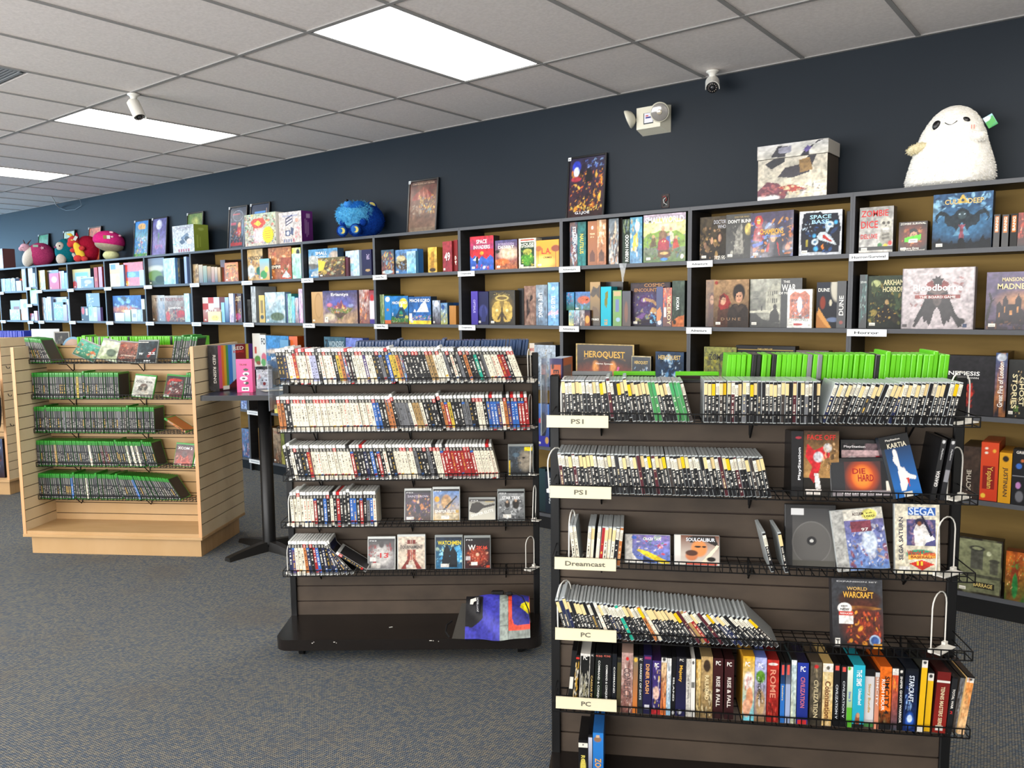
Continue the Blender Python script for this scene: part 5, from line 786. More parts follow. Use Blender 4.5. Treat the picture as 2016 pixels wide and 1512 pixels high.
(14,-12.774,-12.622,1.856,0.180,0.020,0.070,'f',0,'5a7a98','g:98b8d8,6a8ab0 r:.2,0,.35,1,d0e8f8 r:.6,0,.7,1,d8f0f8','row of pale blue slim boxes at the far left',[]),
(14,-12.611,-12.433,1.856,0.178,0.020,0.070,'f',0,'3a3c34','g:4a4c44,2a2c28 n:8a8a6a,5','dark mottled box at the far left',[]),
(14,-12.422,-12.278,1.856,0.175,0.020,0.070,'f',0,'6a8ab0','g:a8c0e0,98a8c8 n:e0e8f4,5','pale violet box at the far left',[]),
(14,-12.249,-12.072,1.856,0.137,0.020,0.070,'f',0,'5a4a4a','g:d0e0f0,a8b8c8 r:.75,0,1,1,8a5a4a','white and brown box at the far left',[]),
(14,-12.064,-11.946,1.856,0.296,0.030,0.070,'f',0,'4a3a34','g:a87a68,3a3028 r:0,0,.25,1,d0dcec r:.3,.2,.9,.7,6a5a3a','tall brown and white box at the far left',[]),
(14,-12.547,-12.220,1.455,0.273,0.042,0.070,'f',0,'3a6a68','g:a8d0d0,4a8a88 r:.3,.55,.9,.7,8a4a40','teal game box with a red boat, far left',[]),
(14,-12.502,-12.160,1.455,0.150,0.010,0.030,'f',0,'4a4a4c','g:98b8c8,3a3a40 s:12,e8f0f8-2a2a30-98b050,.5,.45,.45,.4,.12','black and white patterned box, far left',[]),
(14,-12.155,-11.900,1.455,0.285,0.020,0.070,'f',0,'8a6a54','g:b8b8c8,b89070 e:.6,.7,.25,.12,5a90c8 p:0,0,0,.3,1,.6,1,.3,.2,0,c8885a','sandy and blue game box, far left',[]),
(3,-3.112,-3.048,1.558,0.123,0.040,0.070,'f',0,'2a4a4a','g:3a8ac8,3a6a4a s:9,c83a3a-2a5a8a-8ac0e0,.45,.6,.4,.3,.14','blue-green game box stacked on the low row, left, second shelf of third bookcase from right',[]),
(3,-3.052,-2.927,1.560,0.123,0.050,0.070,'f',0,'1a3a5a','g:2a6ab0,2a5a4a e:.6,.55,.4,.22,b84a28 s:6,3a8a5a-5a9ad0,.5,.2,.45,.15,.12','blue game box with red logo, stacked on the low row, second shelf',[('GEM',.65,.6,.5,.2,'d86a30',0)]),
]
# ------------------------------------------------------------------ boxed games on the bookcases
CAMP = Vector((0, 0, 1.6))
def res(w, h, p, k=.8):
    f = 1578.6/max((p-CAMP).length, .5)*k
    return max(4, min(110, int(w*f))), max(8, min(130, int(h*f)))
def sticker(parent, x, z, y, w=.022, h=.013):
    b = MB().col('ebe7dc').box(x, y-.0006, z, x+w, y, z+h)
    b.col('6a6a68')
    for k in range(9): b.box(x+w*(.12+.085*k), y-.0008, z+h*.15, x+w*(.15+.085*k), y-.0006, z+h*.55)
    b.build('price_sticker', M_print, parent)
def side_text(): pass
NB = 0
for bay, X0, X1, zb, h, off, T, mode, rot, side, ops, lab, tx in BOXES:
    NB += 1; W = X1-X0; p = Vector((X0, SF+off, zb+.0006))
    nm = 'deck_box' if W < .1 and h < .16 else 'board_game_box'
    t = thing(nm, lab, 'board game', p, (0, 0, math.radians(rot)))
    b = MB(); b.col(side); a = math.radians(rot)
    if rot: W = W/math.cos(a) if rot > 0 else W/math.cos(a)
    nx, nz = res(W, h, p); e = .0012
    b.box(0, 0, 0, W, T, h, skip='f')
    b.grid(paint(ops, nx, nz, NB), 0, 0, W, h, 0)
    if mode == 'f' and T > .025 and rot == 0 and h > .15:      # lid over tray
        b.col(side).box(-.0006, .004, h*.0, W+.0008, T*.72, h-.0015, skip='fbt')
    b.build('box', M_gloss if NB % 3 else M_print, t)
    for q in tx:
        text(t, q[0], q[1]*W, -.0008, q[2]*h, q[3]*W, q[4]*h, q[5], rot=q[6], bold=.006)
    if mode == 'f' and h > .12 and W > .08 and NB % 5 != 0: sticker(t, W*.07, h*.05, -.0004, min(.03, W*.2), min(.016, h*.08))
# shelf edge tags
TG = [(1, 'A', .005, .195, 'Horror/Survival'), (1, 'B', .005, .20, 'Horror'), (2, 'A', 0, .165, 'Adventure'), (2, 'B', 0, .165, 'Adventure'), (3, 'A', 0, .17, 'Adventure'), (3, 'B', 0, .16, 'Adventure'),
      (4, 'A', 0, .165, 'Cooperative'), (4, 'B', 0, .165, 'Cooperative'), (5, 'A', 0, .165, 'Quick Play'), (5, 'B', 0, .165, 'Quick Play'), (6, 'A', 0, .165, 'Quick Play'), (6, 'B', 0, .165, 'Quick Play'),
      (7, 'A', 0, .17, ''), (7, 'B', 0, .17, ''), (7, 'D', 0, .19, ''), (7, 'E', 0, .19, ''), (8, 'A', 0, .17, ''), (8, 'B', 0, .17, ''), (9, 'A', 0, .17, ''), (9, 'B', 0, .17, ''), (10, 'A', 0, .17, ''), (10, 'B', 0, .17, ''),
      (11, 'A', 0, .17, ''), (11, 'B', 0, .17, ''), (12, 'A', 0, .17, ''), (12, 'B', 0, .17, ''), (13, '1', 0, .17, ''), (13, '2', 0, .17, ''), (13, '3', 0, .17, ''), (14, 'A', 0, .17, ''), (14, 'B', 0, .17, '')]
TGZ = dict(A=1.856, B=1.455, D=.60, E=.118); TGZ.update({'1': 1.90, '2': 1.675, '3': 1.45})
M_tag = mat('shelf_tag_white', 'e4e8ea', .35)
for bay, r, o, w_, s in TG:
    rn = {'A': 'top', 'B': 'second', 'D': 'fourth', 'E': 'bottom', '1': 'top', '2': 'second', '3': 'third'}[r]
    t = thing('shelf_tag', 'white %s tag on the %s shelf edge, %s bookcase' % ('printed category' if s else 'faintly printed category', rn, ordi[bay-1]), 'shelf label', (UP[bay]+o, SF-.008, TGZ[r]-.022), group='white shelf edge tags')
    b = MB(); b.box(0, 0, -.018, w_, .0055, .018); b.box(0, -.001, -.019, w_, .0, -.0165); b.box(0, -.001, .0165, w_, .0, .019); b.build('holder', M_tag, t)
    if s: text(t, s, w_/2, -.0006, 0, w_*(.62 if len(s) < 14 else .86), .016 if 'p' in s or 'y' in s else .0135, '26262a', bold=.01)
    else: MB().col('9aa4ac').box(w_*.15, -.0005, -.004, w_*.85, .0, .004).build('faded_print', M_print, t)
FIXB = [
('C',1.061,1.180,0.806,0.148,-0.100,'cg',0,-8,'2a2d30','g:3a4650,1c2024 e:.7,.5,.3,.35,8a8070,.6 e:.62,.6,.06,.03,1a1a1a s:8,2a3440-5a6470-14181c,.25,.45,.25,.4,.1 r:.0,.0,.06,.5,d8b820 e:.3,.7,.15,.08,4a6070 r:.66,.84,.98,.98,e8d000','dark grey game case with a yellow tag, right end of middle rack third shelf',[]),
('C',0.569,0.699,0.587,0.157,-0.085,'cw',0,-12,'3a2a3a','g:3a2e44,4a3a34 s:20,d88a4a-6a4a7a-c8a880-2a2030,.5,.45,.45,.4,.1 e:.5,.4,.1,.16,2a2a3a e:.5,.62,.05,.05,d8b090 r:.05,.04,.35,.14,e8e4dc','purple orange city game case, left of four facing out on middle rack fourth shelf',[('PS3',.18,.93,.26,.04,'d8d8d8',0),('SAINTS ROW',.5,.81,.8,.07,'c8c0d0',0)]),
('C',0.703,0.833,0.587,0.164,-0.088,'cw',0,-10,'6a6a7a','g:5a8ac8,c8a868 e:.5,.6,.2,.22,c8a070 e:.5,.75,.08,.07,b88860 p:.3,.3,.9,.8,.92,.76,.35,.25,3a3428 s:8,d8b880-8a8aa0,.5,.35,.45,.2,.1 e:.14,.68,.1,.09,e0a020 r:.05,.05,.95,.22,c8b898 r:.3,.06,.6,.16,ece8e0','blue and sand soldier game case, second of four on middle rack fourth shelf',[('PS3',.18,.93,.26,.04,'e8e8e8',0),('SNIPER ELITE',.47,.3,.8,.09,'f4f2ea',0),('III',.92,.3,.1,.09,'e0b020',0)]),
('C',0.871,1.001,0.587,0.112,-0.075,'cg',0,-22,'2a2824','g:8a8a84,d8d4c4 p:0,.4,.1,.8,.4,.85,.6,.7,1,.8,1,.7,.5,.55,.3,.3,1c1a18 e:.3,.75,.12,.12,26221e r:.62,.86,.95,.99,c8b070','sepia sniper game case with slanting white lettering, third of four, middle rack',[('PS3',.2,.93,.28,.05,'e0e0e0',0),('SNIPER ELITE',.5,.33,.9,.14,'f4f2ea',0,.26)]),
('C',1.009,1.138,0.587,0.151,-0.088,'cg',0,-10,'2a2c2e','g:9a9c9c,4a4c4e s:14,2a2c2e-c8caca-6a6c6e,.5,.4,.45,.35,.12 e:.35,.55,.1,.12,26221f e:.35,.63,.045,.05,b89a80 e:.68,.55,.13,.16,26221f e:.68,.68,.05,.055,c0a084 r:.2,.08,.5,.2,e8e4dc','grey two-officer game case, right of four on middle rack fourth shelf',[('PS3',.18,.93,.26,.04,'e8e8e8',0),('STAR TREK',.5,.77,.7,.11,'f2f2f2',0)]),
('C',0.390,0.523,0.356,0.157,-0.085,'cw',0,-10,'4a2a2a','g:2a2224,8a8888 e:.5,.45,.38,.32,b8b4b0,.5 e:.5,.8,.09,.1,3a3230 s:6,8a1a1c,.2,.6,.2,.2,.1 p:.1,.05,.35,.05,.25,.4,8a1a1c s:4,8a1a1c,.8,.6,.1,.2,.1 r:.05,.26,.28,.38,e8e4dc r:.1,.02,.45,.2,d8d4cc','black, red and grey wrestler game case, left of four on middle rack bottom shelf',[('PS3',.18,.93,.26,.04,'e8e8e8',0),('13',.6,.45,.32,.16,'c8282a',0)]),
('C',0.532,0.666,0.356,0.167,-0.088,'cw',0,-8,'b8b0a4','g:d8c8b4,d0c0ac p:.35,.9,.35,.3,.1,0,.3,0,.45,.3,.45,.9,8a3028 p:.55,.9,.55,.3,.7,0,.9,0,.65,.3,.65,.9,8a3028 r:.47,.3,.53,.9,a8483a s:8,6a2a24-c88a6a-a85a4a,.5,.4,.2,.2,.07 r:.08,.6,.92,.78,b8a898 r:.3,.04,.55,.14,e8e4dc','cream and red striped game case, second of four on middle rack bottom shelf',[('TOURNAMENT',.5,.68,.84,.1,'4a4644',0),('Unreal',.5,.81,.4,.05,'7a3a34',0)]),
('C',0.710,0.843,0.356,0.163,-0.088,'cg',0,-8,'16263a','g:1a3a50,2a6a90 p:.1,.3,.5,.6,.9,.75,1,.5,1,.2,4aa0d0 s:10,8ad0e8-1a4060-c8e0c0,.5,.45,.5,.3,.12 p:.2,.05,.3,.6,.42,.78,.55,.6,.5,.05,0c141a p:.5,.05,.55,.55,.65,.72,.8,.5,.82,.05,101820 r:.2,.04,.5,.15,e8e4dc r:.02,.9,1,1,16263a','blue two-silhouette game case with big yellow lettering, third of four, middle rack',[('WATCHMEN',.52,.82,.88,.13,'f0d820',0)]),
('C',0.848,0.975,0.356,0.159,-0.088,'cg',0,-8,'2a1418','g:1c1416,3a1416 e:.5,.4,.35,.25,a83a20,.8 s:14,d86a3a-2a1012-e0a080-8a1a1c,.5,.35,.4,.3,.08 e:.5,.45,.07,.06,e0b090 r:.03,.26,.22,.4,b8b0b0 r:.25,.1,.5,.22,ece8e0 r:.85,.02,.98,.1,d84a2a','black and red arena game case, right of four on middle rack bottom shelf',[('PS3',.18,.93,.26,.04,'e8e8e8',0),('W',.28,.68,.3,.18,'e8e4e0',0),('2K16',.68,.68,.44,.11,'e8442a',0)]),
('L',0.287,0.446,1.247,0.122,0.160,'cg',22,-25,'2a6a60','g:5aa890,2a5a40 s:12,c8d0a0-2a7a6a-d86a3a-8ab8b0,.5,.5,.45,.4,.14','teal game case leaning right on maple gondola top shelf',[]),
('L',0.460,0.606,1.247,0.147,0.150,'cg',12,-22,'8a9a80','g:c8d0b8,8a9a70 n:e8ecd8,4 e:.6,.4,.25,.2,5a6a5a','pale sage game case leaning on maple gondola top shelf',[]),
('L',0.599,0.736,1.247,0.146,0.145,'cg',5,-22,'4a2420','g:8a5a50,3a2a24 s:12,a8483a-3a2420-c88a6a,.5,.5,.45,.4,.12 n:8a6a60,4,.3','rust game case in the middle of maple gondola top shelf',[('AFTERMATH',.55,.3,.8,.06,'d8c8b8',0)]),
('L',0.737,0.878,1.247,0.158,0.140,'cg',0,-20,'1c2226','g:2a363c,141a1e n:3a4a50,4 r:.0,.92,.5,.97,e8e4dc p:.5,.3,.9,.7,.95,.6,.6,.2,8a2a24 r:.4,.05,.7,.1,d8d8d8','dark slate game case, right of four facing out on maple gondola top shelf',[('W',.2,.4,.22,.12,'d8dcdc',0),('22',.75,.42,.36,.12,'d8dcdc',0)]),
('L',0.687,0.836,1.012,0.156,0.150,'cG',5,-18,'3a3c38','g:c8c8c0,8a8a80 e:.5,.45,.2,.2,5a4a40 r:.25,.3,.7,.5,3a3a34 r:0,.0,.4,.09,e4e0d8 s:7,4a4a44-a8a090,.5,.3,.35,.2,.1','grey soldier game case facing out on maple gondola second shelf',[('COLD WAR',.5,.72,.8,.1,'2a2a2a',0)]),
('L',0.907,1.040,1.012,0.156,0.150,'cG',5,-18,'3a1c1c','g:2a2426,5a2424 s:12,c8c0b8-a82a24-1a1618-8a8a8a,.5,.5,.4,.35,.12 e:.5,.82,.35,.07,a82a28 r:0,.0,.3,.1,e4e0d8','black and red game case facing out on maple gondola second shelf',[]),
('L',0.952,1.086,0.558,0.156,0.150,'cG',4,-16,'4a2a28','g:4a4448,8a4a40 p:.1,.1,.3,.5,.5,.35,.7,.5,.9,.1,a8483a e:.5,.55,.15,.15,5a4a4a s:7,2a2426-c88a7a,.5,.3,.4,.2,.08 r:.2,.03,.4,.1,e8e4dc','dark red alien game case facing out on maple gondola fourth shelf',[('XCOM 2',.5,.83,.8,.12,'e8e4e4',0)]),
('L',1.089,1.145,0.558,0.132,0.150,'cG',6,-16,'b8b0a8','g:e0dcd4,c8c0b8 p:.1,.2,.5,.6,.9,.3,.9,.1,b83a30','white and red game case against the maple gondola right side',[]),
('R',0.729,0.763,1.026,0.193,-0.120,'s',0,-6,'1a1a1c','g:16161a,101012 e:.6,.9,.25,.02,a02a3a','black spine side of the hockey game box, right rack',[('PlayStation',.7,.5,.3,.5,'e8e8ea',90)]),
('R',0.765,0.865,1.026,0.194,-0.115,'f',0,-6,'1a1614','g:3a2416,c89858 r:0,0,1,.28,18140f p:.1,.8,.3,.7,.5,.75,.7,.78,.75,.6,.5,.55,.45,.4,.3,.2,.15,.3,.25,.45,.05,.6,c02028 e:.68,.74,.12,.07,b8b4b0 e:.42,.6,.14,.08,c8c8cc p:.3,.35,.42,.35,.5,.12,.35,.1,e0dcd8 s:8,2a2018-d8b080,.75,.6,.2,.2,.06 r:.05,.02,.5,.1,e8e0d8','large hockey player game box on right rack second shelf',[('FACE OFF',.5,.9,.8,.08,'c8241c',0)]),
('R',0.877,1.007,1.026,0.164,-0.075,'cd',0,-5,'4a3a3c','g:c8a8a8,b89aa0 r:0,.86,1,1,1c1c1e e:.3,.6,.25,.14,8a6a6e e:.25,.65,.12,.1,d8c8c8 n:a88a90,5,.4 r:.8,.4,1,.75,a02a38','pink and grey game case behind the fiery one, right rack',[('PlayStation',.3,.93,.5,.06,'e8e4e4',0)]),
('R',0.842,1.032,1.026,0.116,-0.125,'cd',-2,-12,'1a1618','g:1c1618,141214 r:0,0,.2,1,2a2c30 r:.75,0,1,1,1a1a1e r:.2,0,.75,1,4a3030 e:.47,.55,.2,.4,d8521c,.8 e:.47,.55,.14,.3,f08a30,.6 r:.0,.0,1,.16,8a8286 r:.82,.14,1,.42,e8e0d0','wide black game case with fiery red lettering lying sideways, right rack',[('DIE',.42,.72,.2,.16,'a01414',0),('HARD',.52,.52,.24,.2,'a01414',0),('PlayStation',.45,.08,.6,.1,'e8e4e4',180)]),
('R',1.012,1.093,1.026,0.181,-0.130,'f',-13,-8,'14202c','g:14181c,1a6ab8 r:0,0,.12,1,2a3036 r:0,.8,1,1,14161a p:.35,.1,.4,.5,.3,.6,.4,.75,.5,.7,.5,.5,.75,.35,.95,.3,.9,.25,.7,.28,.55,.15,.5,.1,e4e0dc e:.42,.72,.07,.06,f0e8e0 e:.6,.35,.05,.12,e8e0dc p:.6,.3,.66,.15,.7,.3,c03028 r:.4,.0,.7,.08,dcd8cc','tilted blue game box with a white figure, right rack',[('PlayStation',.45,.93,.5,.04,'d8d4cc',0),('KARTIA',.55,.84,.65,.08,'d8d0b8',0)]),
('R',1.112,1.126,1.026,0.181,-0.130,'s',8,0,'1a1a1c','g:232325,1a1a1c e:.5,.95,.3,.03,c8c8c8','dark spine game case leaning right, left of two, right rack',[('GRANDIA',.5,.35,.7,.26,'e8e4e0',90),('PlayStation',.5,.75,.4,.18,'c8c8c8',-90)]),
('R',1.137,1.151,1.026,0.179,-0.130,'s',8,0,'1a1a1c','g:2a2a2e,222226 e:.5,.95,.3,.03,c8c8c8 r:.1,.3,.9,.5,8a8a90','dark spine game case leaning right, right of two, right rack',[('PlayStation',.5,.75,.4,.18,'c8c8c8',-90)]),
('R',0.240,0.380,0.800,0.089,-0.110,'cJ',0,-14,'b8b4ae','g:7a6aa8,5a7ac8 r:0,0,.16,1,d8d4cc p:.16,.0,.16,.35,.25,.15,.5,0,e8e4dc s:14,c83a2a-3a4a8a-e8e0d8-4a8a4a-9a8ac8,.6,.6,.35,.35,.09 p:.3,.5,.5,.42,1,.05,1,0,.8,0,.45,.25,.25,.45,e8cc10 e:.2,.9,.06,.06,2a5ac0 p:.4,.25,.7,.02,.4,.02,2a3a6a','bright taxi racing disc case, left of two facing out on right rack third shelf',[('CRAZY TAXI',.6,.86,.4,.1,'f4f2f0',0)]),
('R',0.391,0.528,0.800,0.092,-0.110,'cJ',0,-14,'b8b4ae','g:6a3a24,d8d0c4 r:0,0,.14,1,d8d4cc p:.25,.9,.45,1,.9,1,1,.6,.7,.8,.35,.75,1c1614 e:.55,.55,.18,.28,d8884a,.3 e:.52,.62,.08,.03,1c1410 e:.66,.62,.05,.03,1c1410 e:.38,.3,.14,.16,c8784a,.3 e:.38,.4,.14,.1,4a2818 p:.6,.1,.95,.7,1,.65,.68,.05,ecdcc0 e:.82,.2,.1,.08,1c1614 r:.25,.0,.95,.06,c8442a','fighter portrait disc case, right of two facing out on right rack third shelf',[('SOULCALIBUR',.58,.86,.65,.12,'e8ecf4',0)]),
('R',0.720,0.869,0.800,0.193,-0.100,'cd',0,-8,'3a3a3c','g:3c3c3e,6a6864 r:0,0,.12,1,2c2c2e e:.52,.42,.4,.36,747270,.04 e:.52,.42,.385,.345,5e5c5a,.04 e:.52,.45,.1,.075,2a2a2c,.1 e:.52,.45,.04,.03,c8c8c4,.1 r:.12,.02,.98,.12,57554f r:.1,.88,.36,.99,d8d8d8','empty grey disc case with a round tray, right rack third shelf',[]),
('R',0.867,1.015,0.800,0.182,-0.125,'cJ',-7,-10,'8a8a88','g:6a5a8a,6a8ac0 r:0,0,.24,1,a8a8a4 r:.24,.82,1,1,c8c4b8 s:26,4a5aa0-c8ccd8-8a3a30-2a3a6a-e0e0e8-b89878,.62,.4,.36,.35,.08 e:.68,.45,.14,.2,c8d4e8,.3 e:.68,.62,.06,.05,9ab0c8 r:.35,.62,.75,.8,7a3a48 e:.74,.9,.15,.09,e0d870,.1','silver taped football game case with a yellow price dot, right rack',[('ACCLAIM',.52,.92,.22,.05,'3a1418',0),('USED',.74,.87,.2,.035,'2a2818',0),('$1.99',.74,.92,.12,.025,'2a2818',0),('97',.62,.66,.14,.05,'e0dcd8',0)]),
('R',1.028,1.155,0.800,0.207,-0.115,'cJ',0,-8,'c8c0ac','g:ded6c0,d4ccb4 r:.26,.4,.92,.78,4a4a7a s:10,8a6a8a-3a3a5a-a88a90,.6,.6,.3,.17,.08 p:.45,.4,.42,.62,.5,.74,.7,.7,.85,.55,.9,.5,.7,.45,.65,.4,e8e4e0 e:.55,.75,.1,.05,26223a e:.55,.72,.05,.035,7a4a34 p:.5,.95,.54,.95,.85,.56,.8,.53,1a1a3a r:.3,.84,.92,.96,2a62b8 p:.4,.12,.6,.05,.8,.12,.9,.14,.6,.2,.3,.14,c83428 e:.57,.28,.32,.07,2a8a6a p:.3,.2,.95,.23,.95,.3,.3,.27,e8a848 r:.08,.03,.32,.1,f0ece4','cream baseball game case, right of three tall cases, right rack',[('SEGA',.6,.9,.58,.11,'d8e4f4',0),('SEGA SATURN',.13,.5,.1,.62,'3a3a4a',90),('World Series',.58,.3,.62,.07,'c82828',0),('BASEBALL',.6,.24,.5,.035,'8a2a1c',0),('II',.55,.15,.14,.06,'e8c030',0)]),
('R',0.860,1.005,0.568,0.203,-0.120,'f',0,-12,'2a2a2e','g:3a3c42,1c1a1c e:.55,.7,.42,.16,3a2018,.2 e:.55,.58,.38,.03,c88a30,.3 e:.6,.35,.38,.3,5a2418,.6 s:20,d8582a-f0a030-2a1614-8a2a1a-1c1414,.6,.3,.33,.25,.08 e:.25,.57,.14,.08,e8e4e0,.08 r:.14,.35,.42,.49,e8e4e0 r:.14,.47,.42,.52,c83a2c e:.83,.12,.11,.08,a8c0d8,.1 e:.83,.12,.08,.06,3a5a9a r:.05,.03,.15,.13,e8e4dc r:.8,.01,.97,.07,c88a28','dark dragon game box with a reduced price tag, right rack fourth shelf',[('WORLD',.5,.86,.4,.05,'d8b060',0),('WARCRAFT',.52,.77,.6,.09,'e8b040',0),('EXPANSION SET',.5,.96,.8,.02,'c8c8c8',0),('NEW',.25,.555,.17,.035,'1c1c1c',0),('T',.1,.08,.07,.07,'1c1c1c',0),('REDUCED',.28,.495,.24,.025,'f4e8e4',0),('$38.99',.24,.6,.14,.02,'2a2a2a',0)]),
('R',0.063,0.078,0.335,0.191,-0.150,'s',5,0,'d8d4cc','g:17181a,141516 r:.1,.35,.8,.55,d8d4c8','black game box spine with a white patch, leftmost on right rack bottom shelf',[]),
('R',0.078,0.092,0.335,0.177,-0.150,'s',4,0,'2a2824','g:14120f,1c1a17 s:14,c8b898-2a2420-d8a83a-e0dccc,.5,.45,.5,.4,.2 r:.1,.93,.9,.96,c83028','chequered racing game spine, right rack bottom shelf',[]),
('R',0.100,0.130,0.335,0.182,-0.150,'s',2,0,'e0dcd4','g:131313,1a1a1a s:12,c8c4b4-2a2a28-8a8468,.5,.4,.45,.3,.15 f:.04,e0dcd4','black and white patterned game spine with white edges, right rack bottom shelf',[('PC',.5,.93,.4,.07,'f0ece4',0)]),
('R',0.131,0.143,0.335,0.186,-0.150,'s',2,0,'141415','g:141415,1a1713','black game spine with gold upright lettering, right rack bottom shelf',[('CAESAR IV',.5,.42,.5,.38,'b89a5a',-90),('PC',.5,.96,.5,.03,'e0dcd4',0)]),
('R',0.146,0.170,0.335,0.187,-0.150,'s',2,0,'101012','g:101012,12200f e:.5,.08,.4,.06,2a8a2c','wide black strategy game case with a green glow, right rack bottom shelf',[('COMMAND & CONQUER',.5,.5,.3,.75,'d8d8d4',-90),('PC DVD',.5,.95,.8,.03,'d86a5a',0)]),
('R',0.172,0.199,0.335,0.188,-0.150,'s',1,0,'101012','g:101012,0f0f11','wide black strategy game case with a red three, right rack bottom shelf',[('COMMAND & CONQUER',.45,.5,.26,.6,'d8d8d4',-90),('3',.5,.1,.5,.1,'c83a30',0),('PC DVD',.5,.95,.7,.03,'d86a5a',0)]),
('R',0.201,0.215,0.335,0.188,-0.150,'s',1,0,'101218','g:10141c,0f1116','black strategy game case with a blue four, right rack bottom shelf',[('COMMAND',.5,.55,.35,.45,'d8d8d4',-90),('4',.5,.16,.6,.08,'4aa0d8',0)]),
('R',0.217,0.229,0.335,0.178,-0.150,'s',1,0,'3a3420','g:4a4428,3a3220 r:0,.9,1,.97,1a1a1a','olive brown game spine, right rack bottom shelf',[]),
('R',0.230,0.265,0.335,0.193,-0.150,'s',1,0,'b8988a','g:b09088,7a5048 s:16,d8c8c0-5a2a28-a87868,.5,.4,.5,.4,.13 e:.5,.9,.14,.03,c02828','pinkish grey war game box, right rack bottom shelf',[('CONFLICT',.5,.5,.6,.5,'5a4444',-90)]),
('R',0.266,0.280,0.335,0.185,-0.150,'s',1,0,'6a4a2a','g:6a6a58,c8702a e:.5,.93,.35,.04,e0b040','grey and orange game spine, right rack bottom shelf',[]),
('R',0.282,0.296,0.335,0.186,-0.150,'s',1,0,'1c1c1e','g:1c1c1e,22282a','charcoal game spine with pale upright lettering, right rack bottom shelf',[('DARKEST OF DAYS',.5,.55,.4,.62,'d0d4d4',-90),('PC',.5,.94,.6,.04,'e8e4dc',0)]),
('R',0.297,0.322,0.335,0.189,-0.150,'s',1,0,'1c1a3c','g:241f50,1c1a3c r:.2,.08,.8,.16,c8c8d0 r:.1,.93,.9,.97,8a2a5a','deep violet cooking game spine, right rack bottom shelf',[('DINER DASH',.5,.6,.45,.5,'e0a060',-90)]),
('R',0.324,0.350,0.335,0.173,-0.150,'s',1,0,'3a2454','g:3a2a6a,2a2450 s:8,c8c0d0-e0c050-6a4a9a,.5,.5,.4,.45,.14 e:.5,.4,.35,.12,d8b0a0 r:.0,.0,1,.1,a8242a','purple roller coaster game box, right rack bottom shelf',[('PC',.5,.92,.5,.08,'f0f0f4',0)]),
('R',0.351,0.367,0.335,0.188,-0.150,'s',1,0,'1a1816','g:c8b890,d86a2a r:0,.9,1,1,e0dcd4 e:.5,.95,.3,.03,3a3a3a s:7,1c1410-e08a3a-8a3a1a,.5,.5,.5,.4,.2','tan and orange console game spine, right rack bottom shelf',[]),
('R',0.368,0.381,0.335,0.187,-0.150,'s',1,0,'1c1c1e','g:d8d4cc,8ab0c8 s:6,6a7a8a-e8e4e0,.5,.5,.4,.4,.2','white and pale blue game spine, right rack bottom shelf',[]),
('R',0.383,0.395,0.335,0.188,-0.150,'s',1,0,'141416','g:141416,101012 e:.5,.05,.3,.03,c8c8c8','thin black game spine with small white lettering, right rack bottom shelf',[('ISLAND',.5,.45,.4,.4,'d8d8d4',-90)]),
('R',0.396,0.427,0.335,0.189,-0.150,'s',1,0,'14141c','g:141419,1f1e44 e:.4,.07,.2,.04,c8c8d0','black and navy game box with gold script, right rack bottom shelf',[('Majesty',.42,.72,.4,.28,'d8a83a',-90),('PC',.5,.95,.4,.04,'e8e4dc',0)]),
('R',0.428,0.442,0.335,0.189,-0.150,'s',0,0,'c8c4bc','g:c8c4bc,b8b4ac n:a8a49c,4','pale grey game spine, right rack bottom shelf',[('LETTERS',.5,.5,.4,.4,'8a8680',-90)]),
('R',0.443,0.455,0.335,0.186,-0.150,'s',0,0,'e0dcd4','g:e4e0d8,dcd8d0 e:.5,.93,.3,.03,3a3a3a r:.2,.5,.8,.6,6a6a64','bright white game spine, right rack bottom shelf',[]),
('R',0.458,0.472,0.335,0.189,-0.150,'s',0,0,'3a3020','g:d8a848,7a6a4a s:7,e0c890-3a2a1c,.5,.5,.4,.4,.25','golden safari game spine, right rack bottom shelf',[]),
('R',0.473,0.507,0.335,0.195,-0.150,'s',0,0,'8a7450','g:b89a68,7a6440 e:.5,.85,.3,.1,3a2c20 s:10,d8c8a0-5a4a30,.5,.25,.45,.2,.14','sandy railway game box, right rack bottom shelf',[('RAILROAD',.5,.5,.35,.4,'e0cfa0',-90)]),
('R',0.509,0.538,0.335,0.192,-0.150,'s',0,0,'2c1214','g:3a1618,2c1214','dark maroon game box, left of a matching pair, right rack bottom shelf',[('RISE & FALL',.5,.45,.4,.5,'dcd4cc',-90),('PC',.5,.92,.5,.07,'f0ece4',0)]),
('R',0.542,0.570,0.335,0.190,-0.150,'s',0,0,'2c1214','g:3a1618,2c1214','dark maroon game box, right of a matching pair, right rack bottom shelf',[('RISE & FALL',.5,.45,.4,.5,'dcd4cc',-90),('PC',.5,.92,.5,.07,'f0ece4',0)]),
('R',0.596,0.630,0.335,0.203,-0.150,'s',0,0,'c8902a','g:e8b020,6ac0d0 e:.5,.62,.4,.14,e8d8d0 e:.6,.35,.3,.18,c88860 e:.35,.2,.35,.14,d8a080 s:4,c83a3a-e8e4e0,.4,.6,.3,.1,.08','yellow and sky blue amusement park game box, right rack bottom shelf',[('PC',.4,.88,.4,.07,'f8f4f0',0)]),
('R',0.631,0.665,0.335,0.201,-0.150,'s',0,0,'6a7ac0','g:a8b0e0,8a6a44 e:.5,.7,.4,.1,5a8a2a e:.5,.3,.4,.2,b09068 s:6,2a2a1c-e0e0e8,.6,.5,.3,.2,.1','lavender and green wildlife game box, right rack bottom shelf',[('PC',.5,.88,.4,.07,'f8f4f0',0),('TYCOON',.4,.5,.3,.3,'2a2a1c',-90)]),
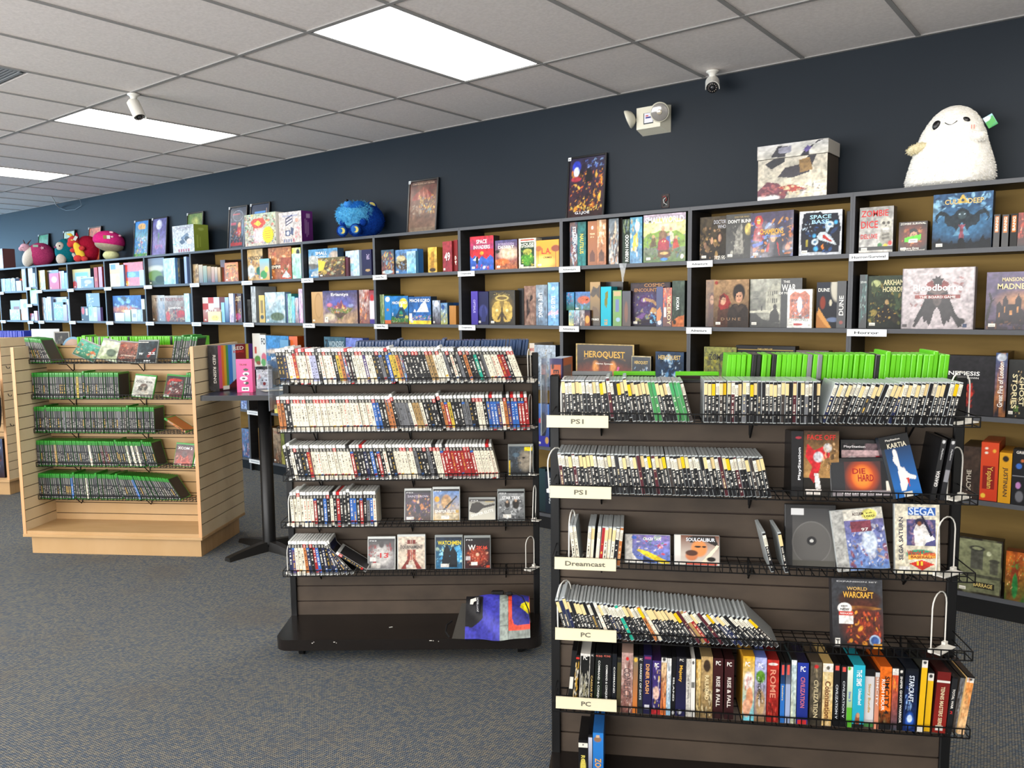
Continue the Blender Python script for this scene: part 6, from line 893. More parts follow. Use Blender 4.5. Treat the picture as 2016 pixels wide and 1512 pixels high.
('R',0.667,0.701,0.335,0.196,-0.150,'s',0,0,'8a1a18','g:b02a22,8a1c18 s:5,3a1410-c84a3a,.5,.2,.35,.12,.12 e:.5,.93,.4,.02,e8e0d8','red ancient empire game box, right rack bottom shelf',[('ROME',.5,.62,.5,.45,'d88a70',-90)]),
('R',0.706,0.719,0.335,0.189,-0.150,'s',0,0,'16161a','g:16161a,2a62a8 r:0,.0,1,.65,2a6ab8 r:.2,.8,.8,.96,d8544a','black-topped blue game spine, left of two, right rack bottom shelf',[('Settlers',.5,.5,.35,.25,'e0c890',-90)]),
('R',0.721,0.735,0.335,0.190,-0.150,'s',0,0,'16161a','g:16161a,a8b4d0 r:0,0,1,.65,9aa8c8 r:.2,.8,.8,.96,d8544a','black-topped grey-blue game spine, right of two, right rack bottom shelf',[]),
('R',0.737,0.752,0.335,0.203,-0.150,'s',0,0,'3a4a4a','g:b8ccd4,c8c8a8 r:0,.9,1,1,e0e4e4 n:8aa8b0,4,.5','misty pale blue game spine, right rack bottom shelf',[]),
('R',0.754,0.786,0.335,0.192,-0.150,'s',0,0,'1a1a3a','g:24389a,1c2a78 r:.1,.0,.9,.07,c83030','royal blue empire game box, right rack bottom shelf',[('CIVILIZATION',.5,.52,.4,.5,'c86a7a',-90),('PC',.5,.9,.45,.09,'f0f0f4',0)]),
('R',0.792,0.824,0.335,0.196,-0.150,'s',0,0,'4a4034','g:5a5244,3a342a s:10,8a7c60-2a241c,.5,.5,.45,.4,.12 e:.5,.93,.2,.03,b02828','weathered bronze empire game box, right rack bottom shelf',[('CIVILIZATION',.5,.42,.4,.6,'c8b890',-90)]),
('R',0.827,0.856,0.335,0.194,-0.150,'s',0,0,'c8a868','g:e0c890,c8a058 r:0,.87,1,1,e4e0d8 e:.5,.93,.16,.03,3a3a3a n:e8d8b0,4,.5','cream parchment game box with brown script, right rack bottom shelf',[('Colonization',.5,.42,.55,.6,'6a3a1c',-90)]),
('R',0.859,0.876,0.335,0.194,-0.150,'s',0,0,'141416','g:17171a,121214 r:.2,.9,.8,.97,d8544a','black game spine with silver lettering and five, left, right rack bottom shelf',[('CIVILIZATION V',.5,.4,.4,.55,'c8ccd0',-90)]),
('R',0.879,0.895,0.335,0.191,-0.150,'s',0,0,'141416','g:1c1e22,121214 r:.2,.9,.8,.97,d8544a','dark game spine with silver lettering and five, right, right rack bottom shelf',[('CIVILIZATION V',.5,.45,.4,.6,'b8bcc0',-90)]),
('R',0.897,0.912,0.335,0.192,-0.150,'s',0,0,'d8d8d0','g:e8e8e4,5aa830 r:0,0,1,.32,5ab030 e:.3,.95,.3,.03,5ab030','white and green game spine, right rack bottom shelf',[('Sims 3',.5,.5,.45,.16,'3a5ab8',-90)]),
('R',0.913,0.946,0.335,0.194,-0.150,'s',0,0,'28a8b8','g:2ab0c8,24a0bc e:.45,.12,.2,.12,8a4a2c e:.5,.2,.14,.04,c89068 r:0,0,1,.06,1c1c1c','turquoise life game box with a small figure, right rack bottom shelf',[('THE SIMS',.5,.8,.45,.26,'f0f4f4',-90),('Unleashed',.6,.5,.3,.26,'e8f0f0',-90)]),
('R',0.946,0.977,0.335,0.179,-0.140,'s',0,0,'141416','g:d8d4d4,e0dcdc r:0,.88,1,1,17171a r:0,0,1,.08,4a8a4a','white game box with black top and gold lettering, right rack bottom shelf',[('Story Bundle',.5,.5,.3,.5,'c89a30',-90)]),
('R',0.975,0.987,0.335,0.179,-0.150,'s',0,0,'3a2a24','g:a87860,e09070 r:0,.9,1,1,c8c8c8','peach city game spine, right rack bottom shelf',[('SIMCITY',.5,.65,.5,.5,'e8e0dc',-90)]),
('R',0.988,1.020,0.335,0.194,-0.150,'s',0,0,'c85a18','g:e87020,241c14 r:0,.3,1,1,e06a1c s:8,3a3a24-6a5a3a-1c1814,.5,.14,.5,.12,.12 r:0,0,1,.09,1c1c1e','orange city building game box, right rack bottom shelf',[('SIMCITY 4',.62,.55,.4,.6,'1c1614',-90),('RUSH HOUR',.3,.55,.3,.5,'f0ece4',-90)]),
('R',1.022,1.039,0.335,0.194,-0.150,'s',0,0,'1c1c1e','g:d8582a,3a4450 r:0,.88,1,1,e4e0d8 s:5,f09a3a-c8281c,.5,.75,.4,.1,.15','black spine with fire and white cap, right rack bottom shelf',[]),
('R',1.040,1.054,0.335,0.191,-0.150,'s',0,0,'141416','g:17181a,121214 e:.5,.95,.3,.02,e0dcd4','black spine with white sniper lettering, right rack bottom shelf',[('SNIPER GHOST WARRIOR',.5,.5,.45,.75,'e8e4dc',-90)]),
('R',1.055,1.091,0.335,0.192,-0.150,'s',1,0,'141a24','g:0f1216,14285a e:.5,.18,.3,.12,2a5ab8,.6 e:.5,.2,.2,.06,c8dcf4 s:5,1a3a8a-8ab0e0,.4,.55,.3,.2,.1','black and electric blue space game box, right rack bottom shelf',[('STARCRAFT',.5,.68,.4,.42,'d8e0ec',-90)]),
('R',1.095,1.111,0.335,0.224,-0.150,'s',2,0,'2a2a24','g:e8b81c,e0ac14 r:0,.88,1,1,e4e0d8 e:.5,.95,.3,.02,3a3a3a r:0,0,1,.07,e0dcd4','tall bright yellow game spine, right rack bottom shelf',[]),
('R',1.116,1.132,0.335,0.183,-0.145,'s',2,0,'2a2a24','g:e8b81c,e0ac14 r:0,.85,1,1,e4e0d8 e:.5,.93,.3,.03,3a3a3a','shorter yellow game spine, right rack bottom shelf',[]),
('R',1.137,1.173,0.335,0.187,-0.150,'s',3,0,'3a1614','g:6a1a18,8a2018 r:0,.82,1,.86,e0dcd4 r:.2,.04,.8,.12,e8e4dc','dark red tennis game box, right rack bottom shelf',[('TENNIS MASTERS SERIES',.5,.42,.3,.68,'e0d0a8',-90)]),
('R',1.175,1.190,0.335,0.173,-0.150,'s',4,0,'1c1c1e','g:232427,17181a','dark spine with white and red lettering, right rack bottom shelf',[('TOTAL WAR',.5,.62,.45,.35,'e8e4dc',-90),('2',.5,.38,.5,.05,'c83030',0)]),
('R',1.195,1.209,0.335,0.172,-0.140,'s',6,0,'6a6058','g:6a6e74,4a4038 s:6,8a9098-2a2420,.5,.5,.4,.4,.25','grey printed side of the last box, right rack bottom shelf',[]),
('R',1.206,1.225,0.335,0.178,-0.150,'s',7,0,'e0b878','g:d88a3a,e8c090 r:0,.9,1,1,e8e4dc e:.5,.95,.25,.02,3a3a3a s:6,e8b070-c87a3a,.5,.5,.4,.4,.25','orange sand game box leaning at the right end, right rack bottom shelf',[]),
('R',0.099,0.128,0.110,0.125,-0.150,'s',0,0,'101012','g:101012,141416 r:0,.8,1,.93,e0dcd0 e:.5,.88,.08,.02,3a3a3a e:.5,.3,.3,.2,c8b850','black game box with yellow letters under the bottom wire shelf',[('ROLLER',.5,.35,.45,.5,'d8c860',-90)]),
('R',0.130,0.142,0.110,0.145,-0.150,'s',0,0,'14141c','g:c8ccd8,2a3a6a r:0,.93,1,1,1a1a1c','thin navy spine between the two boxes under the wire shelf',[]),
('R',0.144,0.177,0.110,0.152,-0.150,'s',0,0,'2a6ab0','g:2a7ac8,2468b0 e:.45,.86,.35,.06,8a6a50 r:.3,.9,.6,.95,c8a888','bright blue animal park game box under the bottom wire shelf',[('ZOO',.5,.3,.6,.3,'e8a040',-90)]),
]
# ------------------------------------------------------------------ boxes and facing cases on the floor fixtures
CASEC = dict(w=('c9ccc8', .3), g=('8d9290', .25), G=('2c8a2e', .3), d=('1c1c1e', .3), J=('a8acab', .15))
FRM = dict(C=FC, R=FR, L=FL)
for k, (fr, s0, s1, zb, h, d, mode, roll, tilt, side, ops, lab, tx) in enumerate(FIXB):
    F = FRM[fr]; W = s1-s0; a = math.radians(roll)
    if abs(roll) > 40: W = .0146; 
    p = F.p(s0, d, zb+.001+(W*math.sin(a) if a > 0 else 0))
    nm = {'f': 'big_box_game', 's': 'boxed_computer_game', 'c': 'facing_game_case'}[mode[0]]
    t = thing(nm, lab, 'game box' if mode[0] != 'c' else 'game case', p, (math.radians(tilt), a, F.t))
    T = {'f': .035, 's': .15 if W > .022 else .132, 'c': .0146}[mode[0]]
    if '.108' in '%.3f' % (zb-.002): T = .19
    b = MB(); b.col(side); nx, nz = res(W, h, p, .85)
    if abs(roll) > 40:
        b.bbox(0, 0, 0, W, .13, h, .0015); b.col('2a2c30').box(-.0005, .001, .008, W+.0005, .125, h-.014)
        b.build('case_shell', mat('case_'+mode[1], *CASEC[mode[1]], spec=.6), t)
        c = MB().col(side); c.M = Matrix.Rotation(math.radians(90), 4, 'Z'); c.grid(paint(ops, 40, 50, k), .004, .008, .125, h-.014, -W-.0008); c.build('cover_sheet', M_gloss, t)
        continue
    if mode[0] == 'c':
        c = CASEC[mode[1]]; mm = mat('case_'+mode[1], c[0], c[1], spec=.6)
        MB().bbox(0, 0, 0, W, T, h, .002).build('case_shell', mm, t)
        i0, i1, j0, j1 = (.004, .004, .004, .012) if mode[1] != 'J' else (.002, .002, .002, .002)
        if mode[1] == 'w' or mode[1] == 'g': j1 = .011
        b.box(i0, -.0007, j0, W-i1, 0, h-j1, skip='f'); b.grid(paint(ops, nx, nz, k), i0, j0, W-i1, h-j1, -.0007)
        if mode[1] in 'wg':
            b.col('18181a').box(i0, -.0009, h-j1-.010, W-i1, -.0006, h-j1) if any(q[0] == 'PS3' for q in tx) else None
        b.build('cover_sheet', M_gloss, t); y0 = -.0014
        bx, bz, bw, bh = i0, j0, W-i0-i1, h-j0-j1
    else:
        b.box(0, 0, 0, W, T, h, skip='f'); b.grid(paint(ops, nx, nz, k), 0, 0, W, h, 0)
        if mode[0] == 's' and W < .022 and 'e0dcd4' not in side: b.col('101012').box(-.0002, -.0004, h-.004, W+.0002, T, h+.0004)
        b.build('box', M_gloss, t); y0 = -.0009; bx, bz, bw, bh = 0, 0, W, h
    for q in tx:
        text(t, q[0], bx+q[1]*bw, y0, bz+q[2]*bh, q[3]*bw, q[4]*bh, q[5], rot=q[6], ang=q[7] if len(q) > 7 else 0, bold=.008)
# printed holders on the wire shelves of the right rack
M_cream = mat('cream_label', 'ddd4b4', .4)
for s0, z, w_, s, px in ((-.012, 1.262, .185, 'PS1', 0), (-.003, 1.046, .185, 'PS1', 0), (.010, .824, .187, 'Dreamcast', 0), (.011, .600, .188, 'PC', 1), (.012, .378, .188, 'PC', 2)):
    t = thing('shelf_sign', 'cream plastic sign reading %s on the right rack, %s from the top' % (s, {1.262: 'first', 1.046: 'second', .824: 'third', .6: 'fourth', .378: 'fifth'}[z]), 'shelf sign', FR.p(s0+.018, -.170, z-.012), (math.radians(-6), 0, FR.t), group='cream signs on the right rack')
    b = MB(); b.box(0, 0, -.0165, w_, .003, .0165); b.box(0, -.002, -.0185, w_, .003, -.0165); b.box(0, -.0015, .0165, w_, .003, .018); b.build('holder', M_cream, t)
    text(t, s, w_*.5, -.0006, 0, {'PS1': .038, 'PC': .030, 'Dreamcast': .122}[s], .0145, '5d5a4a', bold=.014)
# white wire bookends
def bookend(F, s, d, z, w_, h, lab, lean=0, yaw=90, c='e8e4d8'):
    t = thing('wire_bookend', lab, 'bookend', F.p(s, d, z), (0, math.radians(lean), F.t+math.radians(yaw)), group='white wire bookends')
    pts = [(-w_/2, 0, 0), (-w_/2, 0, h-w_*.5)]
    for i in range(9):
        a = math.pi-math.pi*i/8; pts.append((w_/2*math.cos(a), 0, h-w_/2+w_/2*math.sin(a)))
    pts += [(w_/2, 0, h-w_*.5), (w_/2, 0, 0)]
    MB().tube(pts, .0021, 8).build('loop', M_white, t)
    MB().bbox(-w_/2-.004, -.03, 0, w_/2+.004, .004, .004, .001).bbox(-w_/2-.008, -.006, 0, -w_/2+.01, .006, .012, .001).bbox(w_/2-.01, -.006, 0, w_/2+.008, .006, .012, .001).build('foot', M_white, t)
for i, (s, z, h, y, ln) in enumerate(((.055, 1.248, .13, 80, -3), (.03, 1.026, .13, 62, -6), (.075, .80, .155, 82, 2), (.052, .568, .16, 66, -2))):
    bookend(FR, s, -.085, z, .09, h, 'white wire bookend at the left end of the right rack %s shelf' % rows5[i], ln, y)
for i, (s, z, h, y, ln) in enumerate(((1.195, 1.248, .148, 35, 0), (1.19, 1.026, .15, 45, 2), (1.175, .80, .17, 38, 0), (1.165, .568, .175, 45, 0), (1.18, .333, .10, 60, 0))):
    bookend(FR, s, -.09, z, .085, h, 'white wire bookend at the right end of the right rack %s shelf' % rows5[i], ln, y)
for i, (s, z, h, ln) in enumerate(((1.165, 1.248, .15, -6), (1.165, 1.030, .155, 3), (1.17, .806, .145, 8), (1.18, .587, .165, 10), (1.16, .356, .155, 0))):
    bookend(FC, s, -.08, z, .07, h, 'white wire bookend at the right end of the middle rack %s shelf' % rows5[i], ln, 78 if i < 4 else 55)
bookend(FC, .05, -.09, .587, .08, .15, 'white wire bookend at the left end of the middle rack fourth shelf', 0, 75)
bookend(FC, .032, -.09, .356, .08, .14, 'white wire bookend at the left end of the middle rack bottom shelf', 0, 80)
# ------------------------------------------------------------------ things standing on top of the bookcases
TOP = TOPZ
def surf(b, art, fn):
    """printed surface bent by fn(u, v) -> point; art rows bottom to top"""
    nz, nx = art.shape[0]-1, art.shape[1]-1; n = len(b.v)
    b.v += [tuple(fn(i/nx, j/nz)) for j in range(nz+1) for i in range(nx+1)]
    for j in range(nz):
        for i in range(nx):
            a = n+j*(nx+1)+i; b.f.append([a, a+1, a+nx+2, a+nx+1]); b.c.append([art[j, i], art[j, i+1], art[j+1, i+1], art[j+1, i]]); b.k.append(b.kk)
    return b
def poster(x, w, ops, lab, tx=(), h=.452, seed=1, ztop=2.625, off=.0):
    """framed poster leaning against the wall"""
    tl = math.asin(.045/h); t = thing('framed_poster', lab, 'framed poster', (x, WALLY-.068+off, TOP+.0008), (-tl, 0, 0), 'framed posters leaning on the wall')
    b = MB(); r = .014
    b.bbox(0, 0, 0, r, .018, h, .002).bbox(w-r, 0, 0, w, .018, h, .002).bbox(r, 0, 0, w-r, .018, r, .002).bbox(r, 0, h-r, w-r, .018, h, .002)
    b.build('frame', mat('poster_frame', '101013', .3, spec=.6), t)
    b = MB().box(r, .008, r, w-r, .014, h-r, skip='f'); b.grid(paint(ops, 44, 66, seed), r, r, w-r, h-r, .008); b.build('print', M_gloss, t)
    b = MB().col('dfe3e6').box(.001, -.0012, h-.026, .026, 0, h-.002); b.col('8a8c90').box(.005, -.0015, h-.02, .021, -.0011, h-.012); b.build('price_sticker', M_print, t)
    for q in tx: text(t, q[0], r+q[1]*(w-2*r), .0073, r+q[2]*(h-2*r), q[3]*(w-2*r), q[4]*(h-2*r), q[5])
    return t
poster(-12.08, .335, 'g:2a8a5a,c8dcd0 n:4aa070,4,.5 r:0,.3,1,.55,d8e4dc', 'framed green and white poster behind the pink plush, far left', seed=2)
poster(-11.30, .335, 'g:b8d0c0,a8c8b8 n:98b8a8,4,.5', 'framed pale mint poster behind the teal penguin plush', seed=3)
poster(-10.58, .335, 'g:c8684a,b85a40 n:d87a5a,4,.5', 'framed orange poster behind the red plush', seed=4)
poster(-9.41, .335, 'g:2a78c8,3a9a40 e:.5,.86,.28,.08,d8b070 r:.28,.78,.75,.9,d8a860 p:0,.55,.3,.6,.6,.52,1,.6,1,0,0,0,4a8ac0 s:34,e8c83a-c84a3a-3a8a3a-e8e0d0-8a5a2a-5ab0e0,.5,.35,.45,.22,.06 r:0,0,1,.12,3a8a30 s:10,2a6a24-e8d040,.5,.08,.45,.07,.05', 'framed bright blue and green village poster, left of the purple one', seed=5)
poster(-9.005, .335, 'g:5a5a9a,6a5a98 e:.45,.84,.22,.13,b8bce0,.1 e:.45,.84,.2,.12,c8cce8,.3 e:.45,.55,.06,.09,5a8a7a r:.43,.3,.47,.55,4a7a6a s:8,b05a8a-d87aa8,.5,.25,.3,.06,.05 n:6a68a8,4,.4', 'framed purple moon poster, right of the village one', seed=6)
poster(-8.262, .325, 'g:5a7a3a,3a5a24 n:8a9a4a,6,.6 e:.5,.8,.2,.1,a8b060,.8 p:.47,.55,.5,.8,.53,.55,3a4a20', 'framed green forest poster behind the white and olive console box', seed=7)
poster(-7.46, .322, 'g:2a3850,2a3648 f:.02,2a3444 e:.5,.8,.3,.13,8a98b0,.06 e:.5,.8,.28,.12,303c54,.06 r:.08,.05,.1,.75,98a4b8 r:.9,.05,.92,.75,98a4b8 r:.2,.82,.6,.86,a83a4a r:.1,.58,.4,.64,a83a5a e:.6,.45,.12,.14,a83040 e:.6,.58,.08,.06,d8a070 e:.8,.5,.06,.2,5a7a98 s:12,c83030-8a98b0-e0a050,.4,.3,.3,.2,.06 r:.12,.08,.8,.16,a82830', 'framed dark blue poster with red figures, left of the toy box', seed=8)
poster(-7.085, .322, 'g:26324a,2a3648 r:.2,.8,.8,.84,4a8ad0 r:.15,.7,.6,.74,c8b0a0 r:.85,.5,.88,.9,c8a890', 'framed dark poster half hidden behind the toy box', seed=9)
poster(-4.845, .335, 'g:5a2420,6a5040 r:0,.92,1,1,3a1a18 p:.1,.7,.5,.9,.9,.7,.9,.65,.1,.65,8a2a24 p:.3,.66,.36,.86,.42,.66,b8685a p:.5,.66,.5,.88,.58,.66,b8685a p:.66,.66,.62,.86,.74,.66,b8685a s:26,d89a30-4a9ab0-e8c050-8a6a4a-2a2a2a,.65,.55,.28,.16,.06 n:8a6a54,5,.4 s:8,7a7068-9a8a78,.3,.45,.2,.12,.06 r:.05,.0,.95,.12,7a6450', 'framed brown circus style poster right of the blue bear', [('COME ON ROLL OUT THE TOUR', .5, .955, .8, .025, 'c8a890'), ('RETURN TO THE DARKNESS', .5, .04, .8, .025, 'a89070')], seed=10)
poster(-3.252, .316, 'g:2a2440,3a1c1c s:50,e89a2a-f8c850-c85a1c-1a1420-2a2030-d87a20,.5,.4,.46,.38,.06 s:18,14101c-1c1824-2a2434,.5,.55,.35,.3,.07 e:.2,.86,.12,.1,2a3ab0,.2 e:.2,.78,.08,.08,c8d4f0,.2 e:.55,.8,.05,.05,e0dcd8 p:.45,.6,.5,.82,.6,.84,.68,.62,14141a e:.2,.66,.14,.04,b03a4a s:10,f0b030-f8e070,.5,.16,.42,.07,.05 s:7,8ab0e0-5a7ad0,.7,.9,.25,.06,.04 r:0,0,1,.13,2a1418', 'framed fiery action poster, tallest thing in the middle of the wall', [('G.I.JOE', .42, .10, .42, .055, 'e8ecf4')], seed=11, h=.455)
def shelf_box(x, y, w, d, h, ops, side, lab, tx=(), rot=0, seed=1, lid=False, sideops=None, top='e8e4dc', nm='large_box'):
    t = thing(nm, lab, 'box', (x, y, TOP+.0008), (0, 0, math.radians(rot)))
    b = MB().col(top); b.box(0, 0, 0, w, d, h, skip='fr'); b.grid(paint(ops, int(w*260), int(h*260), seed), 0, 0, w, h, 0)
    A = paint(sideops or 'g:%s,%s' % (side, side), max(6, int(d*120)), 30, seed+50)
    surf(b, A, lambda u, v: (w, u*d, v*h)); b.build('box', M_gloss, t)
    for q in tx: text(t, q[0], q[1]*w, -.0009, q[2]*h, q[3]*w, q[4]*h, q[5], rot=q[6] if len(q) > 6 else 0)
    return t
shelf_box(-8.175, SF+.05, .415, .165, .285, 'g:c4c8cc,c0c4ca s:5,8ac8d8-c87a6a-b8b0a8-3ab0a8,.15,.4,.1,.15,.07 p:.38,.55,.7,.72,.78,.62,.45,.45,6a7a90 p:.3,.42,.5,.5,.6,.38,.42,.3,3a4458 e:.68,.5,.12,.09,2a2e38 e:.78,.4,.13,.1,e0d0c0 r:.25,.04,.32,.14,a8343c r:.36,.04,.43,.14,a8343c r:.47,.04,.54,.14,a8343c r:.58,.04,.65,.14,a8343c r:.7,.04,.77,.14,a8343c', '7a8a34', 'white console box with an olive green side', [('COLECOVISION', .5, .9, .62, .06, '8a7a9a'), ('FLASHBACK', .5, .83, .4, .03, '6a7a8a')], sideops='g:8a9a3c,748430 r:.2,.15,.3,.6,98a84c r:.4,.2,.45,.55,98a84c e:.5,.84,.2,.05,a8b860', seed=21)
shelf_box(-6.82, SF+.025, .49, .10, .298, 'g:a8b8a0,b8b0a0 s:60,b83a34-c8a83a-3a7a4a-b8b4ac-a86a4a-3a5a9a-b88890-5a3a34,.5,.52,.5,.46,.08 p:.2,.75,.3,.85,.6,.85,.7,.7,.55,.55,.3,.55,c84a38 p:.3,.7,.45,.8,.55,.68,.45,.6,e8c040 r:.3,.1,.42,.5,d89aa0 r:.5,.1,.6,.45,c85a60 e:.5,.3,.2,.2,e8d8d8,.8', 'e8e4dc', 'white box with a colourful robot toy picture', sideops='g:e8e4dc,dcd8d0', seed=22)
t = thing('price_burst', 'bright yellow starburst price tag stuck on the robot toy box', 'price tag', (-6.45, SF+.0225, TOP+.095))
pts = []
for i in range(48):
    a = math.tau*i/48; r_ = .082 if i % 2 else .064; pts.append((r_*math.cos(a)*1.15, r_*math.sin(a)))
b = MB().prism(pts, -.0015, 0); b.build('card', mat('burst_yellow', 'f4e400', .5), t)
for k in range(4): MB().col('c88a20').box(-.045+.006*(k % 2), -.002, .03-.02*k, .045-.008*(k % 2), -.0015, .036-.02*k).build('printed_line', mat('burst_print', 'c07a28', .5), t)
shelf_box(-6.315, SF+.05, .33, .125, .283, 'g:c0bcbc,c4b8b0 p:.3,.55,.3,.8,.62,.92,.62,.68,3a3a54 p:.34,.6,.34,.66,.6,.76,.6,.7,c8c4c8 p:.34,.7,.34,.76,.6,.86,.6,.8,c8c4c8 r:.28,.24,.5,.42,4a5470 e:.39,.33,.06,.06,d8dce8 p:.5,.3,.54,.52,.66,.46,.62,.24,4a5470 s:6,d8505a-e87a80,.82,.35,.1,.16,.06 s:4,b89ab8-d8a0a8,.1,.35,.08,.15,.05 e:.8,.72,.08,.06,e09080 r:.2,.04,.26,.14,7a8098 r:.3,.04,.36,.14,7a8098 r:.4,.04,.46,.14,7a8098 r:.5,.04,.56,.14,7a8098 r:.62,.04,.68,.14,9a5060', '5a2068', 'pale console box with a deep purple side', [('Retro Game Console', .5, .88, .66, .06, '7a8ab8')], sideops='g:6a2a7a,54205f r:.45,.78,.75,.93,b898c0 r:.3,.3,.34,.75,a880b0 r:.45,.2,.49,.7,a880b0 r:.6,.25,.64,.65,a880b0', seed=23)
t = shelf_box(-1.782, SF+.045, .388, .20, .232, 'g:c8c0b0,d8ccb0 n:a8a498,4 s:6,e8e4dc-f0e8d0,.8,.2,.2,.15,.12 p:.0,.25,.15,.45,.3,.4,.45,.2,.4,0,.0,0,6a3040 p:.3,.55,.4,.75,.6,.8,.75,1,.85,1,.75,.6,.5,.5,26222e p:.6,.9,.75,.95,.8,.65,.62,.6,8a6a3a p:.1,.88,.25,1,.4,1,.4,.9,.2,.75,22242c p:.3,.3,.5,.35,.7,.22,.5,.16,a83a2c s:9,2a2430-8a3a3a-e8d0a0,.6,.22,.3,.12,.06 e:.15,.06,.18,.08,e8e4e0 s:5,5a2a3a-a85a5a,.15,.25,.13,.13,.08', '3a3028', 'lidded comic storage box with hero figures on a cream sky', sideops='g:4a4034,38302a', seed=24, nm='comic_box')
b = MB().col('c0bab0').box(-.004, -.005, .232, .392, .205, .308, skip='f'); b.grid(paint('g:c4c4c4,c8c4b8 n:b8b4ac,4 p:.2,.1,.3,.85,.45,.8,.4,.0,2c2c34 p:.3,.7,.5,.8,.48,.3,.32,.3,8a8a9a p:.62,0,.7,.5,.95,1,.86,1,.74,.3,.74,0,20202a p:.7,.2,.78,.5,.72,.7,.66,.4,5a4a8a', 60, 18, 5), -.004, .232, .392, .308, -.005); b.col('4a4038').box(-.005, .0, .23, .393, .2, .233); b.build('lid', M_gloss, t)
shelf_box(-12.855, SF+.05, .13, .16, .285, 'g:8a5a58,a8807a r:.2,.3,.8,.7,c8b0a8', '5a3a3a', 'dusky red box at the far left edge above the bookcases', seed=25)
# ---- plush toys
def plush(name, lab, x, y, scale=1.0, extra=0):
    th = math.atan2(-x, y); return thing(name, lab, 'plush toy', (x, y, TOP+.001), (0, 0, th+extra), 'round plush toys on the bookcases')
def fuz(name, c, c2, bump=.9, sc=90): return mat(name, c, .95, spec=.1, sheen=.0, noise=(c2, (sc, sc, sc), 3, bump))
def fur(b, c, r, n, ln, seed=0, droop=.5, zlo=-2, zhi=2, wd=.0022, cond=None):
    """short tufts standing on an ellipsoid"""
    rs = random.Random(seed)
    for _ in range(n):
        z = rs.uniform(-1, 1); a = rs.uniform(0, math.tau); q = math.sqrt(1-z*z); d = Vector((q*math.cos(a), q*math.sin(a), z))
        if not (zlo <= z <= zhi) or (cond and not cond(d)): continue
        p = Vector((c[0]+d.x*r[0], c[1]+d.y*r[1], c[2]+d.z*r[2])); nn = Vector((d.x/r[0], d.y/r[1], d.z/r[2])).normalized()
        t = nn.cross(Vector((rs.uniform(-1, 1), rs.uniform(-1, 1), rs.uniform(-1, 1)))).normalized()*wd
        e = p+(nn+Vector((rs.uniform(-.5, .5), rs.uniform(-.5, .5), -droop+rs.uniform(-.5, .5)))).normalized()*ln*rs.uniform(.6, 1.3)
        b.add([p-t, p+t, e], [(0, 1, 2)])
    return b
# white ghost, far right
G = plush('ghost_plush', 'big white fluffy ghost plush with a small smile, far right', -.808, 4.675)
fw_ = fuz('white_fur', 'fcfaf6', 'f0ece2', .5, 60)
PR = [(.0, .150), (.012, .182), (.04, .194), (.09, .190), (.15, .176), (.21, .160), (.27, .143), (.32, .120), (.36, .090), (.385, .058), (.398, .025), (.402, .0)]
def ghost_r(z):
    for (za, ra), (zb_, rb) in zip(PR, PR[1:]):
        if za <= z <= zb_: return ra+(rb-ra)*(z-za)/(zb_-za)
    return 0
def ghost_p(a, z):
    k = 1+.035*math.sin(5*a+1)*max(0, 1-z/.16)+.02*math.sin(3*a+z*20); r_ = ghost_r(z)*k
    return Vector((r_*math.cos(a)-.022*max(0, 1-z/.2)*(1 if math.cos(a) < 0 else 0)+.012*z/.4, r_*.78*math.sin(a), z))
b = MB(); vs = [ghost_p(math.tau*k/40, PR[i//3][0]+(PR[i//3+1][0]-PR[i//3][0])*(i % 3)/3) for i in range(33) for k in range(40)]
b.add(vs, [(i*40+k, i*40+(k+1) % 40, (i+1)*40+(k+1) % 40, (i+1)*40+k) for i in range(32) for k in range(40)]+[tuple(range(1280, 1320))])
rs = random.Random(8)
for _ in range(9000):
    z = rs.uniform(.004, .40); a = rs.uniform(0, math.tau); p = ghost_p(a, z); q = ghost_p(a, max(0, z-.01)); nn = Vector((math.cos(a), math.sin(a)*1.2, .25+z)).normalized()
    tt = nn.cross(Vector((rs.uniform(-1, 1), rs.uniform(-1, 1), rs.uniform(-1, 1)))).normalized()*.0022
    ln = .006+.008*max(0, 1-z/.15)*rs.random()
    b.add([p-tt, p+tt, p+(nn+Vector((rs.uniform(-.6, .6), rs.uniform(-.6, .6), -.7))).normalized()*ln], [(0, 1, 2)])
b.build('body', fw_, G, True)
M_eye = mat('plush_black', '0c0b0c', .35)
for ex, ez, rx, rz, rr in ((-.068, .298, .019, .025, .35), (.054, .306, .025, .0205, 0)):
    b = MB(); b.M = Matrix.Translation((ex, -.088+abs(ex)*.12, ez)) @ Matrix.Rotation(rr, 4, 'Y'); b.blob((0, 0, 0), (rx, .012, rz), 20); b.build('eye', M_eye, G, True)
b = MB(); b.tube([(-.030+.054*i/8-.002, -.1035, .303-.0145*math.sin(math.pi*i/8)+.004*i/8) for i in range(9)], .0021, 6); b.build('mouth', M_eye, G)
MB().box(.083, -.1, .262, .087, -.085, .281).box(.095, -.098, .262, .099, -.08, .281).build('cheek_mark', mat('cheek_pink', 'd89a8c', .8), G)
b = MB(); b.M = Matrix.Translation((-.153, -.07, .195)) @ Matrix.Rotation(-.35, 4, 'Y'); b.blob((0, 0, 0), (.05, .028, .023), 16); fur(b, (0, 0, 0), (.05, .028, .023), 300, .01, 5); b.build('arm', fuz('cream_fur', 'ece2c0', 'dcd0a8', .8), G, True)
b = MB(); b.M = Matrix.Translation((.11, -.10, .225)) @ Matrix.Rotation(.2, 4, 'Y'); b.blob((0, 0, 0), (.04, .03, .026), 16); fur(b, (0, 0, 0), (.04, .03, .026), 300, .01, 6); b.build('arm', fw_, G, True)
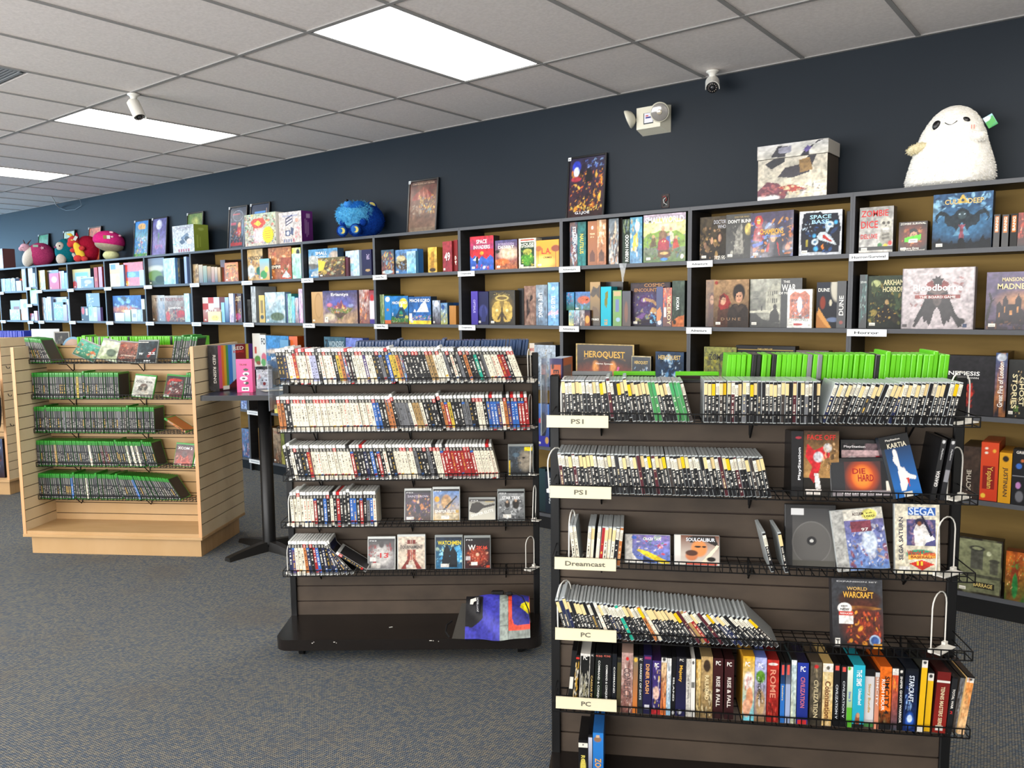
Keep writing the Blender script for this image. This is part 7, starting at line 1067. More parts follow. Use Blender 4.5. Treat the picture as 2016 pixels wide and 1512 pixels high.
b = MB(); b.M = Matrix.Translation((.158, -.02, .30)) @ Matrix.Rotation(-.5, 4, 'Y'); b.grid(paint('g:a8d8e8,3a9a4a p:0,.5,1,.9,1,.3,0,.0,5ab060 e:.3,.8,.4,.2,e0f0f4', 12, 16, 1), -.012, -.03, .032, .03, 0); b.build('paper_tag', M_print, G)
# blue bear lying on its back
G = plush('bear_plush', 'round blue bear plush with yellow moon soles lying back, left of the brown poster', -5.27, 4.63, extra=.12)
bl = fuz('blue_plush', '0f3f9a', '0a2f80', .7, 70); sk = fuz('sky_fur', '6cc0ea', '48a8dc', 1, 60); md = fuz('mid_blue_plush', '1f6ac0', '1a5ab0', .6, 80)
yl = mat('yellow_felt', 'e8dc7a', .85)
b = MB(); b.blob((.05, 0, .145), (.175, .135, .15), 36, .03, 2); fur(b, (.05, 0, .145), (.175, .135, .15), 1800, .008, 3, .3); b.build('body', bl, G, True)
b = MB(); b.blob((-.015, -.02, .175), (.155, .13, .115), 28, .06, 5); fur(b, (-.015, -.03, .185), (.158, .128, .115), 3000, .026, 4, .8, -.55, .95, .003, cond=lambda d: d.x < .75); b.build('mane', sk, G, True)
b = MB(); b.M = Matrix.Translation((-.02, -.075, .25)) @ Matrix.Rotation(-.3, 4, 'Y'); b.blob((0, 0, 0), (.085, .06, .045), 20); b.build('face', md, G, True)
b = MB(); b.M = Matrix.Translation((-.085, -.09, .268)) @ Matrix.Rotation(-.4, 4, 'Y'); b.blob((0, 0, 0), (.038, .04, .032), 18); b.build('muzzle', mat('muzzle_blue', '2f80d0', .9), G, True)
MB().blob((-.098, -.115, .295), (.014, .012, .011), 12).build('nose', M_eye, G, True)
b = MB(); b.M = Matrix.Translation((.125, -.02, .275)) @ Matrix.Rotation(.5, 4, 'Y'); b.blob((0, 0, 0), (.04, .02, .028), 16); b.build('ear', bl, G, True)
b = MB(); b.M = Matrix.Translation((.122, -.038, .275)) @ Matrix.Rotation(.5, 4, 'Y'); b.blob((0, 0, 0), (.028, .01, .02), 16); b.build('inner_ear', yl, G, True)
for x, y, z, r_ in ((-.14, -.11, .045, .046), (-.035, -.145, .055, .048)):
    b = MB(); b.blob((x, y, z), (r_, r_*.85, r_*1.05), 20, .02, 1); fur(b, (x, y, z), (r_, r_*.85, r_), 350, .007, 7, .2); f_ = b.build('foot', bl, G, True)
    s = MB(); s.blob((x-.006, y-r_*.62, z), (r_*.74, r_*.28, r_*.82), 18); s_ = s.build('sole', mat('sole_blue', '1f66b8', .9), G, True)
    m_ = MB(); pts = []
    for i in range(13):
        a = -1.9+3.8*i/12; pts.append((x+r_*.42*math.cos(a)-.004, z-r_*.05+r_*.52*math.sin(a)))
    for i in range(13):
        a = 1.9-3.8*i/12; pts.append((x+r_*.34*math.cos(a)-.02, z-r_*.05+r_*.42*math.sin(a)))
    m_.prism(pts, y-r_*.95, y-r_*.90); m_.build('moon_patch', yl, G)
for x, y, z in ((-.125, -.06, .12), (.03, -.13, .12)):
    b = MB(); b.M = Matrix.Translation((x, y, z)); b.blob((0, 0, 0), (.032, .03, .036), 16); b.build('paw', bl, G, True)
# the four at the left
pk = fuz('rose_plush', 'c8487a', 'b03a6c', .8, 70); cr = fuz('cream_plush', 'e8e0d4', 'd8d0c4', .6, 70); lp = fuz('pale_pink_plush', 'e8b8c8', 'dca8ba', .6, 70)
G = plush('snail_plush', 'pink shelled plush with cream belly and tiny brown antlers, leftmost of the row', -11.72, 4.665, extra=-.1)
b = MB(); b.blob((.03, 0, .155), (.165, .14, .158), 30, .03, 3); b.build('shell', pk, G, True)
b = MB(); b.M = Matrix.Translation((-.09, -.02, .13)) @ Matrix.Rotation(.45, 4, 'Y'); b.blob((0, 0, 0), (.085, .10, .15), 24, .02, 1); b.build('belly', cr, G, True)
b = MB(); b.blob((-.145, -.03, .245), (.06, .058, .052), 20, .02, 2); b.blob((-.19, -.04, .225), (.03, .035, .03), 14); b.build('head', lp, G, True)
for q in (-.165, -.13): b = MB(); b.tube([(-.13+(q+.15)*.8, -.03, .285), (-.125+(q+.15)*1.6, -.04, .315), (-.12+(q+.15)*2.6, -.04, .345)], [.009, .007, .003], 8); b.build('antler', mat('antler_brown', '4a2c24', .8), G)
MB().box(-.04, -.148, .245, .02, -.145, .275).build('paper_tag', mat('tag_mint', 'a8c8b8', .6), G)
b = MB(); b.M = Matrix.Translation((.065, -.135, .235)) @ Matrix.Rotation(-.4, 4, 'X'); pts = [((.028 if i % 2 else .013)*math.cos(math.tau*i/10), (.028 if i % 2 else .013)*math.sin(math.tau*i/10)) for i in range(10)]; b.prism(pts, -.004, 0); b.build('star_patch', lp, G)
b = MB(); b.tube([(-.185, -.083, .245), (-.17, -.09, .24), (-.155, -.087, .246)], .002, 6); b.build('eye', M_eye, G)
te = fuz('teal_plush', '147a88', '106a78', .7, 70)
G = plush('penguin_plush', 'teal penguin plush with white face patch, second of the row', -11.0, 4.70)
b = MB(); b.blob((.02, 0, .165), (.135, .125, .165), 28, .02, 1); b.build('body', te, G, True)
b = MB(); b.M = Matrix.Translation((-.05, -.085, .225)); b.blob((0, 0, 0), (.05, .045, .055), 18); b.build('face_patch', cr, G, True)
b = MB(); b.blob((-.045, -.085, .06), (.06, .05, .07), 18); b.build('belly_patch', cr, G, True)
MB().blob((-.055, -.132, .225), (.009, .006, .011), 10).build('eye', M_eye, G, True)
MB().blob((-.105, -.10, .21), (.016, .014, .013), 10).build('beak', mat('beak_plum', '8a4a7a', .8), G, True)
b = MB(); b.M = Matrix.Translation((.10, -.11, .12)) @ Matrix.Rotation(-.5, 4, 'Y'); b.blob((0, 0, 0), (.03, .02, .062), 16); b.build('wing', te, G, True)
b = MB(); b.M = Matrix.Translation((.105, -.122, .105)) @ Matrix.Rotation(-.5, 4, 'Y'); b.blob((0, 0, 0), (.022, .014, .042), 14); b.build('wing_tip', cr, G, True)
b = MB(); b.M = Matrix.Translation((.055, -.11, .30)) @ Matrix.Rotation(-.6, 4, 'Y'); b.box(-.018, -.003, -.03, .018, 0, .03); b.build('paper_tag', mat('tag_dark', '3a5a58', .5), G)
rd = fuz('red_plush', 'a81c38', '98142f', .8, 70); co = fuz('coral_plush', 'd84a48', 'c83e40', .6, 70); yw = mat('yellow_fabric', 'ecc83a', .8)
G = plush('dragon_plush', 'red dragon plush with yellow belly and mane, third of the row', -10.41, 4.665)
b = MB(); b.blob((.055, .01, .165), (.145, .13, .165), 28, .03, 7); b.build('body', rd, G, True)
b = MB(); b.blob((-.10, -.05, .245), (.062, .06, .072), 20, .02, 2); b.blob((-.135, -.07, .215), (.036, .036, .04), 14); b.build('head', co, G, True)
b = MB(); b.tube([(-.06, -.05, .29), (-.055, -.05, .33), (-.06, -.05, .362)], [.026, .016, .003], 10); b.build('ear', rd, G, True)
b = MB(); b.tube([(-.10, -.045, .30), (-.13, -.045, .335), (-.17, -.045, .34)], [.02, .018, .004], 8); b.build('crest', yw, G, True)
b = MB(); b.M = Matrix.Translation((-.04, -.10, .12)) @ Matrix.Rotation(-.35, 4, 'Y'); b.blob((0, 0, 0), (.05, .035, .125), 20); b.build('belly', yw, G, True)
for q in ((-.11, -.09, .14, .034), (-.01, -.14, .165, .036), (-.06, -.12, .04, .05), (.01, -.13, .035, .042)):
    MB().blob(q[:3], (q[3], q[3]*.8, q[3]*.85), 16, .03, 1).build('paw', co, G, True)
MB().blob((-.112, -.11, .262), (.016, .006, .009), 10).build('eye', yl, G, True)
b = MB(); b.M = Matrix.Translation((-.075, -.115, .285)) @ Matrix.Rotation(.5, 4, 'Y'); b.box(-.016, -.003, -.028, .016, 0, .028); b.build('paper_tag', mat('tag_white', 'd8dcd8', .5), G)
hp = fuz('hot_pink_plush', 'd0307e', 'c02870', .8, 70); bw = fuz('butter_plush', 'd4d8a8', 'c8cc98', .5, 70); tn = fuz('tan_plush', 'a89c8a', '98907c', .5, 70)
G = plush('mushroom_plush', 'pink mushroom plush with tan underside, rightmost of the row', -9.80, 4.70)
b = MB(); b.M = Matrix.Translation((0, 0, .225)) @ Matrix.Rotation(.16, 4, 'Y'); b.blob((0, 0, 0), (.178, .15, .125), 32, .02, 6, fn=lambda d: 1 if d.z > -.15 else 1-.35*(-d.z-.15)); b.build('cap', hp, G, True)
b = MB(); b.M = Matrix.Translation((0, 0, .178)) @ Matrix.Rotation(.16, 4, 'Y'); b.blob((0, 0, 0), (.160, .135, .075), 28); b.build('underside', tn, G, True)
b = MB(); b.blob((.015, -.01, .06), (.092, .085, .06), 24, .02, 3); b.build('stem', bw, G, True)
for q in ((.03, -.085, .325, .02), (.035, -.135, .27, .016), (.12, -.08, .29, .014)): MB().blob(q[:3], (q[3]*1.2, .01, q[3]*.8), 12).build('spot', lp, G, True)
for x, m_ in ((-.06, mat('tag_olive', '8a7a3a', .5)), (-.022, mat('tag_white', 'd8dcd8', .5))): MB().box(x, -.152, .245, x+.036, -.149, .285).build('paper_tag', m_, G)
# little toys on the boxes at the far left
for i, (px, c) in enumerate(((-12.66, '5a2a28'), (-12.55, 'd8dce4'), (-12.40, 'e0e4ec'), (-12.27, 'd85a30'))):
    t = thing('toy_figure', 'tiny %s round toy on the boxes at the far left' % ['maroon', 'white and black', 'white', 'orange'][i], 'toy', (px, SF+.10, 2.004 if i < 3 else 1.985)); MB().blob((0, 0, .022), (.03, .026, .024), 14).build('body', mat('toy_'+c, c, .5), t, True); MB().blob((.012, -.022, .03), (.006, .004, .006), 8).build('eye', M_eye, t, True)
# ------------------------------------------------------------------ wall and ceiling fittings
M_cr = mat('fitting_cream', 'd6d2c0', .4)
t = thing('emergency_light', 'cream emergency light unit with two round heads on the dark wall', 'emergency light', (-2.672, WALLY, 2.705))
b = MB(); v = [(0, -.085, .028), (.172, -.085, .028), (.172, -.085, .165), (0, -.085, .165), (0, 0, 0), (.205, 0, 0), (.205, 0, .172), (0, 0, .172)]
b.add(v, [(0, 1, 2, 3), (4, 7, 6, 5), (0, 4, 5, 1), (3, 2, 6, 7), (0, 3, 7, 4), (1, 5, 6, 2)]); b.build('housing', M_cr, t)
b = MB().col('2a3438').box(.052, -.0868, .055, .122, -.085, .125); b.col('dcdcec').box(.058, -.0876, .062, .12, -.0868, .123); b.col('c04a50').box(.068, -.0882, .102, .088, -.0876, .11); b.col('26287a').box(.068, -.0882, .09, .108, -.0876, .099); b.build('label', M_print, t)
M_lens = mat('lamp_lens', '8e8a86', .12, spec=.9, coat=1)
def head(px, pz, dirv, nm):
    z = Vector(dirv).normalized(); q = z.to_track_quat('Z', 'Y').to_matrix().to_4x4()
    b = MB(); b.M = Matrix.Translation((px, -.105, pz)) @ q; b.lathe([(.012, -.048), (.038, -.038), (.055, -.018), (.062, 0), (.058, .004)], 28); b.build('lamp_head', M_cr, t, True)
    b = MB(); b.M = Matrix.Translation((px, -.105, pz)) @ q; b.lathe([(.0, .012), (.028, .010), (.05, .006), (.058, .003)], 28); hb = b.build('lens', M_lens, t, True)
    b = MB(); b.M = Matrix.Translation((px, -.105, pz)) @ q; b.lathe([(.0, .0128), (.008, .0126), (.014, .0118), (.018, .0105)], 16); b.build('bulb', mat('bulb_glint', 'e8dcc8', .1, metal=.6), t, True)
head(-.052, .098, (-.85, -.3, -.35), 0); head(.178, .112, (.38, -.88, -.28), 1)
MB().tube([(-.03, -.09, .1), (.01, -.05, .09)], .01, 8).build('swivel', M_cr, t); MB().tube([(.165, -.09, .1), (.16, -.05, .09)], .01, 8).build('swivel', M_cr, t)
def seccam(loc, d, lab, vis, L_=.14, rr=.033):
    t = thing('security_camera', lab, 'security camera', loc); z = Vector(d).normalized()
    b = MB(); b.lathe([(.012, -.062), (.014, -.055), (.022, -.02), (.03, -.012), (.038, -.008), (.038, 0)], 24); b.build('mount', M_white, t, True)
    b = MB(); st = Vector((0, 0, -.062)); b.lathe([(0, -.085), (.012, -.08), (.016, -.07), (.014, -.058)], 14); b.build('joint', M_white, t, True)
    q = z.to_track_quat('Z', 'Y').to_matrix().to_4x4(); o = st+Vector((0, 0, -.012))-z*.03
    b = MB(); b.M = Matrix.Translation(o) @ q; b.lathe([(.012, -.02), (.026, -.01), (rr, .012), (rr+.002, L_*.72), (rr, L_*.8)], 26); b.build('barrel', M_white, t, True)
    b = MB(); b.M = Matrix.Translation(o) @ q
    n = 18; pr = [(1.13*(rr+.003)*math.cos(a_), 1.13*(rr+.003)*math.sin(a_)) for a_ in [math.radians(-10+200*i/n) for i in range(n+1)]]
    vs = [(x, y, 0.01) for x, y in pr]+[(x, y, L_*.95+.0) for x, y in pr]+[(x*.93, y*.93, .01) for x, y in pr]+[(x*.93, y*.93, L_*.95) for x, y in pr]; N = n+1
    fs = []
    for i in range(n): fs += [(i, i+1, N+i+1, N+i), (2*N+i, 3*N+i, 3*N+i+1, 2*N+i+1), (N+i, N+i+1, 3*N+i+1, 3*N+i), (i, 2*N+i, 2*N+i+1, i+1)]
    b.add(vs, fs); b.build('visor', M_white, t)
    b = MB(); b.M = Matrix.Translation(o) @ q; b.lathe([(rr*.98, L_*.78), (rr, L_*.84), (rr*.9, L_*.86), (0, L_*.86)], 26); b.build('front_glass', mat('cam_face', '17181b', .25), t, True)
    b = MB(); b.M = Matrix.Translation(o) @ q
    for i in range(12): a_ = math.tau*i/12; b.blob((rr*.68*math.cos(a_), rr*.68*math.sin(a_), L_*.865), (.0035, .0035, .002), 8)
    b.build('led_ring', mat('led_dim', '8a8078', .4), t); b = MB(); b.M = Matrix.Translation(o) @ q; b.lathe([(.011, L_*.86), (.010, L_*.885), (0, L_*.885)], 16); b.build('lens', mat('cam_lens', '3a3a3e', .08, spec=.9), t, True)
seccam((-2.128, 4.72, CEIL-.006), (.35, -.75, -.55), 'white bullet security camera at the wall edge above the emergency light', 1, .12, .034)
seccam((-5.285, 2.75, CEIL-.006), (.55, .02, -.8), 'white bullet security camera hanging in front of the second panel light', 0, .15, .034)
t = thing('outlet_box', 'open wall outlet hole with loose wires above the bookcases', 'outlet', (-2.528, WALLY, 2.225))
b = MB().box(0, -.003, 0, .055, 0, .004).box(0, -.003, .083, .055, 0, .087).box(0, -.003, 0, .004, 0, .087).box(.051, -.003, 0, .055, 0, .087); b.build('rim', mat('rusty_steel', '3a2420', .7), t)
MB().box(.004, -.001, .004, .051, 0, .083).build('cavity', M_black, t)
for c, pp in (('a83028', [(.01, -.004, .07), (.03, -.012, .075), (.04, -.008, .05), (.02, -.01, .03)]), ('d8dcdc', [(.03, -.004, .065), (.018, -.014, .05), (.024, -.014, .03), (.042, -.006, .018)]), ('1a1a1a', [(.045, -.004, .075), (.03, -.01, .04), (.012, -.006, .012)])):
    MB().tube(pp, .0022, 6).build('wire', mat('wire_'+c, c, .4), t)
t = thing('loose_cable', 'thin white cable dangling from the ceiling at the far left', 'cable', (-10.806, 4.499, CEIL))
MB().tube([(0, 0, 0), (-.12, .08, -.03), (-.36, .2, -.055), (-.56, .33, -.07)], .006, 6).build('bright_end', M_white, t)
MB().tube([(-.56, .33, -.07), (-.4, .335, -.115), (-.15, .338, -.125), (.05, .335, -.09), (.1, .3, -.03), (.09, .26, 0)], .0025, 6).build('tail', mat('cable_grey', '8a98a4', .5), t)
t = thing('plastic_strip', 'crumpled clear plastic strip hanging from the top shelf edge, third bookcase from right', 'plastic wrap', (-2.64, SF-.003, 1.856))
b = MB(); rs = random.Random(2); P = [(x, -.004-.004*rs.random(), z) for z, w_ in ((.003, .028), (-.03, .02), (-.06, .013), (-.09, .009), (-.118, .004)) for x in (-w_, -w_*.3, w_*.4, w_)]
b.add([(-.026, .05, .003), (-.01, .05, .004), (.01, .05, .003), (.026, .05, .004)]+P, [(4*r+i, 4*r+i+1, 4*r+i+5, 4*r+i+4) for r in range(5) for i in range(3)]); b.build('strip', mat('clear_film', 'c8d0d4', .1, spec=.9, alpha=.35), t)
# ------------------------------------------------------------------ cafe table with its load
FT = Frame(-4.474, 3.088, 38)
t = thing('cafe_table', 'tall black square cafe table between the gondola and the middle rack', 'table', FT.o, (0, 0, FT.t))
b = MB(); out = []
for cx, cy, a0 in ((.27, .27, 0), (-.27, .27, 90), (-.27, -.27, 180), (.27, -.27, 270)):
    for k in range(7): a = math.radians(a0+k*15); out.append((cx+.035*math.cos(a), cy+.035*math.sin(a)))
b.hprism(out, 1.032, 1.061); b.build('rim', mat('rubber_edge', '121316', .5), t)
b = MB(); b.hprism([(x*.985, y*.985) for x, y in out], 1.059, 1.063); b.build('tabletop', mat('dark_blue_laminate', '1a2338', .28, spec=.5), t)
b = MB(); b.lathe([(.045, .03), (.042, .05), (.0415, 1.03)], 28); b.build('post', M_black, t, True)
b = MB(); b.lathe([(.12, 1.012), (.12, 1.032)], 24); b.build('mounting_plate', M_black, t)
for a0 in (52, 142, 232, 322):
    a = math.radians(a0); ca, sa = math.cos(a), math.sin(a); b = MB(); vs = []
    for r_, w_, h_ in ((.03, .034, .062), (.10, .030, .058), (.20, .028, .045), (.27, .030, .034), (.315, .033, .024)):
        for q, z in ((-1, 0), (1, 0), (.7, h_), (-.7, h_)): vs.append((r_*ca-q*w_*sa, r_*sa+q*w_*ca, z+(.0 if z == 0 else 0)))
    b.add(vs, [(4*i+k, 4*i+(k+1) % 4, 4*i+4+(k+1) % 4, 4*i+4+k) for i in range(4) for k in range(4)]+[(16, 17, 18, 19), (3, 2, 1, 0)]); b.build('foot', mat('cast_black', '1b1a19', .4), t)
ZT = 1.0635
def tbox(nm, lab, s, n, rot, w, d, h, front, side, tx=(), seed=1, stx=()):
    p = FT.p(s, n, ZT); t = thing(nm, lab, 'game box', p, (0, 0, FT.t+math.radians(rot)))
    b = MB().col('26262a').box(0, 0, 0, w, d, h, skip='fr'); b.grid(paint(front, int(w*250)+6, 60, seed), 0, 0, w, h, 0); surf(b, paint(side, int(d*200)+6, 60, seed+1), lambda u, v: (w, u*d, v*h)); b.build('box', M_gloss, t)
    for q in tx: text(t, q[0], q[1]*w, -.0009, q[2]*h, q[3]*w, q[4]*h, q[5], rot=q[6])
    for q in stx: text(t, q[0], w+.0009, q[1]*d, q[2]*h, q[3]*d, q[4]*h, q[5], rot=q[6], face='r')
    return t
tbox('board_game_box', 'large box with a dark spine and rainbow striped side on the black table', -.352, .0, -30, .098, .285, .295, 'g:35353a,2c2c30 n:3e3e44,5', 'g:6a4a8a,7a2420 r:0,0,.09,1,c8507a r:.09,0,.16,1,d8702a r:.16,0,.22,1,c8a030 r:.22,0,.29,1,4a8a4a r:.29,0,.4,1,3a7ac8 r:.4,0,.5,1,a8c8e8 r:.5,0,.8,1,7a2024 r:.8,0,.88,1,c8b040 r:.88,0,1,1,4a2a7a p:.1,0,.5,.25,.85,0,5a1418 r:.6,.2,.68,.5,c8a888 e:.64,.35,.05,.15,c8b8a0,.6 r:0,0,1,.05,3a1218 r:.1,.03,.28,.1,e8e4dc', [('RED RISING', .62, .48, .28, .62, 'e4e0d8', -90)], 31, [('RED', .58, .92, .3, .08, 'f0ece4', 0), ('RISING', .58, .84, .3, .05, 'e0403a', 0)])
tbox('card_game_box', 'hot pink upright card game box with black and white faces on the black table', -.128, -.125, 0, .100, .055, .212, 'g:f03a86,e82c7a e:.6,.56,.2,.05,f4f0f0,.1 e:.6,.54,.12,.03,1a1a1c,.1 e:.45,.42,.24,.06,f4f0f0,.1 e:.45,.42,.12,.03,1a1a1c,.2 e:.6,.68,.17,.04,1a1a1c,.1 e:.6,.28,.17,.05,1a1a1c,.1 e:.5,.29,.08,.025,f4f0f0,.1 r:.3,.04,.75,.16,f0ecec e:.45,.1,.1,.03,1a1a1c,.1 e:.62,.1,.08,.03,1a1a1c,.1', 'g:f87ab0,f04a90', [('TRUNK', .45, .83, .5, .055, '26141c', 0)], 33)
tbox('card_game_box', 'small white animal face card box behind the hot pink one', -.075, .10, 8, .10, .045, .145, 'g:dce0ec,e4e4f0 r:0,.88,1,1,2a3038 s:5,2a2a30-8a8a98,.5,.85,.45,.08,.08 p:.1,.4,.18,.7,.3,.5,d8a8b8 p:.5,.5,.6,.8,.7,.5,c8c8d8 e:.5,.32,.28,.22,d4dcec,.1 e:.5,.22,.1,.08,8a2a30,.2 e:.38,.38,.04,.04,1a1a20 e:.62,.38,.04,.04,1a1a20', 'g:c8c8d4,b0b0c0', seed=35)
for i, (s, n, r_, c, lab) in enumerate(((.02, .02, 20, 'a8c8e8', 'blue-edged leaflet lying on the black table'), (.06, .12, -15, 'e8ecec', 'white leaflet lying on the black table'), (.05, -.12, 35, 'dcdcd0', 'cream paper sheet at the front of the black table'), (-.02, .2, 5, '5aa0d0', 'bright blue leaflet at the back of the black table'), (.12, .05, 60, 'e8f0f4', 'pale folded brochure on the black table'))):
    t = thing('leaflet', lab, 'leaflet', FT.p(s, n, ZT+.0004+.0012*i), (0, 0, FT.t+math.radians(r_))); MB().box(0, 0, 0, .15, .1, .001).build('sheet', mat('paper_'+c, c, .5), t)
# clear sign holders at the left ends of the racks
M_acr = mat('clear_acrylic', 'aab4bc', .08, spec=.9, alpha=.45)
for F, s, d, z0, z1, lab in ((FC, -.020, -.17, 1.13, 1.36, 'clear acrylic sheet at the left end of the middle rack'), (FR, -.012, -.17, 1.205, 1.44, 'clear acrylic sheet at the left end of the right rack')):
    t = thing('acrylic_sheet', lab, 'sign holder', F.p(s, d, z0), (0, 0, F.t)); MB().bbox(0, 0, 0, .0035, .165, z1-z0, .001).build('sheet', M_acr, t)
# ------------------------------------------------------------------ behind the right rack
t = thing('wire_shelf', 'black wire shelf on the far side of the right rack', 'wire shelf', FR.p(.0, .03, 1.2), (0, 0, FR.t), group='black wire shelves on slatwall')
b = MB(); b.tube([(0, .16, 0), (1.22, .16, 0)], .002, 5).tube([(0, .16, .03), (1.22, .16, .03)], .002, 5)
for i in range(40): b.tube([(1.22*i/39, 0, 0), (1.22*i/39, .16, 0), (1.22*i/39, .16, .03)], .0013, 4)
b.build('tray', M_wire, t)
for s0, w_, c, cov, lab, tx in ((.066, .130, 'g', 'g:26281c,1c1c16 r:.72,.55,.97,.9,c8c8c0', 'grey game case lying on its long side behind the right rack', 'FURIOUS'), (.201, .133, 'L', 'g:161816,121412 r:.7,.5,.97,.85,c8c8c0', 'lime game case on its long side, left of two behind the right rack', 'STRENGTH'), (.397, .135, 'L', 'g:2a1614,3a1c14 r:.7,.5,.97,.85,c8c8c0 e:.2,.4,.3,.2,8a3a1c', 'lime game case on its long side, right of two behind the right rack', '')):
    t = thing('lying_game_case', lab, 'game case', FR.p(s0, .045, 1.203+.045), (0, 0, FR.t)); MB().bbox(0, 0, 0, w_, .0145, .135, .002).build('case_shell', BODY[c], t)
    b = MB().box(.002, -.0008, .004, w_-.002, 0, .123, skip='f'); b.grid(paint(cov, 30, 30, 3), .002, .004, w_-.002, .123, -.0008); b.build('cover_sheet', M_print, t)
    if tx: text(t, tx, w_*.35, -.0016, .113, w_*.5, .008, 'a8a04a' if tx[0] == 'F' else 'c8c8c8')
t = thing('board_game_box', 'orange and indigo game box at the left end of the right rack top', 'game box', FR.p(-.004, .02, 1.205), (0, 0, FR.t-math.radians(12)))
b = MB().col('b8c8dc').box(0, 0, 0, .042, .12, .222, skip='fr'); b.grid(paint('g:c8643a,c05a34 f:.1,2a2458 r:0,.96,1,1,2a2458 e:.25,.88,.12,.04,3a1c18', 16, 60, 1), 0, 0, .042, .222, 0); surf(b, paint('g:5a6068,c8783a f:.12,c0643c r:0,0,.14,1,2a2458', 20, 40, 1), lambda u, v: (.042, u*.12, v*.222)); b.build('box', M_gloss, t)
text(t, 'EUPHORIA', .022, -.0008, .12, .018, .13, '2a2430', rot=-90)
# ------------------------------------------------------------------ behind the maple gondola, second gondola
t = thing('sign_panel', 'plain grey sign panel standing behind the maple gondola left side', 'sign', FL.p(-.22, .47, 1.25), (0, 0, FL.t)); MB().bbox(0, 0, 0, .21, .006, .215, .001).build('panel', mat('panel_grey', 'a9b0b4', .4), t); MB().box(.1, .006, 0, .11, .05, .2).build('stand', M_acr, t)
t = thing('framed_card', 'small black framed card behind the maple gondola', 'framed card', FL.p(-.045, .46, 1.25), (0, 0, FL.t)); b = MB().col('8a8a84').bbox(0, 0, 0, .115, .012, .195, .001); b.grid(paint('g:1a1e22,14161a s:9,6a6a60-3a3a38,.4,.6,.4,.25,.12', 24, 36, 1), .008, .008, .107, .187, -.0006); b.build('card', M_print, t)
t = thing('round_disc', 'pale blue ringed disc peeking above the maple gondola back panel', 'disc', FL.p(.11, .44, 1.25), (0, 0, FL.t)); b = MB(); b.M = Matrix.Translation((0, 0, .075)) @ Matrix.Rotation(math.radians(90), 4, 'X'); b.lathe([(.082, -.004), (.085, 0), (.082, .004)], 40); b.build('rim', mat('disc_blue', '7aa8c8', .3), t, True); b = MB(); b.M = Matrix.Translation((0, -.001, .075)) @ Matrix.Rotation(math.radians(90), 4, 'X'); b.lathe([(.0, .005), (.068, .005), (.07, 0)], 40); b.build('face', mat('disc_cream', 'c8a898', .4), t, True)
FG = Frame(-8.662, 2.046, 32.2)
gondola(FG, 'second maple slatwall gondola cut by the left edge of the photo', 1.208, .63, .30)
case_row(FG, 'x360', .75, 1.165, .34, 1.225, 0, 0, 'b', 'N', 'behind the second gondola', 41)
MB()
t = thing('hanging_bag', 'olive and black bag hanging on the second gondola', 'bag', FG.p(1.02, -.03, .62), (0, 0, FG.t))
b = MB().col('6a7438'); b.blob((0, 0, .22), (.13, .05, .16), 20, .06, 2); b.build('body', mat('olive_fabric', '6f7a3e', .8, noise=('5f6a34', (20, 20, 20), 3, .2)), t, True)
b = MB(); b.blob((.155, -.03, .17), (.045, .04, .23), 18, .05, 3); b.build('side_flap', mat('black_fabric', '12141c', .8), t, True)
b = MB(); b.tube([(-.03, 0, .37), (0, .02, .44), (.03, 0, .37)], .006, 6); b.build('strap', mat('black_fabric', '12141c', .8), t)
t = thing('packaged_toy', 'dark boxed item with red details under the hanging bag', 'box', FG.p(.98, -.02, .158), (0, 0, FG.t)); b = MB().col('1a1618').box(0, 0, 0, .2, .12, .34, skip='f'); b.grid(paint('g:3a4a6a,2a1418 e:.5,.3,.3,.15,5a2024 s:8,8a2a2a-c8ccd8-2a1c1c,.5,.5,.4,.4,.1', 24, 36, 2), 0, 0, .2, .34, 0); b.build('box', M_gloss, t)
for z in (.60, .86, 1.1): 
    b = MB(); t = thing('slatwall_hook', 'small metal hook on the second gondola side, %s one' % {.6: 'lowest', .86: 'middle', 1.1: 'highest'}[z], 'hook', FG.p(1.21, .05, z), (0, 0, FG.t)); b.tube([(0, 0, .02), (.01, 0, 0), (.03, 0, 0), (.034, 0, .012)], .003, 6); b.build('hook', M_black, t)
# ------------------------------------------------------------------ joystick bag on the base of the middle rack
t = thing('accessory_bag', 'blue, grey and red fabric bag lying on the middle rack base', 'bag', FC.p(.862, -.215, .109), (0, 0, FC.t))
art = paint('h:3a3aa8,3a3aa8 n:2f2f9a,6,.5 r:0,0,.02,1,14141a p:.02,.25,.02,.9,.14,.9,.26,.82,.27,.34,.12,.2,16161a p:.0,.05,.0,.2,.1,.2,.25,.34,.12,.2,3a3a80 r:.52,0,1,1,8a948e n:7a847e,5,.2 r:.0,0,.52,.0,3a3aa8 r:.66,.1,1,1,e04a30 p:.71,.94,.71,.3,.75,.2,.8,.17,1,.17,1,.94,2a2c88 p:.84,.5,.87,.62,.95,.66,1,.62,1,.38,e8d800 r:.655,.0,.66,1,4a504c', 96, 64, 3)
art2 = paint('h:3c3cac,3434a0 n:2c2c92,6,.6 p:.0,.2,.0,.97,.16,.97,.27,.86,.27,.36,.1,.18,18181b r:.52,0,.67,1,8f9992 r:.67,0,1,.14,848c86 r:.67,.12,1,1,e04a30 p:.72,.93,.72,.32,.75,.22,.8,.19,1,.19,1,.93,2a2c88 p:.85,.52,.87,.62,.94,.67,1,.64,1,.36,e8d800 r:.525,.0,.53,1,3a3f8a r:.66,.0,.664,1,5a605c r:.53,.2,.66,.205,6a706c r:.53,.42,.66,.425,6a706c r:.53,.64,.66,.645,6a706c r:.53,.82,.66,.825,6a706c', 110, 80, 3)
rs = random.Random(4); wr = [(rs.uniform(3, 14), rs.uniform(3, 14), rs.uniform(0, 6)) for _ in range(5)]
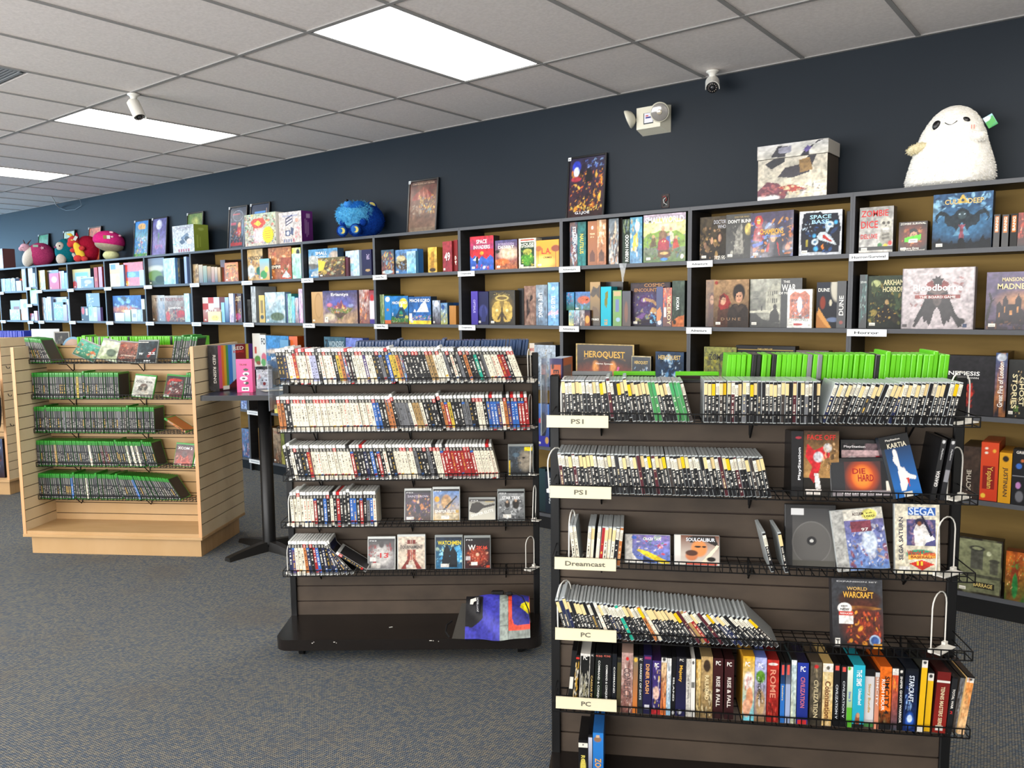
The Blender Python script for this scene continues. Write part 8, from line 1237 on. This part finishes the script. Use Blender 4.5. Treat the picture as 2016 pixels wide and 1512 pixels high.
def bagf(u, v):
    sl = .06*(1-u)*0
    w_ = .0025*sum(math.sin(a*u+b_*v+c_) for a, b_, c_ in wr)
    y = -.108+.175*v-.012*(1-u)*(1-v); z = .012+.135*math.sin(min(v, .93)*math.pi/2*1.08)-.0*u-.004*(1-v)
    return (-.0+.292*u, y-w_*.5, z+w_-.03*max(0, v-.93)*8)
b = MB(); surf(b, art2, bagf)
b.col('1c1c48'); n = len(b.v)
edge = [bagf(i/24, 0) for i in range(25)]; b.add(edge+[(p[0], p[1]+.015, 0.001) for p in edge], [(i+25, i+26, i+1, i) for i in range(24)])
edge = [bagf(1, j/16) for j in range(17)]; b.add(edge+[(p[0]-.004, p[1]+.01, .001) for p in edge], [(i, i+17, i+18, i+1) for i in range(16)])
edge = [bagf(0, j/16) for j in range(17)]; b.add(edge+[(p[0]+.004, p[1]+.01, .001) for p in edge], [(i+17, i, i+1, i+18) for i in range(16)])
edge = [bagf(i/24, 1) for i in range(25)]; b.add(edge+[(p[0], p[1], 0.001) for p in edge], [(i, i+1, i+26, i+25) for i in range(24)])
b.build('bag', mat('nylon_print', None, .5, coat=.1), t)
b = MB(); b.add([(-.06, -.09, .002), (.02, -.10, .002), (.03, .04, .115), (-.022, .04, .115), (-.05, .06, .002), (.03, .06, .002)], [(0, 1, 2, 3), (0, 3, 4), (1, 5, 2), (3, 2, 5, 4)]); b.build('side_pocket', mat('charcoal_fabric', '38352f', .8), t)
b = MB(); b.tube([(-.062, -.03, .06), (-.085, -.05, .05), (-.088, -.08, .03), (-.07, -.1, .012)], .004, 6); b.tube([(.18, .055, .158), (.22, .03, .166), (.26, -.0, .158), (.285, -.05, .12), (.295, -.08, .07)], .0028, 6); b.build('drawstring', M_black, t)
b = MB(); b.bbox(.115, .045, .148, .175, .075, .166, .006); b.build('toggle', mat('toggle_black', '101012', .4), t); MB().bbox(.185, .03, .15, .215, .05, .168, .006).build('toggle', mat('toggle_black', '101012', .4), t)
s_ = FC; pp = bagf(.13, .62); 
# lettering follows the slope of the bag: a small patch with the maker's word
import mathutils
pt = bpy.data.objects.new('patch', None)
def slope_frame(u, v):
    o = Vector(bagf(u, v)); du = (Vector(bagf(u+.05, v))-o).normalized(); dv = (Vector(bagf(u, v+.05))-o).normalized(); n_ = du.cross(dv).normalized(); dv = n_.cross(du)
    return o, du, n_, dv
o, du, n_, dv = slope_frame(.17, .60)
b = MB(); b.M = Matrix(((du.x, -n_.x, dv.x, o.x+n_.x*.008), (du.y, -n_.y, dv.y, o.y+n_.y*.008), (du.z, -n_.z, dv.z, o.z+n_.z*.008), (0, 0, 0, 1)))
pl = MB().col('e8e4d8'); pl.M = b.M; pl.prism([(-.03, .0), (-.028, .025), (-.012, .03), (-.002, .034), (-.001, .016), (-.012, .012), (-.016, -.002)], -.0015, 0); pl.build('white_tag', mat('white_plastic', 'e6e3da', .35), t)
lo = bpy.data.objects.new('maker_patch', MB().box(-.002, -.001, -.05, .014, 0, .04).build('x', mat('black_fabric', '12141c', .8)).data); bpy.data.objects.remove(bpy.data.objects['x']); C.objects.link(lo); lo.parent = t; lo.matrix_local = b.M
text(lo, 'JOYTECH', .006, -.0016, -.006, .009, .075, 'e8e8ec', rot=90)
bpy.data.objects.remove(pt)
# scraps and scuffs on the base shelf of the middle rack
t = thing('paper_scrap', 'tiny white paper scrap on the black base of the middle rack', 'paper scrap', FC.p(.50, -.17, .1085), (0, 0, FC.t+.4)); MB().box(0, 0, 0, .016, .005, .0012).build('scrap', M_white, t)
flush_texts()
